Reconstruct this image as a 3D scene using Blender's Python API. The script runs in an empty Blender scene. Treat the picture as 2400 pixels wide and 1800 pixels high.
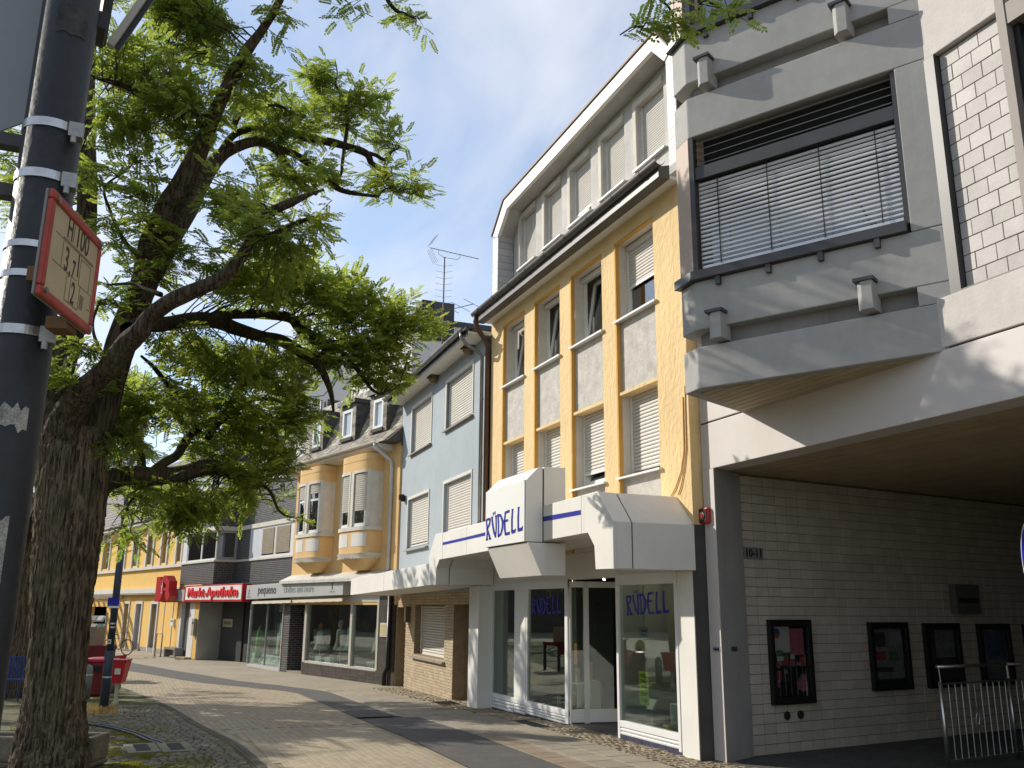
import bpy, bmesh, math, random
import numpy as np
from mathutils import Vector, Matrix, noise
R = math.radians
rnd = random.Random(11)
scene = bpy.context.scene
COL = scene.collection

# ------------------------------------------------------------------ camera, sky, sun, exposure
cam = bpy.data.cameras.new('camera')
cam.sensor_width = 36.0
cam.lens = 31.5
cam.clip_start = 0.05
cam.clip_end = 2000
camo = bpy.data.objects.new('camera', cam)
COL.objects.link(camo)
CAM = Vector((0, 0, 1.85))
camo.matrix_world = Matrix(((0.38672226, 0.2205443, 0.89543626, 0), (0.92215874, -0.10123643, -0.37332886, 0),
                            (0.00831522, 0.97010896, -0.24252724, 1.85), (0, 0, 0, 1)))
scene.camera = camo
SUN_AZ, SUN_EL = 49.5, 30.0          # azimuth from the facade normal, towards the far end of the street
sun_vec = Vector((-math.sin(R(SUN_AZ)) * math.cos(R(SUN_EL)), -math.cos(R(SUN_AZ)) * math.cos(R(SUN_EL)), math.sin(R(SUN_EL))))
sl = bpy.data.lights.new('sun', 'SUN')
sl.energy = 4.0
sl.angle = R(0.5)
sl.color = (1.0, 0.93, 0.82)
so = bpy.data.objects.new('sun', sl)
COL.objects.link(so)
so.location = sun_vec * 60
so.rotation_euler = sun_vec.to_track_quat('Z', 'Y').to_euler()
W = bpy.data.worlds.new('World')
scene.world = W
W.use_nodes = True
wn, wl = W.node_tree.nodes, W.node_tree.links
wn.clear()
w_out = wn.new('ShaderNodeOutputWorld')
w_bg = wn.new('ShaderNodeBackground')
w_bg.inputs['Strength'].default_value = 0.15
sky = wn.new('ShaderNodeTexSky')
sky.sky_type = 'NISHITA'
sky.sun_disc = False
sky.sun_elevation = R(SUN_EL)
sky.sun_rotation = math.atan2(sun_vec.x, sun_vec.y)
sky.air_density = 1.0
sky.dust_density = 0.25
sky.ozone_density = 1.6
# thin cirrus: noise on a plane high above, so it keeps its place from every camera position
tc = wn.new('ShaderNodeTexCoord')
sep = wn.new('ShaderNodeSeparateXYZ')
wl.new(tc.outputs['Generated'], sep.inputs[0])
zadd = wn.new('ShaderNodeMath'); zadd.operation = 'ADD'; zadd.inputs[1].default_value = 0.18
wl.new(sep.outputs['Z'], zadd.inputs[0])
dx = wn.new('ShaderNodeMath'); dx.operation = 'DIVIDE'
dy = wn.new('ShaderNodeMath'); dy.operation = 'DIVIDE'
wl.new(sep.outputs['X'], dx.inputs[0]); wl.new(zadd.outputs[0], dx.inputs[1])
wl.new(sep.outputs['Y'], dy.inputs[0]); wl.new(zadd.outputs[0], dy.inputs[1])
cmb = wn.new('ShaderNodeCombineXYZ')
wl.new(dx.outputs[0], cmb.inputs[0]); wl.new(dy.outputs[0], cmb.inputs[1])
cmap = wn.new('ShaderNodeMapping')
cmap.inputs['Rotation'].default_value = (0, 0, R(25))
cmap.inputs['Scale'].default_value = (1.0, 1.9, 1.0)
cmap.inputs['Location'].default_value = (0.35, 1.4, 0)
wl.new(cmb.outputs[0], cmap.inputs[0])
cn = wn.new('ShaderNodeTexNoise')
cn.inputs['Scale'].default_value = 1.5
cn.inputs['Detail'].default_value = 7
cn.inputs['Roughness'].default_value = 0.52
cn.inputs['Distortion'].default_value = 0.35
wl.new(cmap.outputs[0], cn.inputs['Vector'])
cr = wn.new('ShaderNodeValToRGB')
cr.color_ramp.elements[0].position = 0.40
cr.color_ramp.elements[1].position = 0.68
wl.new(cn.outputs['Fac'], cr.inputs[0])
cf = wn.new('ShaderNodeMath'); cf.operation = 'MULTIPLY_ADD'; cf.inputs[1].default_value = 0.62; cf.inputs[2].default_value = 0.24
wl.new(cr.outputs[0], cf.inputs[0])
cmix = wn.new('ShaderNodeMixRGB')
cmix.inputs['Color2'].default_value = (4.7, 4.85, 5.2, 1)
wl.new(cf.outputs[0], cmix.inputs['Fac'])
wl.new(sky.outputs[0], cmix.inputs['Color1'])
wl.new(cmix.outputs[0], w_bg.inputs['Color'])
wl.new(w_bg.outputs[0], w_out.inputs['Surface'])
vs = scene.view_settings
vs.view_transform = 'Standard'
vs.look = 'None'
vs.exposure = 0.40
vs.gamma = 1.0
vs.use_curve_mapping = False
cy = scene.cycles
cy.max_bounces = 6
cy.diffuse_bounces = 3
cy.glossy_bounces = 3
cy.transmission_bounces = 4
cy.transparent_max_bounces = 12
cy.use_denoising = True
cy.caustics_reflective = False
cy.caustics_refractive = False

# ------------------------------------------------------------------ materials
MATS = {}
def mat(name, col, rough=0.8, var=0.12, vs=2.0, bump=0.0, bs=50.0, metal=0.0, spec=0.35, streak=0.0, streak_col=None, piece=0.0, stretch=(1, 1, 1), bdist=0.01, spots=0.0):
    if name in MATS: return MATS[name]
    m = bpy.data.materials.new(name); m.use_nodes = True
    n, l = m.node_tree.nodes, m.node_tree.links
    b = n['Principled BSDF']
    b.inputs['Roughness'].default_value = rough
    b.inputs['Metallic'].default_value = metal
    b.inputs['Specular IOR Level'].default_value = spec
    geo = n.new('ShaderNodeNewGeometry')
    mp = n.new('ShaderNodeMapping'); mp.inputs['Scale'].default_value = stretch
    l.new(geo.outputs['Position'], mp.inputs[0])
    nz = n.new('ShaderNodeTexNoise'); nz.inputs['Scale'].default_value = vs; nz.inputs['Detail'].default_value = 6; nz.inputs['Roughness'].default_value = 0.65
    l.new(mp.outputs[0], nz.inputs['Vector'])
    lo = tuple(max(0, c * (1 - var * 1.3)) for c in col) + (1,)
    hi = tuple(min(1, c * (1 + var)) for c in col) + (1,)
    ra = n.new('ShaderNodeValToRGB')
    ra.color_ramp.elements[0].position = 0.3; ra.color_ramp.elements[0].color = lo
    ra.color_ramp.elements[1].position = 0.72; ra.color_ramp.elements[1].color = hi
    l.new(nz.outputs['Fac'], ra.inputs[0])
    out = ra.outputs[0]
    if streak > 0:
        mp2 = n.new('ShaderNodeMapping'); mp2.inputs['Scale'].default_value = (6, 6, 0.35)
        l.new(geo.outputs['Position'], mp2.inputs[0])
        n2 = n.new('ShaderNodeTexNoise'); n2.inputs['Scale'].default_value = 1.0; n2.inputs['Detail'].default_value = 5
        l.new(mp2.outputs[0], n2.inputs['Vector'])
        r2 = n.new('ShaderNodeMapRange'); r2.inputs[1].default_value = 0.52; r2.inputs[2].default_value = 0.78; r2.inputs[3].default_value = 0; r2.inputs[4].default_value = streak
        l.new(n2.outputs['Fac'], r2.inputs[0])
        mx = n.new('ShaderNodeMixRGB'); mx.inputs['Color2'].default_value = (streak_col or tuple(c * 0.5 for c in col)) + (1,)
        l.new(r2.outputs[0], mx.inputs['Fac']); l.new(out, mx.inputs['Color1'])
        out = mx.outputs[0]
    if spots > 0:
        n3 = n.new('ShaderNodeTexNoise'); n3.inputs['Scale'].default_value = vs * 9; n3.inputs['Detail'].default_value = 3
        l.new(geo.outputs['Position'], n3.inputs['Vector'])
        r3 = n.new('ShaderNodeMapRange'); r3.inputs[1].default_value = 0.35; r3.inputs[2].default_value = 0.7; r3.inputs[3].default_value = 1 - spots; r3.inputs[4].default_value = 1 + spots * 0.6
        l.new(n3.outputs['Fac'], r3.inputs[0])
        vm = n.new('ShaderNodeVectorMath'); vm.operation = 'SCALE'
        l.new(out, vm.inputs[0]); l.new(r3.outputs[0], vm.inputs['Scale'])
        out = vm.outputs[0]
    if piece > 0:
        oi = n.new('ShaderNodeObjectInfo')
        ad = n.new('ShaderNodeMath'); ad.operation = 'ADD'
        l.new(oi.outputs['Random'], ad.inputs[0]); l.new(geo.outputs['Random Per Island'], ad.inputs[1])
        fr = n.new('ShaderNodeMath'); fr.operation = 'FRACT'; l.new(ad.outputs[0], fr.inputs[0])
        r4 = n.new('ShaderNodeMapRange'); r4.inputs[3].default_value = 1 - piece; r4.inputs[4].default_value = 1 + piece
        l.new(fr.outputs[0], r4.inputs[0])
        vm = n.new('ShaderNodeVectorMath'); vm.operation = 'SCALE'
        l.new(out, vm.inputs[0]); l.new(r4.outputs[0], vm.inputs['Scale'])
        out = vm.outputs[0]
    l.new(out, b.inputs['Base Color'])
    if bump > 0:
        nb = n.new('ShaderNodeTexNoise'); nb.inputs['Scale'].default_value = bs; nb.inputs['Detail'].default_value = 4
        l.new(mp.outputs[0], nb.inputs['Vector'])
        bp = n.new('ShaderNodeBump'); bp.inputs['Strength'].default_value = bump; bp.inputs['Distance'].default_value = bdist
        l.new(nb.outputs['Fac'], bp.inputs['Height']); l.new(bp.outputs[0], b.inputs['Normal'])
    MATS[name] = m
    return m

def brick_mat(name, col1, col2, mortar, bw, bh, msize=0.01, rough=0.75, axis='XZ', bump=0.6, spec=0.4, coord='Object'):
    if name in MATS: return MATS[name]
    m = bpy.data.materials.new(name); m.use_nodes = True
    n, l = m.node_tree.nodes, m.node_tree.links
    b = n['Principled BSDF']; b.inputs['Roughness'].default_value = rough; b.inputs['Specular IOR Level'].default_value = spec
    t = n.new('ShaderNodeTexCoord'); s = n.new('ShaderNodeSeparateXYZ'); cb = n.new('ShaderNodeCombineXYZ')
    l.new(t.outputs[coord], s.inputs[0])
    if axis == 'XZ':
        ad = n.new('ShaderNodeMath'); ad.operation = 'ADD'
        l.new(s.outputs['X'], ad.inputs[0]); l.new(s.outputs['Y'], ad.inputs[1])
        l.new(ad.outputs[0], cb.inputs[0]); l.new(s.outputs['Z'], cb.inputs[1])
    else:
        l.new(s.outputs['X'], cb.inputs[0]); l.new(s.outputs['Y'], cb.inputs[1])
    br = n.new('ShaderNodeTexBrick'); br.inputs['Scale'].default_value = 1.0
    br.inputs['Brick Width'].default_value = bw; br.inputs['Row Height'].default_value = bh; br.inputs['Mortar Size'].default_value = msize
    br.inputs['Color1'].default_value = col1 + (1,); br.inputs['Color2'].default_value = col2 + (1,); br.inputs['Mortar'].default_value = mortar + (1,)
    br.inputs['Bias'].default_value = 0.0
    l.new(cb.outputs[0], br.inputs['Vector'])
    nz = n.new('ShaderNodeTexNoise'); nz.inputs['Scale'].default_value = 9; nz.inputs['Detail'].default_value = 6
    l.new(t.outputs[coord], nz.inputs['Vector'])
    r3 = n.new('ShaderNodeMapRange'); r3.inputs[1].default_value = 0.3; r3.inputs[2].default_value = 0.7; r3.inputs[3].default_value = 0.7; r3.inputs[4].default_value = 1.25
    l.new(nz.outputs['Fac'], r3.inputs[0])
    vm = n.new('ShaderNodeVectorMath'); vm.operation = 'SCALE'
    l.new(br.outputs['Color'], vm.inputs[0]); l.new(r3.outputs[0], vm.inputs['Scale'])
    l.new(vm.outputs[0], b.inputs['Base Color'])
    iv = n.new('ShaderNodeMath'); iv.operation = 'SUBTRACT'; iv.inputs[0].default_value = 1.0
    l.new(br.outputs['Fac'], iv.inputs[1])
    ml = n.new('ShaderNodeMath'); ml.operation = 'MULTIPLY_ADD'; ml.inputs[1].default_value = 0.35
    l.new(nz.outputs['Fac'], ml.inputs[0]); l.new(iv.outputs[0], ml.inputs[2])
    bp = n.new('ShaderNodeBump'); bp.inputs['Strength'].default_value = bump; bp.inputs['Distance'].default_value = 0.012
    l.new(ml.outputs[0], bp.inputs['Height']); l.new(bp.outputs[0], b.inputs['Normal'])
    MATS[name] = m
    return m

def glass_mat(name, tint=(0.75, 0.8, 0.78), refl=0.10, facing=0.55, rough=0.0):
    if name in MATS: return MATS[name]
    m = bpy.data.materials.new(name); m.use_nodes = True
    n, l = m.node_tree.nodes, m.node_tree.links
    n.remove(n['Principled BSDF'])
    o = n['Material Output']
    tr = n.new('ShaderNodeBsdfTransparent'); tr.inputs[0].default_value = tint + (1,)
    gl = n.new('ShaderNodeBsdfGlossy'); gl.inputs['Roughness'].default_value = rough; gl.inputs['Color'].default_value = (0.95, 0.97, 1, 1)
    lw = n.new('ShaderNodeLayerWeight'); lw.inputs['Blend'].default_value = 0.35
    ma = n.new('ShaderNodeMath'); ma.operation = 'MULTIPLY_ADD'; ma.inputs[1].default_value = facing; ma.inputs[2].default_value = refl
    l.new(lw.outputs['Fresnel'], ma.inputs[0])
    mx = n.new('ShaderNodeMixShader')
    l.new(ma.outputs[0], mx.inputs[0]); l.new(tr.outputs[0], mx.inputs[1]); l.new(gl.outputs[0], mx.inputs[2])
    l.new(mx.outputs[0], o.inputs['Surface'])
    MATS[name] = m
    return m

def leaf_mat(name, col, tcol, fac=0.45):
    if name in MATS: return MATS[name]
    m = bpy.data.materials.new(name); m.use_nodes = True
    n, l = m.node_tree.nodes, m.node_tree.links
    b = n['Principled BSDF']; b.inputs['Roughness'].default_value = 0.5; b.inputs['Specular IOR Level'].default_value = 0.35
    geo = n.new('ShaderNodeNewGeometry')
    nz = n.new('ShaderNodeTexNoise'); nz.inputs['Scale'].default_value = 1.6; nz.inputs['Detail'].default_value = 3
    l.new(geo.outputs['Position'], nz.inputs['Vector'])
    ad = n.new('ShaderNodeMath'); ad.operation = 'MULTIPLY_ADD'; ad.inputs[1].default_value = 0.35
    l.new(geo.outputs['Random Per Island'], ad.inputs[0]); l.new(nz.outputs['Fac'], ad.inputs[2])
    r = n.new('ShaderNodeMapRange'); r.inputs[1].default_value = 0.4; r.inputs[2].default_value = 0.95
    l.new(ad.outputs[0], r.inputs[0])
    mx = n.new('ShaderNodeMixRGB'); mx.inputs['Color1'].default_value = tuple(c * 0.72 for c in col) + (1,)
    mx.inputs['Color2'].default_value = (col[0] * 1.5, col[1] * 1.22, col[2], 1)
    l.new(r.outputs[0], mx.inputs['Fac']); l.new(mx.outputs[0], b.inputs['Base Color'])
    tl = n.new('ShaderNodeBsdfTranslucent')
    mx2 = n.new('ShaderNodeMixRGB'); mx2.inputs['Color1'].default_value = tuple(c * 0.8 for c in tcol) + (1,)
    mx2.inputs['Color2'].default_value = (tcol[0] * 1.35, tcol[1] * 1.1, tcol[2], 1)
    l.new(r.outputs[0], mx2.inputs['Fac']); l.new(mx2.outputs[0], tl.inputs['Color'])
    ms = n.new('ShaderNodeMixShader'); ms.inputs[0].default_value = fac
    l.new(b.outputs[0], ms.inputs[1]); l.new(tl.outputs[0], ms.inputs[2])
    l.new(ms.outputs[0], n['Material Output'].inputs['Surface'])
    MATS[name] = m
    return m

def bark_mat(name, lo, hi, moss=0.0):
    if name in MATS: return MATS[name]
    m = bpy.data.materials.new(name); m.use_nodes = True
    n, l = m.node_tree.nodes, m.node_tree.links
    b = n['Principled BSDF']; b.inputs['Roughness'].default_value = 0.9; b.inputs['Specular IOR Level'].default_value = 0.15
    geo = n.new('ShaderNodeNewGeometry')
    mp = n.new('ShaderNodeMapping'); mp.inputs['Scale'].default_value = (34, 34, 2.2)
    l.new(geo.outputs['Position'], mp.inputs[0])
    nz = n.new('ShaderNodeTexNoise'); nz.inputs['Scale'].default_value = 1.0; nz.inputs['Detail'].default_value = 7; nz.inputs['Roughness'].default_value = 0.68; nz.inputs['Distortion'].default_value = 0.6
    l.new(mp.outputs[0], nz.inputs['Vector'])
    ra = n.new('ShaderNodeValToRGB')
    ra.color_ramp.elements[0].position = 0.40; ra.color_ramp.elements[0].color = lo + (1,)
    ra.color_ramp.elements[1].position = 0.60; ra.color_ramp.elements[1].color = hi + (1,)
    l.new(nz.outputs['Fac'], ra.inputs[0])
    out = ra.outputs[0]
    if moss > 0:
        nm = n.new('ShaderNodeTexNoise'); nm.inputs['Scale'].default_value = 3.0; nm.inputs['Detail'].default_value = 5
        l.new(geo.outputs['Position'], nm.inputs['Vector'])
        r2 = n.new('ShaderNodeMapRange'); r2.inputs[1].default_value = 0.48; r2.inputs[2].default_value = 0.66; r2.inputs[4].default_value = moss
        l.new(nm.outputs['Fac'], r2.inputs[0])
        mx = n.new('ShaderNodeMixRGB'); mx.inputs['Color2'].default_value = (0.07, 0.075, 0.018, 1)
        l.new(r2.outputs[0], mx.inputs['Fac']); l.new(out, mx.inputs['Color1']); out = mx.outputs[0]
    l.new(out, b.inputs['Base Color'])
    bp = n.new('ShaderNodeBump'); bp.inputs['Strength'].default_value = 1.0; bp.inputs['Distance'].default_value = 0.04
    l.new(nz.outputs['Fac'], bp.inputs['Height']); l.new(bp.outputs[0], b.inputs['Normal'])
    MATS[name] = m
    return m

white_paint = mat('white_panel', (0.76, 0.74, 0.69), 0.45, 0.05, 1.2, streak=0.18, streak_col=(0.5, 0.47, 0.4), bump=0.05, bs=120)
white_frame = mat('white_frame', (0.74, 0.74, 0.72), 0.4, 0.04, 2)
pale_reveal = mat('pale_reveal', (0.62, 0.58, 0.5), 0.85, 0.1, 2, bump=0.2, bs=90)
rue_yellow = mat('yellow_render', (0.74, 0.545, 0.285), 0.9, 0.09, 1.1, bump=1.0, bs=11, streak=0.18, streak_col=(0.6, 0.38, 0.13), stretch=(1.6, 1.6, 0.8), bdist=0.02)
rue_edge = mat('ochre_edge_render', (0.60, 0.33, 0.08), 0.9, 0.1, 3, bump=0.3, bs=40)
grey_render = mat('grey_roughcast', (0.54, 0.515, 0.47), 0.95, 0.16, 4, bump=0.7, bs=70, streak=0.15, spots=0.12)
dorm_grey = mat('dormer_grey_render', (0.52, 0.50, 0.47), 0.9, 0.16, 1.6, bump=0.3, bs=60, streak=0.3)
soffit_white = mat('soffit_white', (0.62, 0.6, 0.55), 0.8, 0.05, 2)
blue_render = mat('blue_render', (0.355, 0.40, 0.43), 0.92, 0.08, 0.9, bump=0.45, bs=110, streak=0.22, streak_col=(0.29, 0.32, 0.335))
shutter_grey = mat('shutter_pale_grey', (0.60, 0.57, 0.52), 0.55, 0.05, 1.5, streak=0.1)
shutter_beige = mat('shutter_beige', (0.56, 0.53, 0.47), 0.55, 0.05, 1.5, streak=0.12)
dark_metal = mat('dark_metal', (0.045, 0.045, 0.048), 0.45, 0.15, 4, spec=0.5)
gutter_dark = mat('gutter_dark_zinc', (0.06, 0.057, 0.055), 0.45, 0.2, 3, spec=0.5)
gutter_zinc = mat('gutter_zinc', (0.22, 0.22, 0.22), 0.4, 0.2, 3, metal=0.6)
pipe_brown = mat('downpipe_brown', (0.09, 0.05, 0.035), 0.5, 0.15, 4)
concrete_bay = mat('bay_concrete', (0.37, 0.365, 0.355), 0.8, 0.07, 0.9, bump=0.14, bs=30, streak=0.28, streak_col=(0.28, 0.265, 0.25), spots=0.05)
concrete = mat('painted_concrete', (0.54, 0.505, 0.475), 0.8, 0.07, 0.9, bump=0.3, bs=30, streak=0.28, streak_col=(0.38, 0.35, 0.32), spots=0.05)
concrete_panel = mat('fascia_panel', (0.58, 0.54, 0.51), 0.5, 0.05, 1.0, streak=0.08)
pink_panel = mat('pinkish_panel', (0.42, 0.32, 0.26), 0.6, 0.08, 2, streak=0.2)
slat_alu = mat('blind_aluminium', (0.62, 0.63, 0.64), 0.32, 0.05, 2, metal=0.35, spec=0.5)
tile_grey = mat('cladding_tile', (0.43, 0.405, 0.385), 0.55, 0.12, 3, piece=0.09, streak=0.4, streak_col=(0.36, 0.34, 0.33), bump=0.15, bs=40)
tile_pass = mat('passage_tile', (0.50, 0.46, 0.385), 0.45, 0.10, 3, piece=0.08)
joint_dark = mat('joint_dark', (0.10, 0.09, 0.08), 0.95, 0.15, 8)
joint_mid = mat('joint_mid', (0.2, 0.18, 0.14), 0.95, 0.15, 8)
soffit_board = mat('soffit_board', (0.42, 0.34, 0.22), 0.7, 0.12, 2, piece=0.08)
black_frame = mat('black_frame', (0.012, 0.012, 0.012), 0.4, 0.1, 5)
black_matt = mat('black_matt', (0.02, 0.02, 0.02), 0.8, 0.1, 5)
interior_dark = mat('interior_dark', (0.06, 0.06, 0.055), 0.9, 0.2, 2)
steel = mat('stainless_steel', (0.75, 0.75, 0.73), 0.38, 0.05, 5, metal=1.0)
red_plastic = mat('red_plastic', (0.44, 0.014, 0.02), 0.4, 0.08, 3)
sign_blue = mat('sign_blue', (0.008, 0.014, 0.30), 0.4, 0.05, 3)
glass_shop = glass_mat('shop_glass', (0.70, 0.76, 0.72), 0.05, 0.36)
glass_up = glass_mat('window_glass', (0.35, 0.38, 0.38), 0.16, 0.7)

# ------------------------------------------------------------------ mesh helpers
ORG = {}
class MB:
    def __init__(s): s.v, s.f = [], []
    def poly(s, pts):
        i = len(s.v); s.v += [tuple(p) for p in pts]; s.f.append(tuple(range(i, i + len(pts)))); return s
    def box(s, x0, x1, y0, y1, z0, z1):
        i = len(s.v)
        s.v += [(x0, y0, z0), (x1, y0, z0), (x1, y1, z0), (x0, y1, z0), (x0, y0, z1), (x1, y0, z1), (x1, y1, z1), (x0, y1, z1)]
        s.f += [tuple(i + k for k in q) for q in ((0, 3, 2, 1), (4, 5, 6, 7), (0, 1, 5, 4), (1, 2, 6, 5), (2, 3, 7, 6), (3, 0, 4, 7))]
        return s
    def hexa(s, a, b):          # a, b: two 4-point loops, joined into a closed solid
        i = len(s.v); n = len(a); s.v += [tuple(p) for p in a] + [tuple(p) for p in b]
        s.f.append(tuple(i + k for k in reversed(range(n)))); s.f.append(tuple(i + n + k for k in range(n)))
        for k in range(n):
            j = (k + 1) % n
            s.f.append((i + k, i + j, i + n + j, i + n + k))
        return s
    def prism_y(s, pts, y0, y1):   # outline in x,z
        return s.hexa([(x, y0, z) for x, z in pts], [(x, y1, z) for x, z in pts])
    def prism_z(s, pts, z0, z1):   # outline in x,y
        return s.hexa([(x, y, z0) for x, y in pts], [(x, y, z1) for x, y in pts])
    def prism_x(s, pts, x0, x1):   # outline in y,z
        return s.hexa([(x0, y, z) for y, z in pts], [(x1, y, z) for y, z in pts])
    def tube(s, pts, rad, sides=8, caps=True):
        pts = [Vector(p) for p in pts]; n = len(pts)
        if not hasattr(rad, '__len__'): rad = [rad] * n
        i0 = len(s.v); up = None
        for k, p in enumerate(pts):
            t = (pts[min(k + 1, n - 1)] - pts[max(k - 1, 0)]).normalized()
            if up is None:
                up = t.orthogonal().normalized()
            else:
                up = (up - t * up.dot(t)); up = up.normalized() if up.length > 1e-6 else t.orthogonal().normalized()
            sd = t.cross(up)
            for a in range(sides):
                an = 2 * math.pi * a / sides
                s.v.append(tuple(p + (up * math.cos(an) + sd * math.sin(an)) * rad[k]))
        for k in range(n - 1):
            for a in range(sides):
                b = (a + 1) % sides
                s.f.append((i0 + k * sides + a, i0 + k * sides + b, i0 + (k + 1) * sides + b, i0 + (k + 1) * sides + a))
        if caps:
            s.f.append(tuple(i0 + a for a in reversed(range(sides)))); s.f.append(tuple(i0 + (n - 1) * sides + a for a in range(sides)))
        return s
    def disc(s, c, r, axis, d=0.01, seg=24):
        c = Vector(c); ax = Vector(axis).normalized()
        return s.tube([c, c + ax * d], r, seg)
    def bar(s, p, q, w, h):
        p, q = Vector(p), Vector(q); t = (q - p).normalized()
        sd = t.cross(Vector((0, 0, 1)))
        sd = sd.normalized() if sd.length > 1e-4 else Vector((1, 0, 0))
        u = sd.cross(t)
        a = [p + sd * i * w / 2 + u * j * h / 2 for i, j in ((-1, -1), (1, -1), (1, 1), (-1, 1))]
        return s.hexa(a, [v + (q - p) for v in a])
    def mesh(s, name, m=None, bevel=0.0, smooth=False):
        me = bpy.data.meshes.new(name)
        me.from_pydata(s.v, [], s.f)
        if bevel > 0 or True:
            bm = bmesh.new(); bm.from_mesh(me)
            bmesh.ops.recalc_face_normals(bm, faces=bm.faces) if len(bm.faces) < 60000 else None
            if bevel > 0:
                ed = [e for e in bm.edges if len(e.link_faces) == 2 and e.calc_face_angle(0) > 0.5]
                bmesh.ops.bevel(bm, geom=ed, offset=bevel, segments=2, affect='EDGES', profile=0.5)
            bm.to_mesh(me); bm.free()
        if smooth:
            for p in me.polygons: p.use_smooth = True
        if m: me.materials.append(m)
        return me
    def build(s, name, m, parent=None, bevel=0.0, smooth=False, **kw):
        return link(name, s.mesh(name, m, bevel, smooth), parent, **kw)

def link(name, me, parent=None, mw=None, label=None, cat=None, group=None, kind=None):
    o = bpy.data.objects.new(name, me); COL.objects.link(o)
    if parent is not None:
        o.parent = parent
        if parent.name in ORG: o.location = -ORG[parent.name]
    if mw is not None:
        o.matrix_local = (Matrix.Translation(-ORG[parent.name]) @ mw) if parent is not None and parent.name in ORG else mw
    if label: o['label'] = label
    if cat: o['category'] = cat
    if group: o['group'] = group
    if kind: o['kind'] = kind
    return o

def thing(name, label, cat, loc=(0, 0, 0), rot=0.0, scale=1.0, group=None, world=False):
    o = bpy.data.objects.new(name, None); COL.objects.link(o)
    o.location = loc; o.rotation_euler = (0, 0, rot); o.scale = (scale,) * 3
    o.empty_display_size = 0.3
    o['label'] = label; o['category'] = cat
    if group: o['group'] = group
    if world: ORG[o.name] = Vector(loc)          # children carry world coordinates
    return o

def wall_mesh(mb, x0, x1, z0, z1, holes, y, depth, reveal=True):
    xs = sorted({x0, x1} | {h[0] for h in holes} | {h[1] for h in holes})
    zs = sorted({z0, z1} | {h[2] for h in holes} | {h[3] for h in holes})
    xs = [x for x in xs if x0 <= x <= x1]; zs = [z for z in zs if z0 <= z <= z1]
    for a, b in zip(xs, xs[1:]):
        for c, d in zip(zs, zs[1:]):
            mx, mz = (a + b) / 2, (c + d) / 2
            if any(h[0] < mx < h[1] and h[2] < mz < h[3] for h in holes): continue
            mb.poly([(a, y, c), (b, y, c), (b, y, d), (a, y, d)])
    if reveal:
        for h in holes: reveal_mesh(mb, h, y, depth)
    return mb
def reveal_mesh(mb, h, y, depth):
    a, b, c, d = h[:4]; e = y + depth
    mb.poly([(a, y, c), (a, y, d), (a, e, d), (a, e, c)]); mb.poly([(b, y, c), (b, e, c), (b, e, d), (b, y, d)])
    mb.poly([(a, y, d), (b, y, d), (b, e, d), (a, e, d)]); mb.poly([(a, y, c), (a, e, c), (b, e, c), (b, y, c)])
    return mb

PIECE = {}
def piece_mesh(w, h, d, c, m):
    key = (round(w, 3), round(h, 3), round(d, 4), round(c, 4), m.name)
    if key in PIECE: return PIECE[key]
    mb = piece_geo(MB(), Matrix.Identity(4), w, h, d, c)
    PIECE[key] = mb.mesh('piece', m)
    return PIECE[key]
def piece_geo(mb, M, w, h, d, c):
    i = len(mb.v)
    for z, q in ((0, 0), (d - c, 0), (d, c)):
        for x, y in ((-w / 2 + q, -h / 2 + q), (w / 2 - q, -h / 2 + q), (w / 2 - q, h / 2 - q), (-w / 2 + q, h / 2 - q)):
            mb.v.append(tuple(M @ Vector((x, y, z))))
    for r in (0, 4):
        for k in range(4):
            j = (k + 1) % 4
            mb.f.append((i + r + k, i + r + j, i + r + 4 + j, i + r + 4 + k))
    mb.f.append((i + 8, i + 9, i + 10, i + 11))
    return mb
WALLM = Matrix(((1, 0, 0, 0), (0, 0, -1, 0), (0, 1, 0, 0), (0, 0, 0, 1)))     # local x,y,z -> x, z, -y (a piece facing -y)
def pieces(name, plist, m, parent, c=0.004, nmax=300, base=None, kind_rest='stuff'):
    """plist: (matrix in parent's space, w, h, d). The nearest nmax are objects, the rest one joined part."""
    if base is None: base = parent.matrix_basis if parent is not None else Matrix.Identity(4)
    if parent is not None and parent.name in ORG: base = Matrix.Identity(4)
    pl = sorted(plist, key=lambda p: ((base @ p[0]).translation - CAM).length)
    for M, w, h, d in pl[:nmax]:
        link(name, piece_mesh(w, h, d, c, m), parent, mw=M)
    rest = pl[nmax:]
    if rest:
        mb = MB()
        for M, w, h, d in rest: piece_geo(mb, M, w, h, d, c)
        me = bpy.data.meshes.new(name); me.from_pydata(mb.v, [], mb.f); me.materials.append(m)
        link(name + ('_field' if not name.endswith('s') else ''), me, parent, kind=kind_rest)

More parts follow.
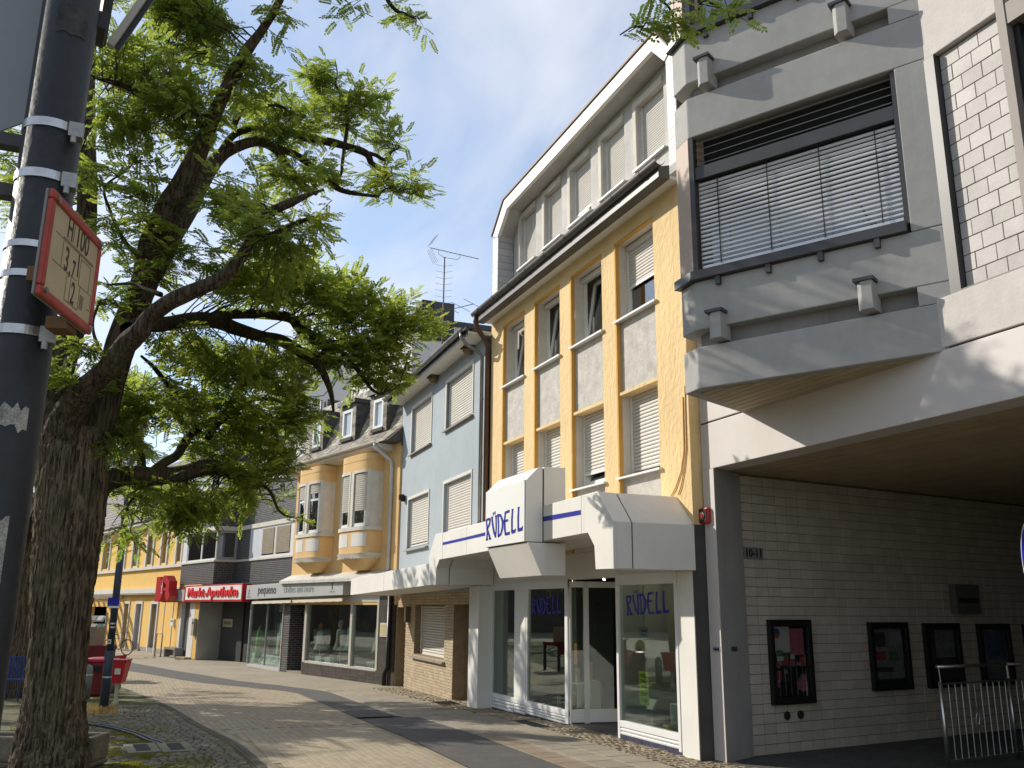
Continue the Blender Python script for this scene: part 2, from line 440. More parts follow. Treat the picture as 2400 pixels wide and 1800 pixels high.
def text_mesh(s, size, m, depth=0.004, font_scale_x=1.0, shear=0.0, bold=0.0, align='CENTER'):
    cu = bpy.data.curves.new('lettering', 'FONT'); cu.body = s; cu.size = size; cu.extrude = depth
    cu.align_x = align; cu.align_y = 'BOTTOM_BASELINE'; cu.shear = shear; cu.offset = bold
    cu.resolution_u = 3
    o = bpy.data.objects.new('lettering', cu); COL.objects.link(o)
    dg = bpy.context.evaluated_depsgraph_get()
    me = bpy.data.meshes.new_from_object(o.evaluated_get(dg))
    bpy.data.objects.remove(o); bpy.data.curves.remove(cu)
    me.materials.clear(); me.materials.append(m)
    for v in me.vertices: v.co.x *= font_scale_x
    return me
def text(s, size, m, parent, x, y, z, depth=0.004, fx=1.0, shear=0.0, bold=0.0, align='CENTER', name='lettering', rotz=0.0, width=None):
    me = text_mesh(s, size, m, depth, fx, shear, bold, align)
    if width:
        xs = [v.co.x for v in me.vertices]; k_ = width / (max(xs) - min(xs)); c_ = (max(xs) + min(xs)) / 2
        for v in me.vertices: v.co.x = (v.co.x - c_) * k_
    M = Matrix.Translation((x, y, z)) @ Matrix.Rotation(rotz, 4, 'Z') @ Matrix.Rotation(R(90), 4, 'X')
    return link(name, me, parent, mw=M)

def stroke_poly(mb, pts, w, y0, y1):
    """A flat pen stroke in x,z along pts with widths w, as a thin solid between y0 and y1."""
    n = len(pts); L, Q = [], []
    for k in range(n):
        p = Vector(pts[k]); t = (Vector(pts[min(k + 1, n - 1)]) - Vector(pts[max(k - 1, 0)])).normalized()
        nn = Vector((-t.y, t.x)); ww = w[k] if hasattr(w, '__len__') else w
        L.append(p + nn * ww / 2); Q.append(p - nn * ww / 2)
    for k in range(n - 1):
        a = [(q.x, y0, q.y) for q in (L[k], L[k + 1], Q[k + 1], Q[k])]
        b = [(q.x, y1, q.y) for q in (L[k], L[k + 1], Q[k + 1], Q[k])]
        mb.hexa(a, b)
    return mb
def ruedell(mb, x0, x1, z0, z1, y0, y1, dots=True):
    W_, H_ = x1 - x0, z1 - z0
    def S(pts, w): stroke_poly(mb, [(x0 + a * W_, z0 + b * H_) for a, b in pts], [q * H_ * 1.35 for q in w] if hasattr(w, '__len__') else w * H_ * 1.3, y0, y1)
    # R
    S([(0.035, 0.0), (0.042, 0.3), (0.028, 0.62), (0.010, 0.80)], [0.09, 0.08, 0.09, 0.06])
    S([(0.005, 0.80), (0.06, 0.84), (0.125, 0.82)], 0.07)
    S([(0.125, 0.84), (0.105, 0.62), (0.045, 0.44)], [0.10, 0.09, 0.06])
    S([(0.045, 0.46), (0.085, 0.25), (0.13, 0.02)], [0.05, 0.09, 0.10])
    S([(0.10, 0.03), (0.15, 0.03)], 0.05)
    S([(0.01, 0.02), (0.06, 0.02)], 0.05)
    # U with two dots
    S([(0.175, 0.86), (0.195, 0.60), (0.235, 0.28), (0.285, 0.05)], [0.09, 0.11, 0.11, 0.06])
    S([(0.285, 0.05), (0.30, 0.40), (0.29, 0.86)], [0.06, 0.08, 0.09])
    S([(0.155, 0.87), (0.20, 0.87)], 0.05); S([(0.265, 0.88), (0.315, 0.88)], 0.05)
    if dots:
        S([(0.205, 1.0), (0.225, 1.0)], 0.09); S([(0.25, 1.02), (0.27, 1.02)], 0.09)
    # D
    S([(0.36, 0.06), (0.365, 0.50), (0.345, 0.92)], [0.08, 0.08, 0.09])
    S([(0.335, 0.92), (0.42, 0.86), (0.475, 0.62), (0.47, 0.36), (0.43, 0.14), (0.35, 0.05)], [0.06, 0.09, 0.12, 0.11, 0.08, 0.05])
    # E
    S([(0.545, 0.92), (0.525, 0.60), (0.535, 0.30), (0.555, 0.10)], [0.07, 0.11, 0.11, 0.08])
    S([(0.535, 0.93), (0.655, 0.96)], 0.07); S([(0.525, 0.60), (0.62, 0.62)], 0.06); S([(0.545, 0.10), (0.665, 0.11)], 0.08)
    # L L
    S([(0.735, 0.98), (0.72, 0.60), (0.725, 0.12)], [0.08, 0.10, 0.09]); S([(0.715, 0.13), (0.81, 0.15)], 0.09); S([(0.805, 0.13), (0.812, 0.24)], 0.05)
    S([(0.89, 1.0), (0.88, 0.60), (0.885, 0.15)], [0.08, 0.10, 0.09]); S([(0.875, 0.16), (0.985, 0.18)], 0.09); S([(0.98, 0.16), (0.985, 0.28)], 0.05)
    S([(0.715, 0.98), (0.755, 0.98)], 0.04); S([(0.87, 1.0), (0.91, 1.0)], 0.04)
    return mb

def interp(tab, x):
    tab = sorted(tab)
    if x <= tab[0][0]: return tab[0][1]
    for (a, b), (c, d) in zip(tab, tab[1:]):
        if x <= c: return b + (d - b) * (x - a) / (c - a)
    return tab[-1][1]
def gz(x): return -0.268 * min(1.0, max(0.0, (-13.5 - x) / 11.7)) - 0.14 * min(1.0, max(0.0, (-25.2 - x) / 20.0))

SLAT = {}
def slats(parent, x0, x1, z0, z1, y, pitch, m, thick=0.012, tilt=0.35):
    """Roller shutter or blind: every slat an object of its own, sharing one mesh per width."""
    w = round(x1 - x0, 3); key = (w, round(pitch, 4), m.name, thick, tilt)
    if key not in SLAT:
        h = pitch * 0.9; t = thick
        # slightly bowed profile in y,z
        prof = [(0.0, -h / 2), (-t * 0.75, -h * 0.3), (-t, 0.02 * h), (-t * 0.6, h * 0.34), (0.0, h / 2)]
        sh = lambda p: (p[0] - tilt * (0 - p[1]) * -0.0, p[1])
        pr = prof + [(t * 0.4, h / 2), (t * 0.4, -h / 2)]
        SLAT[key] = MB().prism_x([sh(p) for p in pr], -w / 2, w / 2).mesh('slat', m)
    n = max(1, int(round((z1 - z0) / pitch)))
    for k in range(n):
        link('slat', SLAT[key], parent, mw=Matrix.Translation(((x0 + x1) / 2, y, z1 - (k + 0.5) * pitch)))

def window(parent, x0, x1, z0, z1, y, shutter=0.0, pitch=0.055, shut_mat=None, sill=None, fw=0.05, mullion=None, tilt=False, frame_mat=None, pane_mat=None, sill_mat=None, name='window', transom=None, box=0.0, label=None, lastbar=True):
    """A window: frame (the part), pane, shutter slats and sill as its sub-parts. shutter = share of the height that is closed."""
    fm = frame_mat or white_frame
    mb = MB(); e = 0.05
    mb.box(x0, x0 + fw, y, y + e, z0, z1); mb.box(x1 - fw, x1, y, y + e, z0, z1)
    mb.box(x0 + fw, x1 - fw, y, y + e, z0, z0 + fw); mb.box(x0 + fw, x1 - fw, y, y + e, z1 - fw, z1)
    if mullion: mb.box(mullion - fw * 0.6, mullion + fw * 0.6, y + 0.002, y + e - 0.002, z0 + fw, z1 - fw)
    if transom: mb.box(x0 + fw, x1 - fw, y + 0.003, y + e - 0.003, transom - fw * 0.5, transom + fw * 0.5)
    if shutter > 0:       # guide rails in front of the frame
        mb.box(x0, x0 + 0.035, y - 0.045, y - 0.001, z0, z1); mb.box(x1 - 0.035, x1, y - 0.045, y - 0.001, z0, z1)
    w = mb.build(name, fm, parent, label=label)
    if tilt:
        h = z1 - z0 - 2 * fw; lean = 0.17
        sb = MB(); a, b = x0 + fw * 0.9, x1 - fw * 0.9; s = 0.055
        sb.box(a, a + s, -0.05, 0, 0, h); sb.box(b - s, b, -0.05, 0, 0, h); sb.box(a + s, b - s, -0.05, 0, 0, s); sb.box(a + s, b - s, -0.05, 0, h - s, h)
        M = Matrix.Translation((0, y + 0.06, z0 + fw)) @ Matrix.Rotation(-math.asin(lean / h), 4, 'X')
        link('sash', sb.mesh('sash', fm), w, mw=M)
        pb = MB().poly([(a + s, -0.02, s), (b - s, -0.02, s), (b - s, -0.02, h - s), (a + s, -0.02, h - s)])
        link('pane', pb.mesh('pane', pane_mat or glass_up), w, mw=M)
    else:
        MB().box(x0 + fw * 0.8, x1 - fw * 0.8, y + 0.02, y + 0.028, z0 + fw * 0.8, z1 - fw * 0.8).build('pane', pane_mat or glass_up, w)
    if shutter > 0:
        zb = z1 - (z1 - z0) * shutter
        slats(w, x0 + 0.036, x1 - 0.036, zb, z1, y - 0.018, pitch, shut_mat or shutter_grey)
        if lastbar: MB().box(x0 + 0.04, x1 - 0.04, y - 0.034, y - 0.012, zb - 0.045, zb - 0.004).build('end_bar', white_frame, w)
    if sill:
        sx0, sx1, out, th = sill
        MB().prism_x([(y - out, z0 - th - 0.018), (y + 0.0, z0 - 0.015), (y + 0.0, z0 - th), (y - out, z0 - th - 0.05)], sx0, sx1).build('sill', sill_mat or white_frame, w)
    return w

def curtain(parent, x0, x1, z0, z1, y, m):
    mb = MB(); n = 26
    for k in range(n):
        a = x0 + (x1 - x0) * k / n; b = x0 + (x1 - x0) * (k + 1) / n
        ya = y + 0.02 * math.sin(k * 1.9); yb = y + 0.02 * math.sin((k + 1) * 1.9)
        mb.poly([(a, ya, z0), (b, yb, z0), (b, yb, z1), (a, ya, z1)])
    return mb.build('curtain', m, parent)
curtain_m = mat('net_curtain', (0.5, 0.5, 0.48), 0.9, 0.1, 3)

# ------------------------------------------------------------------ ground
ground_m = mat('plaza_paving', (0.30, 0.26, 0.19), 0.9, 0.2, 0.5, bump=0.5, bs=25, spots=0.2)
paver_beige = mat('paver_beige', (0.355, 0.295, 0.205), 0.85, 0.10, 0.6, bump=0.25, bs=90, piece=0.07, spots=0.06)
paver_sheet = brick_mat('paver_beige_sheet', (0.355, 0.295, 0.205), (0.335, 0.275, 0.19), (0.24, 0.195, 0.13), 0.2, 0.1, 0.006, 0.85, 'XY', 0.3, 0.25, 'Object')
strip_m = mat('dark_paving_band', (0.105, 0.10, 0.092), 0.85, 0.14, 3, bump=0.5, bs=120, spots=0.22)
slab_grey = mat('slab_grey', (0.31, 0.27, 0.205), 0.85, 0.12, 0.9, bump=0.3, bs=80, piece=0.07, spots=0.08)
slab_warm = mat('slab_warm', (0.28, 0.215, 0.15), 0.85, 0.14, 1.2, bump=0.3, bs=80, piece=0.16, spots=0.08)
cobble_m = mat('cobble_stone', (0.165, 0.148, 0.105), 0.85, 0.25, 4, bump=0.5, bs=40, piece=0.16)
cobble_f = mat('cobble_warm', (0.245, 0.20, 0.135), 0.85, 0.25, 5, bump=0.5, bs=40, piece=0.22)
moss_m = mat('mossy_soil', (0.125, 0.12, 0.055), 0.95, 0.45, 1.6, bump=0.7, bs=30, spots=0.35)
bed_m = mat('paving_joint_sand', (0.16, 0.135, 0.095), 0.95, 0.2, 5)

def sheet(name, lower, upper, x0, x1, m, dz, step=1.0, ny=1):
    """A strip of ground between two edge lines y(x), following the gentle fall of the street."""
    mb = MB(); n = max(1, int(math.ceil((x1 - x0) / step)))
    xs = [x0 + (x1 - x0) * k / n for k in range(n + 1)]
    for x in xs:
        a, b = (interp(lower, x) if isinstance(lower, list) else lower), (interp(upper, x) if isinstance(upper, list) else upper)
        for j in range(ny + 1): mb.v.append((x, a + (b - a) * j / ny, gz(x) + dz))
    for k in range(n):
        for j in range(ny):
            i = k * (ny + 1) + j
            mb.f.append((i, i + ny + 1, i + ny + 2, i + 1))
    o = mb.build(name, m, None, kind='structure')
    return o
CURB = [(30, 1.95), (-8, 1.80), (-11.56, 1.75), (-13.71, 1.66), (-16.48, 1.38), (-20.25, 1.11), (-23.2, 0.77), (-26, 0.37), (-28.6, -0.12), (-34, -1.5), (-45, -5), (-80, -16)]
LOW = [(30, 3.87), (-16.8, 4.0), (-24.0, 4.15), (-26, 3.3), (-27.9, 2.3), (-30, 1.62), (-32.5, 0.95), (-36, -0.15), (-42, -1.8), (-80, -12)]
UPP = [(30, 5.06), (-16.59, 5.06), (-16.61, 4.75), (-24.0, 4.95), (-26.5, 4.2), (-28.5, 3.32), (-30.8, 2.75), (-33.5, 2.0), (-38.3, 0.86), (-44, -0.6), (-80, -10)]
sheet('ground', -140, 140, -170, 120, ground_m, -0.03, 2.0)
sheet('road', CURB, LOW, -70, -15.6, paver_sheet, -0.002)
sheet('road_bed', CURB, LOW, -15.6, 12, mat('road_bed_sand', (0.27, 0.225, 0.155), 0.95, 0.12, 4), -0.008)
sheet('paving_band', LOW, UPP, -75, -16.75, strip_m, 0.0)
sheet('paving_band', LOW, 5.06, -16.5, 12, strip_m, 0.0)
sheet('pavement', UPP, [(x, interp(UPP, x) + 7) for x in (-80, -44, -38, -33, -28, -26)] + [(-25, 12), (20, 12)], -75, 12, mat('pavement_far', (0.325, 0.28, 0.205), 0.88, 0.12, 0.7, bump=0.3, bs=60, spots=0.1), -0.012)
sheet('moss_bed', [(-60, -14), (-24, -6), (10, -4)], CURB, -60, 6, moss_m, -0.014)
road = bpy.data.objects['road_bed']
pl = []
for j in range(int((3.9 - 1.6) / 0.101) + 1):
    y = 3.82 - j * 0.101
    for k in range(int(11.0 / 0.203)):
        x = -15.5 + k * 0.203 + (0.1 if j % 2 else 0)
        if x > -6.0 or y - 0.05 < interp(CURB, x) + 0.11 or y + 0.05 > interp(LOW, x): continue
        M = Matrix.Translation((x, y, gz(x) - 0.012)) @ Matrix.Rotation(R(rnd.uniform(-0.6, 0.6)), 4, 'Z') @ Matrix.Rotation(R(rnd.uniform(-0.25, 0.25)), 4, 'X')
        pl.append((M, 0.198, 0.096, 0.012))
x = -15.6
while x < -6:
    y0, y1 = interp(CURB, x), interp(CURB, x + 0.2)
    for q in (0.055,):
        M = Matrix.Translation((x + 0.1, (y0 + y1) / 2 + q + 0.012, gz(x) - 0.012)) @ Matrix.Rotation(math.atan2(y1 - y0, 0.2), 4, 'Z')
        pl.append((M, 0.198, 0.096, 0.012))
    x += 0.2015
pieces('paver', pl, paver_beige, road, 0.003, 300)
# kerb stones along the curved edge of the road
kerb_m = mat('kerb_stone', (0.105, 0.095, 0.075), 0.9, 0.2, 4, bump=0.4, bs=50, piece=0.15)
kb = sheet('kerb_bed', [(x, y - 0.10) for x, y in CURB], [(x, y + 0.015) for x, y in CURB], -34, 5, bed_m, -0.006)
pl = []; x = -33.0
while x < -6:
    y0, y1 = interp(CURB, x), interp(CURB, x + 0.3)
    M = Matrix.Translation((x + 0.15, (y0 + y1) / 2 - 0.04, gz(x) - 0.01)) @ Matrix.Rotation(math.atan2(y1 - y0, 0.3), 4, 'Z')
    pl.append((M, 0.29, 0.06, 0.016)); x += 0.3
pieces('kerb_stone', pl, kerb_m, kb, 0.006)
# pavement slabs
pv = bpy.data.objects['pavement']
pl, plw = [], []
for j in range(3):
    y = 5.06 + 0.21 + j * 0.42
    for k in range(40):
        x = -24.3 + k * 0.505 + (0.25 if j == 1 else 0)
        if x > -8.4: continue
        if x < -16.7: y_ = y - 0.1
        else: y_ = y
        if j == 0 and x > -13.4:
            continue
        M = Matrix.Translation((x, y_, gz(x) - 0.012)) @ Matrix.Rotation(R(rnd.uniform(-0.5, 0.5)), 4, 'Z') @ Matrix.Rotation(R(rnd.uniform(-0.3, 0.3)), 4, 'Y')
        (plw if rnd.random() < 0.06 else pl).append((M, 0.494, 0.41, 0.016))
for k in range(18):
    x = -13.3 + k * 0.405
    if x > -7: break
    M = Matrix.Translation((x, 5.235, -0.012)) @ Matrix.Rotation(R(rnd.uniform(-0.5, 0.5)), 4, 'Z')
    plw.append((M, 0.395, 0.34, 0.017))
    M = Matrix.Translation((x, 5.445, -0.012))
    pl.append((M, 0.395, 0.07, 0.015))
pieces('slab', pl, slab_grey, pv, 0.004)
pieces('slab', plw, slab_warm, pv, 0.004)
# cobbles along the shop fronts
pl = []
def fy(x): return 6.86 if x > -18 else 6.86 + (x + 18) * -0.03
x = -24.6
while x < -8.3:
    y = 6.34 + rnd.uniform(-0.05, 0.02)
    while y < fy(x) + (0.3 if x > -10.0 else 0) + (0.5 if -14 < x < -12.6 else 0):
        h = rnd.uniform(0.085, 0.115)
        if not (-15.1 < x < -13.7 and 6.25 < y < 6.62):
            M = Matrix.Translation((x + rnd.uniform(-0.01, 0.01), y + h / 2, gz(x) - 0.012)) @ Matrix.Rotation(R(rnd.uniform(-6, 6)), 4, 'Z') @ Matrix.Rotation(R(rnd.uniform(-4, 4)), 4, 'X') @ Matrix.Rotation(R(rnd.uniform(-4, 4)), 4, 'Y')
            pl.append((M, rnd.uniform(0.09, 0.14), h - 0.010, rnd.uniform(0.012, 0.019)))
        y += h
    x += 0.142
pieces('cobble', pl, cobble_f, pv, 0.012)
# old cobbles between the kerb and the drain
mo = bpy.data.objects['moss_bed']
DRAIN = [(-17.64, -0.54), (-17.15, -0.18), (-16.38, 0.12), (-15.39, 0.39), (-14.6, 0.53), (-14.01, 0.69)]
pl = []; row = 0
x = -21.0
while x < -9.2:
    yk = interp(CURB, x) - 0.13
    ylo = (interp(DRAIN, x) + 0.14) if x < -14.0 else (1.02 if x < -13.1 else 0.55 - (x + 13.1) * 0.0)
    if x < -17.6: ylo = -0.45
    y = yk - rnd.uniform(0, 0.05)
    big = 0
    while y > ylo:
        h = rnd.uniform(0.09, 0.13) * (1.25 if big < 2 else 0.95); big += 1
        wx = rnd.uniform(0.10, 0.15)
        if rnd.random() < (0.97 if y > yk - 0.8 else 0.7):
            M = Matrix.Translation((x + rnd.uniform(-0.02, 0.02), y - h / 2, gz(x) - 0.012)) @ Matrix.Rotation(R(rnd.uniform(-9, 9)), 4, 'Z') @ Matrix.Rotation(R(rnd.uniform(-3, 3)), 4, 'X') @ Matrix.Rotation(R(rnd.uniform(-3, 3)), 4, 'Y')
            pl.append((M, wx, h - 0.018, rnd.uniform(0.015, 0.021)))
        y -= h
    x += 0.148
pieces('cobble', pl, cobble_m, mo, 0.014)
# small stones in the mossy ground by the tree
pl = []
for k in range(900):
    x = rnd.uniform(-18.5, -9.6); y = rnd.uniform(-1.2, 0.95)
    if y > interp(CURB, x) - 0.2: continue
    if -17.7 < x < -13.2 and abs(y - interp(DRAIN, x)) < 0.16: continue
    if -14.2 < x < -13.1 and 0.1 < y < 1.1: continue
    M = Matrix.Translation((x, y, gz(x) - 0.016)) @ Matrix.Rotation(R(rnd.uniform(-12, 12)), 4, 'Z') @ Matrix.Rotation(R(rnd.uniform(-5, 5)), 4, 'X')
    pl.append((M, rnd.uniform(0.07, 0.1), rnd.uniform(0.07, 0.1), rnd.uniform(0.008, 0.02)))
mb = MB()
for M, w, h, d in pl: piece_geo(mb, M, w, h, d, 0.006)
me = bpy.data.meshes.new('small_stones'); me.from_pydata(mb.v, [], mb.f); me.materials.append(cobble_m)
link('small_stones', me, None, kind='stuff')
# grass and moss blades
def grass(name, areas, m, hmin, hmax, avoid=True):
    V, F = [], []
    for (x0, x1, y0, y1, n) in areas:
        for _ in range(n):
            x = rnd.uniform(x0, x1); y = rnd.uniform(y0, y1)
            if noise.noise(Vector((x * 1.3, y * 1.3, 2.0))) < -0.02: continue
            if avoid and y > interp(CURB, x) - 0.05: continue
            if avoid and -14.15 < x < -13.15 and 0.15 < y < 1.05: continue
            h = rnd.uniform(hmin, hmax); a = rnd.uniform(0, 6.28); w = 0.004 + h * 0.04
            lx, ly = rnd.uniform(-0.5, 0.5) * h, rnd.uniform(-0.5, 0.5) * h
            z = gz(x) - 0.012; i = len(V)
            V += [(x - math.cos(a) * w, y - math.sin(a) * w, z), (x + math.cos(a) * w, y + math.sin(a) * w, z), (x + lx, y + ly, z + h)]
            F.append((i, i + 1, i + 2))
    me = bpy.data.meshes.new(name); me.from_pydata(V, [], F); me.materials.append(m)
    return link(name, me, None, kind='stuff')
grass_m = leaf_mat('grass_blade', (0.115, 0.13, 0.02), (0.30, 0.32, 0.03), 0.4)
grass_dry = leaf_mat('dry_grass', (0.34, 0.27, 0.13), (0.3, 0.25, 0.1), 0.3)
grass('grass', [(-16.8, -9.5, -1.2, 0.9, 36000), (-13.4, -9.5, -0.4, 1.2, 26000), (-24, -16.5, -1.5, 0.7, 6000)], grass_m, 0.012, 0.035)
grass('dry_grass', [(-20.6, -19.2, -0.75, 0.05, 900), (-19.9, -19.5, -0.4, -0.1, 250)], grass_dry, 0.05, 0.16)
grass('wall_weeds', [(-43.5, -41.5, 2.2, 3.0, 500), (-44.6, -43.6, 1.0, 1.5, 150)], grass_m, 0.03, 0.10, False)

# drain channel, two grates in a concrete frame
t = thing('drain_channel', 'curved black drain channel in the mossy paving beside the tree', 'drain', (-15.4, 0.39, gz(-15.4)), world=True)
mb = MB(); mb2 = MB()
P = [Vector((x, y, 0)) for x, y in DRAIN]
for a, b in zip(P, P[1:]):
    d = (b - a).normalized(); nn = Vector((-d.y, d.x, 0)); n = max(1, int((b - a).length / 0.25))
    for k in range(n):
        p, q = a + (b - a) * k / n, a + (b - a) * (k + 0.96) / n
        for off, w, zz, B_ in ((0.045, 0.05, 0.012, mb), (-0.045, 0.05, 0.012, mb), (0, 0.06, -0.004, mb2)):
            pts = [p + nn * (off - w / 2), q + nn * (off - w / 2), q + nn * (off + w / 2), p + nn * (off + w / 2)]
            B_.hexa([(v.x, v.y, gz(v.x) - 0.03) for v in pts], [(v.x, v.y, gz(v.x) + zz) for v in pts])
mb.build('edge_rail', mat('cast_iron', (0.03, 0.03, 0.032), 0.5, 0.3, 12, spec=0.4), t); mb2.build('channel_base', mat('wet_channel', (0.2, 0.2, 0.2), 0.25, 0.3, 6, metal=0.3), t)
for nm, q, lab in (('drain_grate', (-13.70, 0.40), 'square iron drain grate nearer the tree trunk, at the end of the black channel'), ('drain_grate', (-13.64, 0.82), 'square iron drain grate nearer the street, at the end of the black channel')):
    t = thing(nm, lab, 'drain grate', (q[0], q[1], gz(q[0])), R(4))
    mb = MB(); mb.box(-0.42, 0.42, -0.2, 0.2, -0.02, 0.006); 
    mb.build('concrete_frame', mat('frame_concrete', (0.2, 0.19, 0.14), 0.9, 0.15, 5, bump=0.3, bs=60), t, bevel=0.004)
    MB().box(-0.30, 0.30, -0.09, 0.09, 0.0065, 0.009).build('pit', black_matt, t)
    for k in range(9):
        MB().box(-0.28 + k * 0.07 - 0.012, -0.28 + k * 0.07 + 0.012, -0.088, 0.088, 0.0092, 0.014).build('bar', MATS['cast_iron'], t)
for q, w, h, lab in (((-19.0, 6.5), 0.85, 0.45, 'dark doormat grating in the pavement before the tiled niche'), ((-14.46, 6.42), 1.05, 0.28, 'long dark cellar grating in the pavement below the shop windows')):
    t = thing('pavement_grating', lab, 'grating', (q[0], q[1], gz(q[0]) + 0.002), 0.0)
    MB().box(-w / 2, w / 2, -h / 2, h / 2, -0.02, 0.003).build('pit', black_matt, t)
    fb = MB(); fb.box(-w / 2 - 0.03, w / 2 + 0.03, -h / 2 - 0.03, -h / 2, -0.02, 0.008).box(-w / 2 - 0.03, w / 2 + 0.03, h / 2, h / 2 + 0.03, -0.02, 0.008).box(-w / 2 - 0.03, -w / 2, -h / 2, h / 2, -0.02, 0.008).box(w / 2, w / 2 + 0.03, -h / 2, h / 2, -0.02, 0.008)
    fb.build('frame', slab_warm, t)
    n = int(w / 0.05)
    for k in range(n): MB().box(-w / 2 + (k + 0.5) * w / n - 0.007, -w / 2 + (k + 0.5) * w / n + 0.007, -h / 2, h / 2, 0.0035, 0.009).build('bar', MATS['cast_iron'], t)

# ------------------------------------------------------------------ concrete building with the bay and the passage
cb = thing('concrete_building', 'pale grey concrete building with angular window bay above a dark passage', 'building', (-10.15, 7.12, 0), world=True)
YC = 7.12
E0, E1, E2, KK = Vector((-8.74, 5.87)), Vector((-8.43, 5.85)), Vector((-6.02, 7.19)), Vector((-9.44, 7.12))
bu = (E2 - E1).normalized(); bn = Vector((bu.y, -bu.x))           # along the bay front; outward normal
def bp(u, off=0.0): v = E1 + bu * u + bn * off; return (v.x, v.y)
BACK = (-6.2, 9.0); BACK2 = (-9.2, 9.0)
def bay_plan(o=0.0, u1=2.76):
    return [(KK.x - o * 0.5, KK.y + 0.3), (E0.x - o * 0.6, E0.y - o), (E1.x + bn.x * o * 1.0, E1.y - o * 0.95), bp(u1, o), (bp(u1, o)[0], 8.0), (KK.x, 8.0)]
# bands of the bay
for z0, z1, nm in ((4.32, 4.815, 'lower_band'), (5.025, 5.62, 'sill_band'), (7.51, 8.055, 'lintel_band'), (8.265, 8.90, 'upper_sill_band'), (10.8, 11.4, 'top_lintel_band'), (11.6, 12.3, 'parapet_band')):
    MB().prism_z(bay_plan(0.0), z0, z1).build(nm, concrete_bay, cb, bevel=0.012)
for z0, z1 in ((4.815, 5.025), (8.055, 8.265), (11.4, 11.6)):
    pl_ = [(KK.x + 0.1, KK.y + 0.3), (E0.x + 0.13, E0.y + 0.17), (bp(0.05, -0.16)), bp(2.44, -0.16), (bp(2.44, -0.16)[0], 8.0), (KK.x, 8.0)]
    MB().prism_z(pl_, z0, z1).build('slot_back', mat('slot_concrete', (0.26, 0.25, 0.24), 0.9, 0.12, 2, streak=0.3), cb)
    MB().prism_z([bp(2.445, 0.0), bp(2.76, 0.0), (bp(2.76)[0], 8.0), (bp(2.445)[0], 8.0)], z0 + 0.004, z1 - 0.004).build('slot_end', concrete_bay, cb)
# brackets in the slots: a drain box with a cap
for zb in (4.845, 8.09):
    for u in (0.30, 1.975):
        h = 0.31 if zb < 6 else 0.36
        mb = MB()
        a = [bp(u - 0.085, -0.10), bp(u - 0.085, 0.10), bp(u - 0.035, 0.15), bp(u + 0.075, 0.15), bp(u + 0.085, -0.10)]
        mb.hexa([(x, y, zb) for x, y in a], [(x, y, zb + h) for x, y in a])
        br = mb.build('drain_box', concrete_bay, cb, bevel=0.006)
        a = [bp(u - 0.11, -0.06), bp(u - 0.11, 0.17), bp(u + 0.10, 0.17), bp(u + 0.10, -0.06)]
        link('cap', MB().prism_z(a, zb + h, zb + h + 0.035).mesh('cap', dark_metal), br)
# sills with their brackets
for zs, brk in ((5.62, (0.32, 0.93, 1.52, 2.115)), (8.90, (0.315, 0.905, 1.5, 2.1))):
    p_ = [(E0.x - 0.05, E0.y + 0.2), (E0.x - 0.045, E0.y - 0.07), (E1.x + 0.03, E1.y - 0.075), bp(2.42, 0.06), bp(2.42, -0.3), (E0.x + 0.1, E0.y + 0.4)]
    sl_ = MB().prism_z(p_, zs + 0.002, zs + 0.115).build('sill', dark_metal, cb, bevel=0.006)
    for u in brk:
        a = [bp(u - 0.028, 0.002), bp(u - 0.028, 0.055), bp(u + 0.028, 0.055), bp(u + 0.028, 0.002)]
        link('sill_bracket', MB().prism_z(a, zs - 0.10, zs + 0.03).mesh('sill_bracket', dark_metal), sl_)
# window zone of the bay
MB().prism_z([bp(0.06, -0.45), bp(2.4, -0.45), (bp(2.4)[0], 8.4), (KK.x + 0.1, 8.4), (E0.x + 0.28, E0.y + 0.5)], 5.70, 10.9).build('bay_core', interior_dark, cb)
MB().prism_z([(KK.x, KK.y + 0.3), (E0.x, E0.y), (E1.x - 0.01, E1.y - 0.002), (E1.x + 0.0, E1.y + 0.35), (KK.x + 0.4, KK.y + 0.4)], 5.735, 7.508).build('side_panel', pink_panel, cb)
MB().prism_z([(KK.x, KK.y + 0.3), (E0.x, E0.y), (E1.x - 0.01, E1.y - 0.002), (E1.x + 0.0, E1.y + 0.35), (KK.x + 0.4, KK.y + 0.4)], 9.015, 10.798).build('side_panel', pink_panel, cb)
for z0, z1 in ((5.62, 7.508), (8.90, 10.798)):
    MB().prism_z([bp(2.44, 0.0), bp(2.76, 0.0), (bp(2.76)[0], 8.0), (bp(2.44)[0], 8.0)], z0 + 0.004, z1).build('pier', concrete_bay, cb, bevel=0.012)
def bay_loc(u, off, z): x, y = bp(u, off); return Matrix.Translation((x, y, z)) @ Matrix.Rotation(math.atan2(bu.y, bu.x), 4, 'Z')
wf = MB()
def bbox(mb, u0, u1, o0, o1, z0, z1): return mb.prism_z([bp(u0, o0), bp(u1, o0), bp(u1, o1), bp(u0, o1)], z0, z1)
bbox(wf, 0.0, 0.055, -0.30, -0.005, 5.735, 7.505); bbox(wf, 2.39, 2.435, -0.30, -0.03, 5.735, 7.505); bbox(wf, 0.058, 2.387, -0.14, -0.03, 6.945, 7.105)
bw = wf.build('bay_window', dark_metal, cb)
bbox(MB(), 0.06, 2.38, -0.225, -0.22, 5.75, 6.95).build('pane', glass_up, bw)
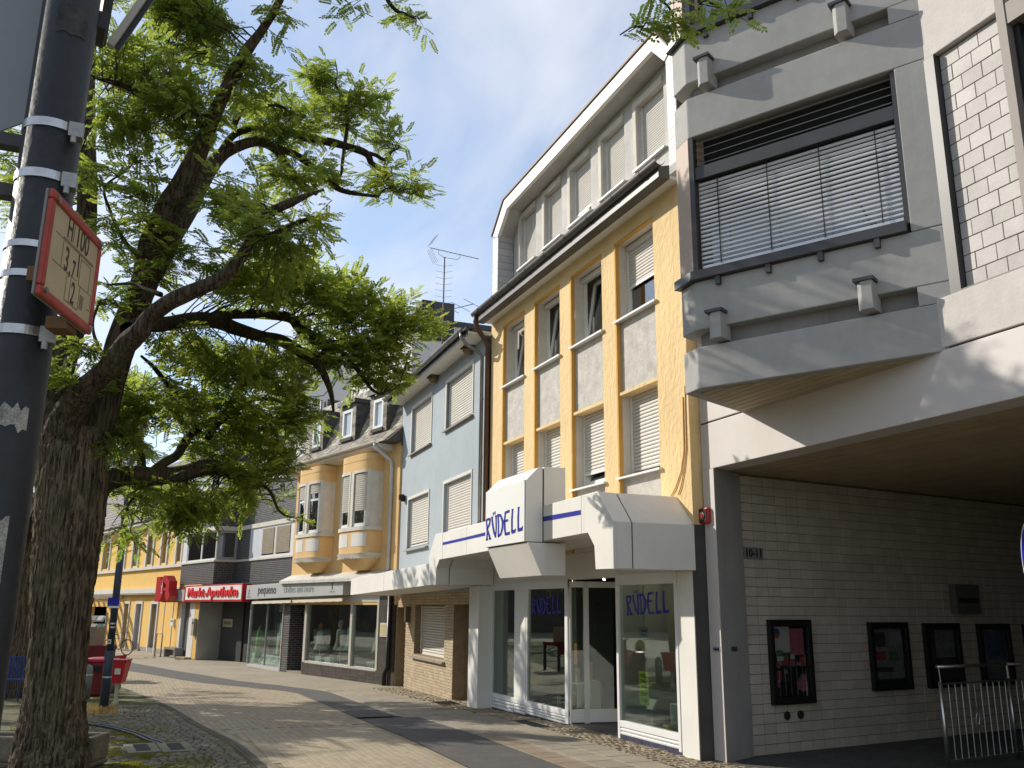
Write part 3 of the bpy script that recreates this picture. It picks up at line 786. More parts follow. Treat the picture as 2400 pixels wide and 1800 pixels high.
# external venetian blind: every slat is one object
w_ = 2.30; h_ = 0.062
prof = [(-0.012, -0.022), (-0.020, -0.010), (-0.017, 0.009), (-0.002, 0.019), (0.002, 0.016), (-0.011, 0.006), (-0.014, -0.010), (-0.007, -0.022)]
bs_me = MB().prism_x(prof, -w_ / 2, w_ / 2).mesh('slat', slat_alu)
for k in range(19):
    M = bay_loc(1.225, -0.10, 6.895 - k * 0.0565) @ Matrix.Rotation(R(8 if k > 3 else 24), 4, 'X')
    link('slat', bs_me, bw, mw=M)
bbox(MB(), 0.08, 2.37, -0.13, -0.085, 5.80, 5.835).build('bottom_rail', slat_alu, bw)
for u in (0.325, 0.945, 1.555, 2.166):
    x, y = bp(u, -0.066); MB().tube([(x, y, 5.82), (x, y, 6.94)], 0.006, 5).build('cord', black_frame, bw)
lv_me = MB().prism_x([(0.0, 0.0), (-0.05, -0.035), (-0.054, -0.029), (0.0, 0.008)], -w_ / 2, w_ / 2).mesh('louvre', mat('louvre_grey', (0.16, 0.16, 0.165), 0.5, 0.1, 3))
bbox(MB(), 0.06, 2.385, -0.26, -0.2, 7.11, 7.505).build('louvre_backing', black_matt, bw)
for k in range(4): link('louvre', lv_me, bw, mw=bay_loc(1.225, -0.10, 7.18 + k * 0.095))
# upper storey window of the bay
wf = MB(); bbox(wf, 0.0, 0.09, -0.30, -0.01, 9.02, 10.795); bbox(wf, 2.34, 2.435, -0.30, -0.03, 9.02, 10.795); bbox(wf, 0.09, 2.34, -0.25, -0.16, 9.02, 9.10); bbox(wf, 1.15, 1.25, -0.25, -0.16, 9.10, 10.79)
bw2 = wf.build('bay_window', dark_metal, cb, label='upper bay window cut by the top of the picture')
bbox(MB(), 0.09, 2.34, -0.22, -0.21, 9.1, 10.79).build('pane', glass_up, bw2)
# soffit of the bay: boards along the facade
poly = [(KK.x, KK.y), (E0.x, E0.y), (E1.x, E1.y), (E2.x, E2.y)]
def xspan(y):
    xs = []
    for (x0, y0), (x1, y1) in zip(poly, poly[1:] + poly[:1]):
        if (y0 - y) * (y1 - y) < 0: xs.append(x0 + (x1 - x0) * (y - y0) / (y1 - y0))
    return (min(xs), max(xs)) if len(xs) > 1 else None
y = 5.99
while y < 7.04:
    a, b = xspan(y), xspan(y + 0.115)
    if a and b:
        MB().hexa([(a[0] + 0.2, y, 4.309), (a[1] - 0.22, y, 4.309), (b[1] - 0.22, y + 0.115, 4.309), (b[0] + 0.2, y + 0.115, 4.309)],
                  [(a[0] + 0.2, y, 4.318), (a[1] - 0.22, y, 4.318), (b[1] - 0.22, y + 0.115, 4.318), (b[0] + 0.2, y + 0.115, 4.318)]).build('soffit_board', soffit_board, cb)
    y += 0.13
# facade plane: fascia over the passage, wall bands, column of the passage
XR = 6.0
fas = MB().box(-10.27, -3.2, YC, YC + 0.35, 3.70, 4.33).build('fascia', concrete_panel, cb, bevel=0.008)
MB().box(-3.19, XR, YC, YC + 0.35, 3.70, 4.33).build('fascia', concrete_panel, cb, bevel=0.008)
MB().box(-10.27, XR, YC + 0.03, YC + 0.35, 4.33, 4.352).build('joint', joint_dark, cb)
MB().box(-10.27, -9.0, YC, YC + 0.5, 4.352, 12.3).build('corner_wall', concrete_panel, cb, bevel=0.008)
MB().box(-6.6, XR, YC, YC + 0.5, 4.352, 4.855).build('wall_band', concrete, cb, bevel=0.008)
MB().box(-6.3, XR, YC + 0.07, YC + 0.5, 7.485, 8.6).build('wall_band', concrete, cb, bevel=0.01)
MB().box(-6.3, XR, YC + 0.05, YC + 0.5, 10.4, 12.3).build('wall_band', concrete, cb, bevel=0.01)
MB().box(-6.3, XR, YC + 0.02, YC + 0.5, 8.61, 8.72).build('sill', dark_metal, cb)
# tiled field between bay and window
tx0, tx1 = -5.90, -5.13
MB().box(-6.2, tx1, YC + 0.16, YC + 0.5, 4.86, 7.485).build('tile_backing', joint_dark, cb)
MB().box(-6.03, tx0 - 0.005, YC + 0.06, YC + 0.16, 4.87, 7.48).build('corner_trim_and_shade', dark_metal, cb)  # no trim here: dark strip painted for the shadow in the recess
MB().box(tx0, tx1, YC + 0.05, YC + 0.15, 4.862, 4.89).build('ledge', mat('ledge_grey', (0.2, 0.19, 0.18), 0.6, 0.1, 4), cb)
pl = []
rows, tw, th = 15, 0.232, 0.1715
for r_ in range(rows):
    z = 7.472 - (r_ + 0.5) * th
    x = tx0 - (tw * 0.42 if r_ % 2 else 0)
    while x < tx1 - 0.02:
        a, b = max(x, tx0), min(x + tw, tx1)
        if b - a > 0.04: pl.append((Matrix.Translation(((a + b) / 2, YC + 0.16, z)) @ WALLM @ Matrix.Rotation(R(rnd.uniform(-0.5, 0.5)), 4, 'X') @ Matrix.Rotation(R(rnd.uniform(-0.5, 0.5)), 4, 'Y'), b - a - 0.006, th - 0.008, 0.02 + rnd.uniform(0, 0.004)))
        x += tw
pieces('tile', pl, tile_grey, cb, 0.003)
# window right of the tiles
wf = MB().box(tx1, tx1 + 0.09, YC + 0.02, YC + 0.3, 4.865, 7.98).box(-1.0, -0.9, YC + 0.02, YC + 0.3, 4.865, 7.48).box(tx1 + 0.09, -1.0, YC + 0.03, YC + 0.2, 7.26, 7.48)
rw = wf.build('window_frame', mat('window_brown_grey', (0.23, 0.2, 0.18), 0.55, 0.1, 3), cb)
MB().box(tx1 + 0.09, -1.0, YC + 0.2, YC + 0.21, 4.9, 7.26).build('pane', glass_up, rw)
MB().box(tx1 + 0.1, tx1 + 0.16, YC + 0.1, YC + 0.2, 4.9, 7.25).build('sash', black_frame, rw)
for k in range(6): MB().prism_x([(YC + 0.1, 7.52 + k * 0.085), (YC + 0.03, 7.49 + k * 0.085), (YC + 0.026, 7.5 + k * 0.085), (YC + 0.1, 7.535 + k * 0.085)], tx1 + 0.09, -1.0).build('louvre', MATS['louvre_grey'], rw)
MB().box(tx1 + 0.05, XR, YC + 0.45, YC + 0.5, 4.86, 10.4).build('dark_room', interior_dark, cb)
MB().box(-10.2, XR, YC + 0.5, 16.0, 3.76, 12.3).build('upper_block', concrete, cb)
# passage: column, tiled wall, soffit boards, added walls that keep it dark
MB().prism_z([(-10.25, YC), (-10.0, YC), (-10.005, YC + 0.012), (-10.285, 7.745), (-10.4, 7.745)], 0.0, 3.698).build('passage_column', mat('column_shade_grey', (0.36, 0.35, 0.34), 0.8, 0.1, 1.5, bump=0.2, bs=40, streak=0.3), cb)  # shade on the passage side is put into this greyer column colour
MB().box(-10.25, -10.0, YC - 0.008, YC - 0.0005, 0.0, 3.697).build('column_face', concrete_panel, cb)
P0 = Vector((-10.30, 7.754)); pd = Vector((math.cos(R(98)), math.sin(R(98)))); pnv = Vector((pd.y, -pd.x))
def pw(u, off=0.0): v = P0 + pd * u + pnv * off; return v.x, v.y
PM = Matrix(((pd.x, 0, pnv.x, 0), (pd.y, 0, pnv.y, 0), (0, 1, 0, 0), (0, 0, 0, 1)))     # piece x along the wall, y up, z out of it
a = [pw(-0.02, -0.012), pw(8.5, -0.012), pw(8.5, -0.3), pw(-0.02, -0.3)]
pwall = MB().prism_z(a, 0, 3.74).build('passage_wall', mat('tile_joint', (0.15, 0.135, 0.11), 0.95, 0.15, 8), cb)
pl = []
for r_ in range(30):
    z = 0.0 + (r_ + 0.5) * 0.127
    if z + 0.06 > 3.71: break
    for k in range(36):
        u = 0.0 + (k + 0.5) * 0.2265
        if u < 0.1: continue
        x, y = pw(u, -0.012)
        M = PM.copy(); M.translation = (x, y, z)
        pl.append((M @ Matrix.Rotation(R(rnd.uniform(-0.4, 0.4)), 4, 'X'), 0.2165, 0.1195, 0.007))
pieces('tile', pl, tile_pass, pwall, 0.002, 300, base=Matrix.Identity(4))
k = 0; y = 7.5
bd_me = {}
while y < 15.5:
    x0 = P0.x + (y - P0.y) * pd.x / pd.y if y > P0.y else -10.27
    MB().box(x0, -3.3, y, y + 0.085, 3.708, 3.72).build('soffit_board', soffit_board, cb) if k < 80 else None
    y += 0.098; k += 1
MB().box(-11.6, -3.0, 7.5, 15.9, 3.725, 3.755).build('soffit_backing', joint_dark, cb)
MB().box(-3.3, -2.9, YC, 16, 0, 3.698).build('added_side_wall', concrete, cb)  # unseen wall, added to darken the passage
MB().box(-12, -2.9, 15.6, 15.9, 0, 3.72).build('added_end_wall', mat('added_wall_dark', (0.1, 0.1, 0.1), 0.9), cb)  # added dark wall, closes the passage so its depth stays dark
sheet('passage_floor', 7.13, 15.6, -11.8, -3.3, mat('passage_asphalt', (0.10, 0.095, 0.085), 0.9, 0.2, 2, bump=0.4, bs=60, spots=0.2), 0.002)
MB().box(-2.9, XR, YC, YC + 0.4, 0, 3.698).build('ground_floor_wall', concrete, cb)

# things on and in the passage
def on_wall(name, label, cat, u, z, off=0.001, group=None):
    x, y = pw(u, off)
    return thing(name, label, cat, (x, y, z), R(98 - 180) + math.pi, group=group) if False else thing(name, label, cat, (x, y, z), math.atan2(pd.y, pd.x), group=group)
# local frame on the wall: x along the wall away from the street, -y out of the wall
def case(label, u0, u1, z0, z1, paper, nm='notice_case'):
    t = on_wall(nm, label, 'notice case', (u0 + u1) / 2, z0, 0.001, 'black notice cases on the passage wall'); w = (u1 - u0) / 2; h = z1 - z0; f = 0.075
    MB().box(-w, -w + f, -0.07, 0, 0, h).box(w - f, w, -0.07, 0, 0, h).box(-w + f, w - f, -0.07, 0, 0, f * 1.3).box(-w + f, w - f, -0.07, 0, h - f * 1.2, h).box(-w + f, w - f, -0.008, 0, f, h - f).build('frame', black_frame, t, bevel=0.004)
    for (a, b, c, d, m) in paper:
        MB().box(-w + f + a * (2 * w - 2 * f), -w + f + b * (2 * w - 2 * f), -0.0105 - 0.0004 * len(t.children), -0.0095, f * 1.3 + c * (h - 2.5 * f), f * 1.3 + d * (h - 2.5 * f)).build('notice', m, t)
    MB().box(-w + f, w - f, -0.052, -0.050, f * 1.3, h - f * 1.2).build('pane', glass_mat('case_glass', (0.9, 0.9, 0.9), 0.02, 0.25), t)
    return t
pap_w = mat('paper_white', (0.62, 0.62, 0.58), 0.9, 0.04, 2); pap_p = mat('paper_pink', (0.5, 0.15, 0.2), 0.9, 0.2, 9); pap_g = mat('paper_grey', (0.3, 0.31, 0.3), 0.9, 0.3, 14); pap_b = mat('paper_blue', (0.12, 0.18, 0.3), 0.9, 0.4, 12); pap_d = mat('paper_dark', (0.07, 0.06, 0.06), 0.9, 0.4, 18); pap_r = mat('paper_red', (0.4, 0.08, 0.05), 0.9, 0.3, 12); pap_gr = mat('paper_green', (0.1, 0.2, 0.08), 0.9, 0.3, 12)
cl = [(0.0, 0.52, 0.62, 1.0, pap_w), (0.53, 0.93, 0.58, 0.97, pap_p), (0.78, 0.95, 0.42, 0.56, pap_r)]
rr = random.Random(5)
for k in range(26):
    a = rr.uniform(0, 0.82); c_ = rr.uniform(0.02, 0.55)
    cl.append((a, a + rr.uniform(0.10, 0.22), c_, c_ + rr.uniform(0.05, 0.13), rr.choice([pap_d, pap_d, pap_g, pap_b, pap_r, pap_gr, pap_p, pap_w])))
t = case('black notice case full of leaflets, pink poster at its top right', 0.36, 1.175, 0.615, 1.725, cl)
o = MB().disc((-0.235, -0.0125, 0.93), 0.062, (0, -1, 0), 0.001).build('round_emblem', mat('emblem_blue', (0.05, 0.12, 0.35), 0.8), t)
MB().prism_y([(-0.235 + 0.062 * math.cos(a), 0.925 + 0.062 * math.sin(a)) for a in [math.pi + math.pi * q / 10 for q in range(11)]], -0.0145, -0.0137).build('emblem_half', mat('emblem_orange', (0.5, 0.12, 0.02), 0.8), t)
case('black notice case with printed page of pictures, second from the street', 2.42, 3.30, 0.72, 1.69, [(0.02, 0.95, 0.08, 1.0, pap_g), (0.05, 0.42, 0.66, 0.93, pap_d), (0.08, 0.40, 0.42, 0.58, pap_r), (0.5, 0.8, 0.40, 0.56, pap_gr), (0.55, 0.92, 0.68, 0.95, mat('paper_grey_light', (0.38, 0.38, 0.36), 0.9, 0.2, 12)), (0.08, 0.6, 0.20, 0.29, pap_d)])
case('black notice case with blank grey backing, third from the street', 3.70, 4.577, 0.715, 1.675, [(0.0, 1.0, 0.0, 1.0, pap_d), (0.3, 0.95, 0.45, 0.98, pap_g)])
case('black notice case with bluish sheet behind the handrail, fourth from the street', 5.085, 5.94, 0.70, 1.665, [(0.0, 1.0, 0.0, 1.0, pap_g), (0.2, 0.95, 0.4, 0.95, pap_b)])
case('black notice case cut by the edge of the picture, deepest in the passage', 6.385, 7.25, 0.70, 1.65, [(0.0, 1.0, 0.0, 1.0, pap_g)])
t = on_wall('house_number_plate', 'dark house number plate 10-11 on the tiled passage wall', 'number plate', 0.18, 2.535)
MB().box(-0.18, 0.18, -0.02, 0, 0, 0.155).build('plate', mat('plate_grey', (0.2, 0.2, 0.2), 0.5, 0.1, 6), t, bevel=0.003)
text('10-11', 0.15, black_frame, t, 0, -0.022, 0.03, 0.002, 0.95, 0, 0.004)
t = on_wall('wall_box', 'dark grey metal box high on the tiled wall above the notice cases', 'box', 4.8, 1.82)
MB().box(-0.32, 0.32, -0.12, 0, 0, 0.455).build('casing', mat('box_grey', (0.11, 0.11, 0.11), 0.6, 0.1, 5), t, bevel=0.008)
MB().box(-0.25, 0.25, -0.128, -0.121, 0.17, 0.25).build('grille', black_matt, t)
for u, lab in ((0.65, 'oval dark vent hole below the leaflet case, nearer the street'), (0.908, 'oval dark vent hole below the leaflet case, farther from the street')):
    t = on_wall('vent_hole', lab, 'vent', u, 0.47)
    MB().tube([(0, -0.012, 0), (0, 0.0, 0)], 0.058, 20).build('rim', mat('vent_dark', (0.03, 0.028, 0.025), 0.8), t)
    MB().tube([(0, -0.014, 0), (0, -0.0122, 0)], 0.045, 20).build('grille', black_matt, t)
# red-framed black alarm box on the column
t = thing('alarm_box', 'small black box with red rim and red lamp on the passage column', 'alarm', (-10.205, YC - 0.01, 2.97))
MB().box(-0.115, 0.115, -0.06, 0, 0, 0.215).build('casing', mat('alarm_red', (0.5, 0.02, 0.015), 0.4), t, bevel=0.02)
MB().box(-0.095, 0.095, -0.066, -0.0605, 0.02, 0.195).build('front', black_frame, t, bevel=0.002)
MB().disc((0, -0.0665, 0.108), 0.052, (0, -1, 0), 0.012, 20).build('bezel', mat('alarm_grey', (0.3, 0.3, 0.3), 0.4), t)
MB().disc((0, -0.079, 0.108), 0.034, (0, -1, 0), 0.012, 20).build('lamp', mat('alarm_lens', (0.7, 0.03, 0.02), 0.2), t)
for x_, z_, lab, yy in ((-10.10, 1.355, 'little name plate on the sunlit face of the passage column', YC - 0.009),):
    t = thing('name_plate', lab, 'plate', (x_, yy, z_)); MB().box(-0.075, 0.075, -0.006, 0, -0.03, 0.03).build('plate', mat('plate_violet', (0.25, 0.25, 0.34), 0.5), t); MB().box(-0.06, 0.06, -0.0075, -0.0062, -0.012, 0.012).build('lettering', black_matt, t)
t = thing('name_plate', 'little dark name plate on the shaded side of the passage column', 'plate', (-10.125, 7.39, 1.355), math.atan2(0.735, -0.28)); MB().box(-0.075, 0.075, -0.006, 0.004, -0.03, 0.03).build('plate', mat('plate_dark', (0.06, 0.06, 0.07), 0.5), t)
# railing
ra = math.atan2(math.sin(R(98)), math.cos(R(98)))
def railing(u0, label):
    t = thing('railing', label, 'railing', (-8.76 + math.cos(ra) * u0, 9.47 + math.sin(ra) * u0, 0.0), ra, group='stainless steel railings in the passage'); L = 1.46
    MB().tube([(0, 0, 0), (0, 0, 1.0)], 0.024, 14).build('post', steel, t, smooth=True); 
    MB().tube([(L, 0, 0), (L, 0, 1.0)], 0.024, 14).build('post', steel, t, smooth=True)
    MB().tube([(-0.03, 0, 1.18), (L + 0.02, 0, 1.18)], 0.021, 14).build('handrail', steel, t, smooth=True)
    for x in (0.0, L - 0.02): MB().tube([(x + 0.01, 0, 1.0), (x, 0, 1.17)], 0.007, 8).build('handrail_bracket', steel, t)
    MB().box(0.02, L - 0.02, -0.015, 0.015, 0.965, 0.985).build('top_bar', steel, t); MB().box(0.02, L - 0.02, -0.015, 0.015, 0.06, 0.085).build('bottom_bar', steel, t)
    for k in range(10):
        x = 0.16 + k * 0.134
        if k == 4:
            mb = MB(); mb.tube([(x, 0, 0.085), (x, 0, 0.40), (x - 0.035, 0, 0.45), (x - 0.045, 0, 0.53), (x - 0.01, 0, 0.60)], 0.006, 6).tube([(x, 0, 0.965), (x, 0, 0.68), (x + 0.035, 0, 0.62), (x + 0.045, 0, 0.54), (x + 0.01, 0, 0.46)], 0.006, 6)
            mb.build('scroll_bar', steel, t)
        else: MB().tube([(x, 0, 0.085), (x, 0, 0.965)], 0.0065, 8).build('bar', steel, t)
    return t
railing(0.0, 'stainless railing with scroll motif, nearest the street in the passage')
railing(1.46, 'stainless railing cut by the edge of the picture, behind the first railing')
# round blue traffic sign at the right edge
t = thing('traffic_sign', 'round blue traffic sign with white rim on a steel post before the passage', 'traffic sign', (-5.2, 6.62, 0), 0)
t.location = (-5.06, 6.58, 0); t.rotation_euler = (0, 0, R(-38))
MB().tube([(0, 0.06, 0), (0, 0.06, 2.75)], 0.03, 12).build('post', steel, t, smooth=True)
MB().tube([(0, 0.0, 2.265), (0, 0.012, 2.265)], 0.30, 40).build('plate', mat('sign_back_white', (0.7, 0.7, 0.7), 0.4), t)
MB().tube([(0, -0.003, 2.265), (0, -0.0005, 2.265)], 0.275, 40).build('blue_field', sign_blue, t)

# ------------------------------------------------------------------ yellow shop house
rh = thing('yellow_shop_house', 'yellow rendered shop house with white dormer floor above the blue lettered shop sign', 'house', (-14.0, 6.95, 0), world=True)
YF = 6.95
XL, XRR = -17.88, -10.28
cols = [(-17.13, -16.03), (-15.48, -14.38), (-13.87, -12.73), (-12.22, -11.06)]
Z2T, Z2B, Z1T, Z1B = 7.74, 6.43, 5.15, 3.87
mb = MB()
wall_mesh(mb, XL, XRR, 2.75, 8.02, [(a, b, 2.76, Z2T) for a, b in cols], YF, 0.06)
mb.poly([(XL, YF, 2.75), (XL, YF, 8.0), (XL, YF + 0.4, 8.0), (XL, YF + 0.4, 2.75)])
mb.poly([(XRR, YF, 2.75), (XRR, YF + 0.3, 2.75), (XRR, YF + 0.3, 8.0), (XRR, YF, 8.0)])
w = mb.build('wall', rue_yellow, rh)
# ochre edging at the left side and head of every recess
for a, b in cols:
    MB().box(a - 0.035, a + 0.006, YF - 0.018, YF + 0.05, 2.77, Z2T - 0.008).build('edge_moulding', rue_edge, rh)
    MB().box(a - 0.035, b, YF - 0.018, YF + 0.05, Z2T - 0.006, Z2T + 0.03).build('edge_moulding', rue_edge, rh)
shut = [(0, 0, 0, 0.32), (0.92, 0.92, 0.78, 0.96)]
for ci, (a, b) in enumerate(cols):
    # grey roughcast fields with the window openings
    for za, zb in ((2.76, Z1B), (Z1T, Z2B)): wall_mesh(MB(), a, b, za, zb, [], YF + 0.06, 0.2).build('spandrel', grey_render, rh)
    for z0, z1 in ((Z1B, Z1T), (Z2B, Z2T)):
        rv = MB()
        e0, e1 = YF + 0.062, YF + 0.27
        rv.poly([(a, e0, z0), (a, e0, z1), (a, e1, z1), (a, e1, z0)]); rv.poly([(b, e0, z0), (b, e1, z0), (b, e1, z1), (b, e0, z1)])
        rv.poly([(a, e0, z0), (a, e1, z0), (b, e1, z0), (b, e0, z0)])
        if z1 == Z2T: rv.poly([(a, e0, z1), (b, e0, z1), (b, e1, z1), (a, e1, z1)])
        rv.build('reveal', pale_reveal, rh)
    MB().box(a + 0.002, b - 0.002, YF + 0.003, YF + 0.27, Z1T, Z1T + 0.05).build('lintel', rue_yellow, rh)
    yw = YF + 0.24
    kind2 = (0, 0, 0, 0.55)[ci]
    w2 = window(rh, a + 0.01, b - 0.01, Z2B, Z2T - 0.02, yw, shutter=kind2, tilt=(ci < 3), pitch=0.055, sill=(a - 0.05, b + 0.06, 0.30, 0.015), label=('window with half lowered shutter' if ci == 3 else 'window with tilted sash'))
    MB().box(a + 0.02, b - 0.02, yw - 0.06, yw + 0.02, Z2T - 0.11, Z2T - 0.021).build('shutter_box', shutter_grey, w2)
    curtain(w2, a + 0.08, b - 0.08, Z2B + 0.05, Z2T - 0.05, yw + 0.3, curtain_m)
    MB().box(a, b, yw + 0.5, yw + 0.52, Z2B - 0.2, Z2T + 0.1).build('room', interior_dark, w2)
    s1 = (0.97, 0.97, 0.80, 0.97)[ci]
    w1 = window(rh, a + 0.01, b - 0.01, Z1B, Z1T - 0.0, yw, shutter=s1, pitch=0.058, sill=(a - 0.05, b + 0.06, 0.30, 0.015), tilt=(ci == 2))
    MB().box(a, b, yw + 0.4, yw + 0.42, Z1B - 0.2, Z1T + 0.1).build('room', interior_dark, w1)
# eaves, gutter and dormer storey
MB().box(XL, XRR, YF - 0.33, YF + 0.3, 8.02, 8.07).build('eaves_soffit', soffit_white, rh)
MB().prism_x([(YF - 0.38, 8.0), (YF - 0.38, 8.16), (YF - 0.19, 8.22), (YF - 0.19, 8.0)], XL, XRR + 0.03).build('fascia_board', gutter_dark, rh)
g = MB()
def half_gutter(mb, x0, x1, y, z, r, seg=9):
    pr = [(y + r * math.cos(math.pi + math.pi * k / seg), z + r * math.sin(math.pi + math.pi * k / seg)) for k in range(seg + 1)]
    pr += [(y + (r - 0.008) * math.cos(2 * math.pi - math.pi * k / seg), z + (r - 0.008) * math.sin(2 * math.pi - math.pi * k / seg)) for k in range(seg + 1)]
    return mb.prism_x(pr, x0, x1)
half_gutter(g, XL - 0.05, XRR + 0.12, YF - 0.41, 8.22, 0.085)
gt = g.build('gutter', gutter_dark, rh, smooth=False)
for k in range(9): half_gutter(MB(), XL + 0.35 + k * 0.86, XL + 0.385 + k * 0.86, YF - 0.41, 8.22, 0.092).build('gutter_bracket', gutter_dark, gt)
MB().tube([(XL + 0.05, YF - 0.41, 8.14), (XL + 0.05, YF - 0.41, 8.02), (XL + 0.02, YF - 0.33, 7.86), (XL - 0.02, YF - 0.13, 7.62), (XL - 0.03, YF - 0.075, 7.48), (XL - 0.03, YF - 0.075, 2.9)], 0.055, 12).build('downpipe', pipe_brown, rh, smooth=True)
YD = YF + 0.38
dwin = [(-17.13, -16.31), (-15.84, -15.05), (-14.62, -13.78), (-13.32, -12.50), (-12.05, -11.20)]
mb = MB(); wall_mesh(mb, XL + 0.35, XRR, 8.35, 11.0, [(a, b, 9.13, 10.31) for a, b in dwin], YD, 0.16)
mb.build('dormer_wall', dorm_grey, rh)
MB().box(XL + 0.3, XRR, YF - 0.02, YD - 0.005, 8.22, 8.36).build('dormer_ledge', dorm_grey, rh)
for i, (a, b) in enumerate(dwin):
    # pale frame band round each opening, standing slightly proud
    fb = MB().box(a - 0.10, a, YD - 0.035, YD - 0.002, 9.06, 10.42).box(a, b, YD - 0.035, YD - 0.002, 10.315, 10.42)
    fb.build('window_surround', pale_reveal, rh)
    w_ = window(rh, a, b, 9.13, 10.31, YD + 0.12, shutter=(1.0, 1.0, 0.82, 1.0, 1.0)[i], pitch=0.046, sill=(a - 0.07, b + 0.06, 0.20, 0.0), lastbar=(i == 2), label='dormer window')
    MB().box(a, b, YD + 0.35, YD + 0.37, 9.0, 10.4).build('room', interior_dark, w_)
# the dormer's frame: white boards, slanted at both ends
fo = [(XL, 8.25), (XL, 10.12), (-17.20, 10.74), (-10.80, 10.86), (-10.36, 10.30), (-10.30, 8.30)]
fi = [(XL + 0.32, 8.25), (XL + 0.32, 10.0), (-17.02, 10.46), (-10.90, 10.60), (-10.55, 10.20), (-10.50, 8.30)]
slate_white = mat('white_slate', (0.66, 0.65, 0.62), 0.6, 0.12, 3, piece=0.10, streak=0.2)
slate_lead = mat('grey_slate', (0.40, 0.40, 0.40), 0.6, 0.12, 3, piece=0.08, streak=0.2)
for k in range(5):
    a, b, c, d = fo[k], fo[k + 1], fi[k + 1], fi[k]
    if k in (0, 4):
        mb = MB().hexa([(p[0], YF + 0.02, p[1]) for p in (a, b, c, d)], [(p[0], YD + 1.5, p[1]) for p in (a, b, c, d)])
        mb.build('slate_backing', joint_dark, rh)
        # slates hung on the upright ends
        n = int(abs(b[1] - a[1]) / 0.165)
        for q in range(n):
            z0 = min(a[1], b[1]) + q * 0.165
            xa, xb = (a[0] + 0.004, d[0] - 0.004) if k == 0 else (c[0] + 0.01, b[0])
            if k == 4: xa, xb = -10.53, -10.30
            MB().prism_y([(xa, z0), (xb, z0 + 0.02), (xb, z0 + 0.178), (xa, z0 + 0.158)], YF + 0.0, YF + 0.019).build('slate', slate_white, rh)
            if k == 0: MB().prism_x([(YF + 0.02, z0), (YD + 0.0, z0), (YD + 0.0, z0 + 0.158), (YF + 0.02, z0 + 0.158)], XL + 0.321, XL + 0.332).build('slate', slate_lead, rh)
    else:
        MB().hexa([(p[0], YF - 0.02, p[1]) for p in (a, b, c, d)], [(p[0], YF + 0.06, p[1]) for p in (a, b, c, d)]).build('fascia_panel', white_paint, rh)
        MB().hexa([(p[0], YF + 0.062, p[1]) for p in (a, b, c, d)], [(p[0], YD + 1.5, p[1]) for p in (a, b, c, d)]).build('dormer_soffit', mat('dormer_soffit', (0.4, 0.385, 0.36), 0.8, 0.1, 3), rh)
    if k in (1, 2, 3):
        a2, b2 = (a[0], a[1] + 0.002), (b[0], b[1] + 0.002)
        MB().hexa([(a2[0], YF - 0.05, a2[1]), (b2[0], YF - 0.05, b2[1]), (b2[0], YF - 0.05, b2[1] + 0.045), (a2[0], YF - 0.05, a2[1] + 0.045)],
                  [(a2[0], YD + 2.5, a2[1]), (b2[0], YD + 2.5, b2[1]), (b2[0], YD + 2.5, b2[1] + 0.045), (a2[0], YD + 2.5, a2[1] + 0.045)]).build('roof_edge', mat('roof_edge_brown', (0.14, 0.075, 0.05), 0.6, 0.15, 4), rh)
MB().box(XL + 0.01, XRR - 0.02, YD + 0.2, 15.5, 3.78, 8.2).build('house_body', grey_render, rh)
MB().prism_y([(XL + 0.02, 8.2), (XL + 0.02, 10.1), (-17.2, 10.7), (-10.8, 10.82), (-10.4, 10.3), (-10.35, 8.2)], YD + 0.5, 15.4).build('roof', slate_lead, rh)
# cables on the wall by the concrete corner
mb = MB().tube([(-10.40, YF - 0.008, 4.75), (-10.42, YF - 0.01, 4.0), (-10.50, YF - 0.012, 3.72), (-10.66, YF - 0.014, 3.50), (-10.78, YF - 0.014, 3.40)], 0.008, 6)
mb.build('cable', rue_edge, rh)
MB().tube([(-10.34, YF - 0.008, 4.9), (-10.36, YF - 0.01, 4.0), (-10.42, YF - 0.012, 3.75), (-10.52, YF - 0.014, 3.50), (-10.6, YF - 0.014, 3.40)], 0.008, 6).build('cable', rue_edge, rh)

# ---- shop canopy and sign (fixed to the house: parts of a thing of its own that could be lifted off)
cp = thing('shop_canopy', 'white panelled shop canopy with blue stripe and boxy lettered sign', 'shop canopy', (-14.0, 5.75, 2.3), world=True)
CY = 5.70
main = [(-18.06, 2.29), (-17.57, 2.285), (-17.55, 2.61), (-17.37, 2.775), (-11.13, 2.85), (-10.95, 2.85), (-10.77, 2.665), (-10.74, 2.355), (-10.25, 2.345), (-10.25, 2.957), (-10.656, 3.385), (-11.11, 3.378), (-17.25, 3.295), (-17.66, 3.306), (-18.085, 2.842)]
# front split into panels by joints; depth back to the wall
def panel(pts, y0, y1, nm='panel', m=white_paint, bev=0.006): return MB().prism_y(pts, y0, y1).build(nm, m, cp, bevel=bev)
J = 0.006
panel([(-18.06, 2.29), (-17.57, 2.285), (-17.55, 2.61), (-17.37, 2.775), (-17.20, 2.777), (-17.20, 3.296), (-17.66, 3.306), (-18.085, 2.842)], CY, CY + 0.05)
panel([(-17.20 + J, 2.777), (-15.80 - J, 2.794), (-15.80 - J, 3.316), (-17.20 + J, 3.296)], CY + 0.004, CY + 0.05)
panel([(-15.80 + J, 2.794), (-14.02, 2.815), (-14.02, 3.337), (-15.80 + J, 3.316)], CY + 0.002, CY + 0.05)
panel([(-12.40, 2.835), (-11.14 - J, 2.85), (-11.14 - J, 3.377), (-12.40, 3.360)], CY + 0.002, CY + 0.05)
panel([(-11.14 + J, 2.85), (-10.95, 2.85), (-10.77, 2.665), (-10.74, 2.355), (-10.25, 2.345), (-10.25, 2.957), (-10.656, 3.385), (-11.14 + J, 3.377)], CY, CY + 0.05)
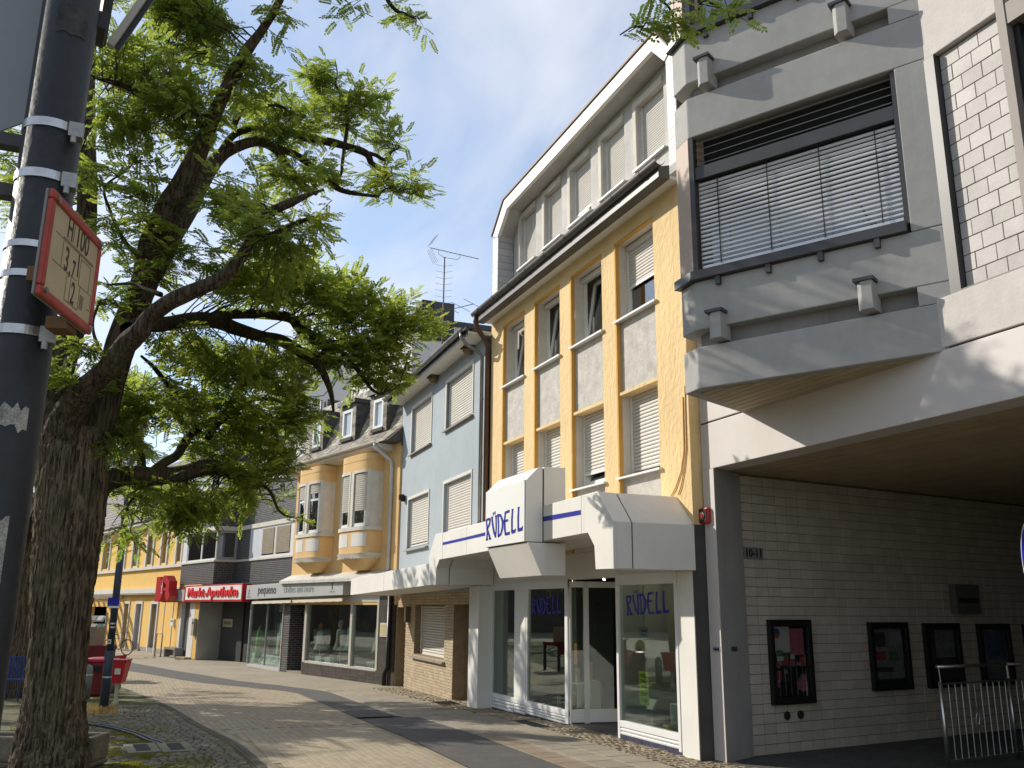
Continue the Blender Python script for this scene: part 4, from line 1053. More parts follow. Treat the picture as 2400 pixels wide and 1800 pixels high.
# body behind the front panels
blk = [(-18.05, 2.30), (-17.58, 2.295), (-17.56, 2.62), (-17.38, 2.785), (-10.955, 2.86), (-10.78, 2.67), (-10.75, 2.365), (-10.26, 2.355), (-10.26, 2.95), (-10.66, 3.375), (-11.11, 3.368), (-17.66, 3.296), (-18.075, 2.842)]
for (a, b) in ((CY + 0.05, CY + 0.28), (CY + 0.30, YF - 0.002)):
    panel(blk, a, b, 'canopy_body', white_paint, 0.004)
panel([(-10.27, 2.36), (-10.265, 2.94), (-10.66, 3.36), (-11.1, 3.355), (-11.1, 2.9)], CY + 0.279, CY + 0.301, 'joint_strip', joint_dark, 0)
# blue stripe
MB().prism_y([(-17.185, 3.052), (-15.806, 3.068), (-15.806, 3.118), (-17.185, 3.103)], CY - 0.001, CY + 0.003).build('blue_stripe', sign_blue, cp)
MB().prism_y([(-15.794, 3.068), (-14.04, 3.09), (-14.04, 3.148), (-15.794, 3.118)], CY - 0.003, CY + 0.001).build('blue_stripe', sign_blue, cp)
MB().prism_y([(-12.39, 3.122), (-11.158, 3.115), (-11.158, 3.178), (-12.39, 3.194)], CY - 0.003, CY + 0.001).build('blue_stripe', sign_blue, cp)
# sign box
BX0, BX1 = -14.05, -12.40
MB().prism_x([(5.42, 2.815), (5.42, 3.74), (5.62, 3.94), (5.69, 3.95), (5.69, 2.815)], BX0, BX1).build('sign_box', white_paint, cp, bevel=0.006)
MB().prism_y([(BX0 + 0.005, 2.82), (BX1 - 0.03, 2.82), (BX1 - 0.03, 3.745), (BX0 + 0.005, 3.735)], 5.40, 5.418).build('sign_face', mat('sign_white', (0.8, 0.79, 0.76), 0.35, 0.02, 1), cp)
MB().prism_x([(5.69, 2.83), (5.69, 3.93), (5.715, 3.93), (5.715, 2.83)], BX0 + 0.02, BX1 - 0.012).build('joint_strip', joint_dark, cp)
MB().prism_x([(5.716, 2.82), (5.716, 3.955), (6.08, 3.965), (6.08, 2.82)], BX0, BX1).build('sign_back_box', white_paint, cp, bevel=0.006)
MB().prism_x([(5.43, 2.80), (5.66, 2.32), (6.05, 2.33), (6.05, 2.80)], -14.02, -12.36).build('sign_base', white_paint, cp, bevel=0.006)
MB().prism_x([(5.45, 2.798), (5.45, 2.818), (6.0, 2.818), (6.0, 2.798)], BX0 + 0.03, BX1 - 0.03).build('joint_strip', joint_dark, cp)
ruedell(MB(), -14.02, -12.47, 2.935, 3.34, 5.393, 5.3995).build('lettering', sign_blue, cp)
# lower canopy in front of the blue house
cl_ = thing('long_white_canopy', 'long low white canopy band in front of the blue house', 'canopy', (-21.6, 5.75, 2.2), world=True)
for a, b in ((-18.09, -21.6), (-21.615, -25.12)):
    f = lambda x: (2.285 + (x + 18.09) * 0.0182, 2.728 + (x + 18.09) * 0.0182)
    (za, zb), (zc, zd) = f(a), f(b)
    MB().prism_y([(b, zc), (a, za), (a, zb), (b, zd)], CY, CY + 0.06).build('panel', white_paint, cl_, bevel=0.006)
MB().prism_y([(-25.11, 2.165), (-18.09, 2.293), (-18.09, 2.71), (-25.11, 2.585)], CY + 0.06, YF + 0.02).build('canopy_body', white_paint, cl_)

# ---- shop front
sf = thing('shop_frontage', 'white framed shop front with large panes and angled entrance under the canopy', 'shop front', (-14.0, 6.95, 0), world=True)
YS = YF
def fbox(x0, x1, y0, y1, z0, z1, nm='frame', m=white_frame, b=0.004, par=None): return MB().box(x0, x1, y0, y1, z0, z1).build(nm, m, par or sf, bevel=b)
gzl = lambda x: gz(x) - 0.02
fbox(-18.18, -17.62, YS - 0.30, YS + 0.25, gzl(-18), 2.285, 'pillar', white_paint)
fbox(-17.61, -17.545, YS - 0.03, YS + 0.06, gzl(-17.6) , 2.30)
fbox(-16.43, -16.39, YS - 0.01, YS + 0.06, 0.0, 2.30); fbox(-16.385, -15.875, YS - 0.016, YS + 0.05, 0.19, 2.30, 'panel', white_paint); fbox(-15.87, -15.81, YS - 0.01, YS + 0.06, 0.0, 2.30)
fbox(-14.19, -14.08, YS - 0.03, YS + 0.07, 0.0, 2.36)
fbox(-17.545, -14.08, YS - 0.02, YS + 0.07, 2.19, 2.33, 'head_rail'); fbox(-17.545, -14.08, YS - 0.018, YS + 0.08, 0.12, 0.21, 'bottom_rail')
fbox(-18.1, -10.28, YS + 0.01, YS + 0.2, 2.33, 2.86, 'fascia', white_paint, 0)
plinth_m = mat('plinth_tile_blue', (0.06, 0.06, 0.10), 0.35, 0.15, 4, piece=0.15)
def louvres(x0, x1, z0, z1, n, y):
    for k in range(n):
        h = (z1 - z0) / n; z = z0 + k * h
        MB().prism_x([(y - 0.02, z), (y - 0.026, z + h * 0.42), (y + 0.0, z + h * 0.86), (y + 0.03, z + h * 0.86), (y + 0.03, z)], x0, x1).build('louvre', white_frame, sf)
for x0, x1, zz in ((-17.54, -16.435, -0.08), (-16.384, -15.876, -0.06), (-15.806, -14.195, -0.03)): louvres(x0, x1, zz + 0.02, 0.118, 3, YS)
for k in range(14):
    x = -17.54 + k * 0.25
    fbox(x, min(x + 0.243, -14.085), YS - 0.012, YS + 0.02, gz(x) - 0.03, gz(x) + 0.02 + 0.03, 'plinth_tile', plinth_m, 0)
for x0, x1 in ((-17.545, -16.43), (-15.81, -14.19)): fbox(x0, x1, YS + 0.02, YS + 0.03, 0.205, 2.195, 'pane', glass_shop, 0)
# entrance side: narrow pane and glass door wing running back into the recess
dd = Vector((math.cos(R(80)), math.sin(R(80)))); D0 = Vector((-14.06, YS + 0.0))
def dq(u, o=0.0): v = D0 + dd * u + Vector((dd.y, -dd.x)) * o; return (v.x, v.y)
def dbox(u0, u1, o0, o1, z0, z1, nm, m, b=0.003): return MB().prism_z([dq(u0, o0), dq(u1, o0), dq(u1, o1), dq(u0, o1)], z0, z1).build(nm, m, sf, bevel=b)
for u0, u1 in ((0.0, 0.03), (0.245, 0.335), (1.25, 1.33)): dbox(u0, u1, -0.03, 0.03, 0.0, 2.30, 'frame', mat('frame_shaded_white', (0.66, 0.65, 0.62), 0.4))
for u0, u1 in ((0.03, 0.245), (0.335, 1.25)):
    dbox(u0, u1, -0.03, 0.03, 2.2, 2.30, 'head_rail', white_frame); dbox(u0, u1, -0.025, 0.025, 0.03, 0.235, 'kick_panel', white_frame); dbox(u0, u1, -0.004, 0.004, 0.235, 2.2, 'pane', glass_shop, 0)
for k in range(3): dbox(0.035, 0.24, 0.026, 0.034, 0.055 + k * 0.06, 0.095 + k * 0.06, 'louvre', white_frame)
dbox(0.0, 1.33, -0.02, 0.02, -0.02, 0.028, 'plinth', plinth_m, 0)
# right hand display case
fbox(-12.41, -12.345, YS - 0.03, YS + 0.06, 0.0, 2.36); fbox(-10.78, -10.715, YS - 0.03, YS + 0.06, 0.03, 2.36); fbox(-12.345, -10.78, YS - 0.028, YS + 0.06, 2.20, 2.36, 'head_rail'); fbox(-12.345, -10.78, YS - 0.028, YS + 0.07, 0.165, 0.255, 'bottom_rail')
louvres(-12.34, -10.785, 0.065, 0.163, 2, YS - 0.005)
for k in range(8):
    x = -12.38 + k * 0.21; fbox(x, min(x + 0.204, -10.72), YS - 0.02, YS + 0.02, -0.03, 0.063, 'plinth_tile', plinth_m, 0)
fbox(-12.345, -10.78, YS + 0.01, YS + 0.02, 0.25, 2.205, 'pane', glass_shop, 0)
fbox(-12.40, -12.36, YS + 0.06, YS + 1.0, 0.0, 2.36, 'side_frame', white_frame); 
fbox(-10.71, -10.29, YS - 0.02, YS + 0.25, -0.02, 2.355, 'pilaster', white_paint, 0.006)
fbox(-10.285, -10.262, YS - 0.04, YS + 0.3, -0.02, 2.96, 'corner_trim_and_shade', gutter_dark, 0)
# lettering on the panes
ruedell(MB(), -15.665, -14.40, 1.735, 2.05, YS + 0.0155, YS + 0.0195).build('lettering', sign_blue, sf)
ruedell(MB(), -12.15, -10.96, 1.76, 2.09, YS + 0.0055, YS + 0.0095).build('lettering', sign_blue, sf)
# inside: floor, back walls, ceiling with spots
fbox(-18.0, -14.1, YS + 0.1, YS + 2.6, 0.16, 0.20, 'display_floor', mat('display_floor', (0.10, 0.105, 0.10), 0.25, 0.1, 3), 0)
fbox(-12.3, -10.83, YS + 0.1, YS + 2.6, 0.20, 0.24, 'display_floor', MATS['display_floor'], 0)
fbox(-14.1, -12.3, YS - 0.0, YS + 4, -0.01, 0.012, 'entrance_floor', mat('entrance_floor', (0.06, 0.06, 0.06), 0.5, 0.1, 3), 0)
fbox(-18.0, -13.9, YS + 2.6, YS + 2.7, 0.0, 2.75, 'back_wall', mat('shop_wall', (0.05, 0.055, 0.05), 0.8, 0.2, 1), 0); fbox(-12.4, -10.83, YS + 2.6, YS + 2.7, 0.0, 2.75, 'back_wall', MATS['shop_wall'], 0)
fbox(-14.0, -12.3, YS + 4.0, YS + 4.1, 0, 2.75, 'back_wall', interior_dark, 0)
fbox(-18.05, -17.98, YS + 0.2, YS + 2.6, 0, 2.75, 'side_wall', interior_dark, 0); fbox(-10.82, -10.76, YS + 0.06, YS + 2.6, 0, 2.75, 'side_wall', interior_dark, 0)
fbox(-18.05, -10.83, YS + 0.2, YS + 4.2, 2.70, 2.75, 'ceiling', mat('shop_ceiling', (0.12, 0.12, 0.11), 0.9), 0)
for x_, y_, w_, m_ in ((-12.05, 0.9, 0.14, 'pp1'), (-11.55, 1.3, 0.1, 'pp2'), (-11.05, 0.9, 0.16, 'pp3'), (-12.22, 0.35, 0.05, 'pp1'), (-11.65, 2.0, 0.5, 'pp2'), (-16.9, 1.5, 0.12, 'pp1'), (-15.2, 1.6, 0.1, 'pp1')):
    fbox(x_ - w_ / 2, x_ + w_ / 2, YS + y_, YS + y_ + 0.03, 0.24, 2.6, 'wall_panel', mat('display_panel', (0.6, 0.66, 0.6), 0.5, 0.1, 2), 0)

# displays in the windows: things that stand or hang there
def shop_thing(nm, lab, cat, x, y, z, group=None): return thing(nm, lab, cat, (x, y, z), 0, group=group)
cube_m = mat('display_white', (0.72, 0.72, 0.68), 0.4, 0.04, 3)
def open_cube(nm, lab, x, y, z, w, h, d, grp='white open display cubes'):
    t = shop_thing(nm, lab, 'display cube', x, y, z, grp); th = 0.018
    MB().box(-w / 2, -w / 2 + th, -d / 2, d / 2, 0, h).box(w / 2 - th, w / 2, -d / 2, d / 2, 0, h).box(-w / 2 + th, w / 2 - th, -d / 2, d / 2, 0, th).box(-w / 2 + th, w / 2 - th, -d / 2, d / 2, h - th, h).build('case', cube_m, t)
    MB().box(-w / 2 + th, w / 2 - th, d / 2 - 0.012, d / 2 - 0.002, th, h - th).build('back_panel', mat('display_grey', (0.3, 0.3, 0.28), 0.6), t)
    return t
open_cube('display_cube', 'white open display cube with a bottle on it, in the right shop window', -11.22, YS + 0.32, 0.24, 0.26, 0.34, 0.2)
open_cube('display_cube', 'taller white open display cube at the right end of the right shop window', -10.93, YS + 0.3, 0.24, 0.24, 0.40, 0.2)
open_cube('display_cube', 'low white open display cube by the entrance corner, left one of two', -14.62, YS + 0.45, 0.2, 0.32, 0.40, 0.2)
open_cube('display_cube', 'higher white open display cube by the entrance corner, right one of two', -14.32, YS + 0.55, 0.2, 0.26, 0.46, 0.2)
def box_thing(nm, lab, cat, x, y, z, w, d, h, m, m2=None, grp=None, lean=0):
    t = shop_thing(nm, lab, cat, x, y, z, grp)
    o = MB().box(-w / 2, w / 2, -d / 2, d / 2, 0, h).build('carton', m, t, bevel=0.003)
    if lean: t.rotation_euler = (R(lean), 0, 0)
    MB().box(-w * 0.42, w * 0.42, -d / 2 - 0.002, -d / 2 - 0.0003, h * 0.55, h * 0.85).build('printed_label', m2 or black_matt, t)
    return t
beige_box = mat('carton_beige', (0.5, 0.4, 0.26), 0.6); gold_m = mat('carton_gold', (0.55, 0.38, 0.10), 0.35, 0.1, 4, metal=0.5)
box_thing('perfume_carton', 'beige carton standing on the low cube by the entrance corner', 'carton', -14.66, YS + 0.45, 0.60, 0.09, 0.06, 0.24, beige_box, gold_m)
box_thing('perfume_carton', 'tall beige carton standing on the higher cube by the entrance corner', 'carton', -14.33, YS + 0.52, 0.66, 0.08, 0.06, 0.30, beige_box, gold_m)
box_thing('perfume_carton', 'gold carton in front of the cubes by the entrance corner', 'carton', -14.42, YS + 0.25, 0.20, 0.10, 0.08, 0.22, gold_m, cube_m)
box_thing('perfume_carton', 'small yellow carton lying at the front of the right shop window', 'carton', -11.30, YS + 0.14, 0.24, 0.15, 0.08, 0.07, gold_m, cube_m)
box_thing('perfume_carton', 'slim beige carton left of the cubes in the middle shop window', 'carton', -15.0, YS + 0.25, 0.2, 0.06, 0.05, 0.16, beige_box, gold_m)
box_thing('perfume_carton', 'small blue carton on the floor of the narrow left shop window', 'carton', -16.95, YS + 0.2, 0.2, 0.06, 0.05, 0.13, mat('carton_blue', (0.1, 0.3, 0.6), 0.5), cube_m)
box_thing('perfume_carton', 'small yellow green carton on the floor of the narrow left shop window', 'carton', -16.65, YS + 0.22, 0.2, 0.09, 0.06, 0.10, mat('carton_lime', (0.35, 0.4, 0.1), 0.5), cube_m)
t = shop_thing('glass_bottle', 'grey glass bottle standing on the display cube in the right shop window', 'bottle', -11.2, YS + 0.3, 0.58)
MB().tube([(0, 0, 0), (0, 0, 0.10), (0, 0, 0.12), (0, 0, 0.125), (0, 0, 0.16)], [0.035, 0.035, 0.03, 0.014, 0.014], 12).build('body', mat('bottle_grey', (0.2, 0.22, 0.2), 0.15), t); MB().tube([(0, 0, 0.1605), (0, 0, 0.20)], 0.018, 12).build('cap', dark_metal, t)
t = shop_thing('card_stand', 'small white tilted card stand on the floor of the right shop window', 'card stand', -12.0 + 0.12, YS + 0.25, 0.24)
MB().box(-0.09, 0.09, -0.06, 0.06, 0, 0.012).build('foot', cube_m, t); MB().box(-0.008, 0.008, -0.008, 0.008, 0.0125, 0.2).build('stem', steel, t); MB().hexa([(-0.12, -0.03, 0.2), (0.12, -0.03, 0.2), (0.12, -0.02, 0.2), (-0.12, -0.02, 0.2)], [(-0.12, 0.02, 0.34), (0.12, 0.02, 0.34), (0.12, 0.03, 0.34), (-0.12, 0.03, 0.34)]).build('card', cube_m, t)
def poster(nm, lab, x0, x1, z0, z1, y, m, lines=None):
    t = shop_thing(nm, lab, 'poster', (x0 + x1) / 2, y, z0)
    MB().box(-(x1 - x0) / 2, (x1 - x0) / 2, 0, 0.003, 0, z1 - z0).build('sheet_of_paper', m, t)
    for (s_, size, zz, fx) in (lines or []): text(s_, size, black_matt, t, 0, -0.0012, zz, 0.0006, fx, 0, 0.002)
    return t
poster('poster', 'yellow green flea market poster with black lettering in the right shop window', -11.98, -11.72, 0.51, 0.97, YS + 0.10, mat('poster_lime', (0.42, 0.62, 0.05), 0.8), [('RIESEN', 0.075, 0.375, 0.85), ('Trödel-', 0.075, 0.30, 0.85), ('markt.', 0.075, 0.235, 0.85), ('Eitorf', 0.095, 0.125, 0.85), ('29. Juli', 0.07, 0.04, 0.8)])
poster('poster', 'pale mint notice on the right shop window above the lime poster', -11.85, -11.62, 1.42, 1.60, YS + 0.05, mat('poster_mint', (0.45, 0.6, 0.52), 0.8), [('Wir sind', 0.04, 0.11, 0.9), ('für Sie da', 0.04, 0.05, 0.9)])
poster('poster', 'tall pink hanging poster at the right end of the right shop window', -11.12, -10.93, 0.95, 1.72, YS + 0.18, mat('poster_pink', (0.55, 0.06, 0.12), 0.7, 0.15, 6))
poster('poster', 'orange price tag shaped poster on the narrow entrance pane', -14.30, -14.18, 0.93, 1.28, YS + 0.2, mat('poster_orange', (0.62, 0.26, 0.06), 0.7, 0.15, 6))
t = shop_thing('hanging_card', 'square white card hung on its corner in the middle shop window', 'card', -15.2, YS + 0.6, 1.45)
MB().prism_y([(0, -0.2), (0.2, 0), (0, 0.2), (-0.2, 0)], 0, 0.004).build('card', mat('card_grey', (0.45, 0.47, 0.43), 0.7), t); MB().tube([(0, 0.002, 0.2), (0, 0.002, 1.15)], 0.003, 4).build('string', cube_m, t)
lens_m = bpy.data.materials.new('lit_lens'); lens_m.use_nodes = True
lens_m.node_tree.nodes['Principled BSDF'].inputs['Emission Color'].default_value = (1, 0.75, 0.45, 1); lens_m.node_tree.nodes['Principled BSDF'].inputs['Emission Strength'].default_value = 12
for x_, y_, lab in ((-11.6, 0.55, 'lit spotlight under the shop ceiling, front one in the right window'), (-11.25, 1.3, 'lit spotlight under the shop ceiling, rear one in the right window'), (-15.1, 0.6, 'lit spotlight under the shop ceiling in the middle window'), (-14.4, 0.9, 'lit spotlight under the shop ceiling above the entrance corner display')):
    t = shop_thing('ceiling_spotlight', lab, 'spotlight', x_, YS + y_, 2.35, 'shop ceiling spotlights')
    li = bpy.data.lights.new('spot', 'POINT'); li.energy = 3; li.color = (1, 0.82, 0.6); li.shadow_soft_size = 0.05; lo = bpy.data.objects.new('spot', li); COL.objects.link(lo); lo.parent = t; lo.location = (0, -0.07, 0.0)
    MB().tube([(0, 0, 0.15), (0, 0, 0.08)], 0.01, 6).build('stem', steel, t); MB().tube([(0, 0.03, 0.09), (0, -0.05, 0.02)], [0.03, 0.045], 12).build('housing', cube_m, t); MB().tube([(0, -0.0505, 0.0195), (0, -0.053, 0.018)], 0.036, 12).build('lens', lens_m, t); MB().tube([(0, 0, 0.1505), (0, 0, 0.34)], 0.006, 6).build('rod', steel, t)

# ------------------------------------------------------------------ blue house
bh = thing('blue_house', 'pale blue rendered house with roller shutters and beige tiled ground floor', 'house', (-18.0, 6.85, 0), R(-2))
op = [(-6.36, -4.29, 6.09, 7.37), (-2.92, -0.81, 6.17, 7.36), (-6.46, -4.32, 3.43, 4.77), (-2.93, -0.79, 3.46, 4.79)]
mb = wall_mesh(MB(), -7.55, 0.11, 2.2, 7.75, op, 0, 0.16); mb.poly([(-7.55, 0, 2.2), (-7.55, 0, 7.75), (-7.55, 6, 7.75), (-7.55, 6, 2.2)])
mb.build('wall', blue_render, bh)
stone_sill = mat('sill_stone', (0.28, 0.24, 0.19), 0.8, 0.15, 5)
for i, (a, b, c, d) in enumerate(op):
    MB().box(a - 0.075, a + 0.0, -0.022, 0.15, c, d + 0.075).box(a + 0.001, b + 0.05, -0.022, 0.15, d + 0.001, d + 0.075).box(b, b + 0.05, -0.022, 0.15, c, d).build('window_surround', mat('surround_white', (0.6, 0.58, 0.53), 0.8, 0.08, 3), bh)
    w_ = window(bh, a + 0.002, b - 0.002, c, d - 0.002, 0.11, shutter=(0.99, 0.99, 0.94, 0.99)[i], pitch=0.062, shut_mat=shutter_beige, sill=(a - 0.10, b + 0.06, 0.20, 0.045), sill_mat=stone_sill)
    MB().box(a, b, 0.35, 0.37, c - 0.1, d + 0.1).build('room', interior_dark, w_)
MB().box(-7.6, 0.11, -0.45, 0.3, 7.752, 7.80).build('eaves_soffit', soffit_white, bh)
MB().box(-7.6, 0.11, -0.47, -0.452, 7.70, 7.86).build('fascia_board', dark_metal, bh)
gt = half_gutter(MB(), -7.62, 0.08, -0.545, 7.875, 0.072).build('gutter', gutter_zinc, bh)
for k in range(10): half_gutter(MB(), -7.2 + k * 0.78, -7.17 + k * 0.78, -0.545, 7.875, 0.079).build('gutter_bracket', gutter_zinc, gt)
MB().tube([(-0.10, -0.54, 7.81), (-0.10, -0.54, 7.70), (-0.06, -0.42, 7.54), (-0.01, -0.16, 7.38), (0.0, -0.07, 7.28), (0.0, -0.07, 2.95)], 0.042, 12).build('downpipe', gutter_zinc, bh, smooth=True)
for z in (3.6, 5.0, 6.3): MB().tube([(0.0, -0.07, z), (0.0, -0.07, z + 0.03)], 0.05, 12).build('pipe_clip', gutter_zinc, bh)
roof_tile = mat('roof_tile_brown', (0.15, 0.085, 0.06), 0.8, 0.3, 5, bump=0.4, bs=30, piece=0.25)
# low hipped roof plane and its tiles
A_, B_, C_ = Vector((-7.6, -0.5, 7.9)), Vector((0.1, -0.5, 7.9)), Vector((-7.6, 3.6, 9.35))
MB().hexa([A_ - Vector((0, 0, .04)), B_ - Vector((0, 0, .04)), C_ - Vector((0, 0, .04))], [A_, B_, C_]).build('roof_deck', joint_dark, bh)
e1 = (B_ - A_).normalized(); nn = e1.cross(C_ - A_).normalized(); e2 = nn.cross(e1); L2 = (C_ - A_).dot(e2)
pl = []; r_ = 0
while r_ * 0.27 < L2 - 0.1:
    xmax = (B_ - A_).length * (1 - (r_ * 0.27) / L2) - 0.15
    for k in range(int(xmax / 0.23)):
        p = A_ + e1 * ((k + 0.5) * 0.23 + (0.1 if r_ % 2 else 0)) + e2 * (r_ * 0.27 + 0.15)
        M = Matrix(((e1.x, e2.x, nn.x, p.x), (e1.y, e2.y, nn.y, p.y), (e1.z, e2.z, nn.z, p.z), (0, 0, 0, 1))) @ Matrix.Rotation(R(-5), 4, 'X') @ Matrix.Rotation(R(rnd.uniform(-2, 2)), 4, 'Y')
        pl.append((M, 0.22, 0.31, 0.045 + rnd.uniform(0, 0.012)))
    r_ += 1
pieces('roof_tile', pl, roof_tile, bh, 0.015, 300, base=Matrix.Translation((-18, 6.85, 0)))
p = A_ + e1 * 2.6 + e2 * 0.9
M = Matrix(((e1.x, e2.x, nn.x, p.x), (e1.y, e2.y, nn.y, p.y), (e1.z, e2.z, nn.z, p.z), (0, 0, 0, 1)))
sk = link('skylight', MB().box(-0.45, 0.45, -0.55, 0.55, 0.0, 0.13).mesh('skylight', gutter_zinc), bh, mw=M)
MB().box(-0.38, 0.38, -0.48, 0.48, 0.131, 0.135).build('pane', glass_up, sk)
MB().box(-7.5, 0.1, 0.6, 7, 2.0, 7.74).build('house_body', interior_dark, bh)
for u, lab in ((-0.92, 'brown clay swallow nest under the blue house eaves, by the downpipe'), (-3.87, 'brown clay swallow nest under the blue house eaves, between the windows')):
    x, y = -18 + u * math.cos(R(-2)), 6.85 + u * math.sin(R(-2))
    t = thing('swallow_nest', lab, 'bird nest', (x, y - 0.12, 7.75), R(-2))
    MB().box(-0.2, 0.2, -0.12, 0.12, -0.03, 0).build('board', mat('nest_board', (0.10, 0.08, 0.06), 0.9), t)
    mb = MB(); mb.tube([(0, 0, -0.031), (0, 0.01, -0.09), (0, 0.03, -0.15), (0, 0.06, -0.19)], [0.13, 0.125, 0.09, 0.03], 12)
    mb.build('cup', mat('nest_clay', (0.2, 0.14, 0.09), 0.95, 0.3, 9, bump=0.8, bs=40), t, smooth=True)
t = thing('wall_lamp', 'small black floodlight on the blue wall beside the lower left window', 'wall lamp', (-18 - 6.9, 6.85 + 6.9 * math.sin(R(2)), 4.86), R(-2))
MB().box(-0.02, 0.02, -0.12, 0, -0.08, 0.10).build('bracket', black_frame, t); MB().hexa([(-0.13, -0.16, -0.02), (-0.13, -0.16, 0.12), (-0.13, -0.04, 0.12), (-0.13, -0.04, -0.02)], [(0.11, -0.2, -0.05), (0.11, -0.2, 0.10), (0.11, -0.06, 0.12), (0.11, -0.06, -0.02)]).build('housing', black_frame, t)
# ground floor: beige tiles
til = mat('beige_wall_tile', (0.46, 0.37, 0.245), 0.55, 0.12, 3, piece=0.11, bump=0.15, bs=60)
joint_b = mat('beige_joint', (0.25, 0.19, 0.12), 0.95, 0.15, 6)
openings = [(-7.36, -6.35, -0.4, 1.84), (-5.40, -2.66, 0.68, 1.90), (-1.96, -0.14, -0.4, 1.93)]
gf = wall_mesh(MB(), -7.5, -0.14, -0.35, 2.27, openings, 0.02, 0.30).build('tiled_wall', joint_b, bh)
nb = MB(); nb.poly([(-1.96, 0.75, -0.35), (-0.1, 0.75, -0.35), (-0.1, 0.75, 2.1), (-1.96, 0.75, 2.1)]); nb.poly([(-7.36, 0.32, -0.4), (-6.35, 0.32, -0.4), (-6.35, 0.32, 1.84), (-7.36, 0.32, 1.84)]); nb.poly([(-0.12, 0.0, -0.35), (-0.12, 0.8, -0.35), (-0.12, 0.8, 2.1), (-0.12, 0, 2.1)]); nb.poly([(-1.96, 0.3, 1.93), (-0.1, 0.3, 1.93), (-0.1, 0.8, 1.93), (-1.96, 0.8, 1.93)]); nb.poly([(-1.96, 0.3, -0.35), (-1.96, 0.8, -0.35), (-1.96, 0.8, 1.93), (-1.96, 0.3, 1.93)])
nb.build('niche_wall', joint_b, bh)
pl = []; tw, th = 0.215, 0.066
def tiles_rect(x0, x1, z0, z1, y, holes):
    n = int((z1 - z0) / th)
    for r_ in range(n):
        z = z0 + (r_ + 0.5) * th; x = x0 - (tw / 2 if r_ % 2 else 0)
        while x < x1:
            a, b = max(x, x0), min(x + tw, x1); x += tw
            for h in holes:
                if h[2] < z < h[3]:
                    if h[0] <= a and b <= h[1]: a = b
                    elif a < h[0] < b: b = h[0]
                    elif a < h[1] < b: a = h[1]
            if b - a > 0.05: pl.append((Matrix.Translation(((a + b) / 2, y, z)) @ WALLM, b - a - 0.009, th - 0.009, 0.011))
tiles_rect(-7.5, -0.15, -0.33, 2.26, 0.02, openings)
tiles_rect(-1.95, -0.13, -0.2, 1.92, 0.75, [])
tiles_rect(-7.35, -6.36, -0.33, 1.83, 0.32, [])
pieces('tile', pl, til, bh, 0.002, 300, base=Matrix.Translation((-18, 6.85, 0)))
w_ = window(bh, -5.39, -2.67, 0.69, 1.89, 0.22, shutter=0.99, pitch=0.064, shut_mat=shutter_beige, sill=(-5.52, -2.55, 0.30, 0.06), sill_mat=stone_sill, label='ground floor window closed by a grey roller shutter')
MB().box(-1.2, -0.15, 0.25, 0.74, -0.3, -0.05).build('door_step', slab_grey, bh, bevel=0.01)
for u, z, w, h, lab, cat_, m_ in ((-1.0, 1.22, 0.62, 0.2, 'dark letterbox on the tiled niche wall of the blue house', 'letterbox', black_frame), (-0.30, 1.18, 0.26, 0.30, 'brown door intercom panel beside the letterbox in the niche', 'intercom', mat('intercom_brown', (0.16, 0.12, 0.08), 0.5))):
    t = thing(cat_, lab, cat_, (-18 + u, 6.85 + 0.725 - u * 0.035, z), R(-2))
    MB().box(-w / 2, w / 2, -0.05, 0.0, 0, h).build('plate', m_, t, bevel=0.006)
    MB().box(-w * 0.36, w * 0.36, -0.056, -0.0505, h * 0.25, h * 0.7).build('flap', mat('flap_grey', (0.2, 0.2, 0.19), 0.4), t)
t = thing('door_handle_plate', 'black door handle plate at the left tiled niche of the blue house', 'door handle', (-18 - 6.42, 6.85 + 0.22 + 0.31, 1.0), R(-2)); MB().box(-0.03, 0.03, -0.03, 0.0, 0, 0.3).build('plate', black_frame, t); MB().box(-0.08, 0.03, -0.06, -0.031, 0.1, 0.14).build('lever', black_frame, t)
t = thing('house_lamp', 'small dark box lamp on the tiles beside the left niche of the blue house', 'lamp', (-18 - 5.95, 6.85 + 0.21, 1.45), R(-2)); MB().box(-0.10, 0.10, -0.12, 0, 0, 0.42).build('casing', mat('lamp_brown', (0.12, 0.08, 0.05), 0.5), t); MB().box(-0.075, 0.075, -0.126, -0.121, 0.03, 0.39).build('diffuser', mat('lamp_diffuser', (0.45, 0.4, 0.3), 0.4), t)
t = thing('letter_slot', 'pale letter slot plate in the left tiled niche', 'letter slot', (-18 - 6.95, 6.85 + 0.555, 1.18), R(-2)); MB().box(-0.26, 0.26, -0.02, 0, 0, 0.16).build('plate', soffit_white, t); MB().box(-0.18, 0.18, -0.026, -0.0205, 0.06, 0.10).build('flap', joint_b, t)

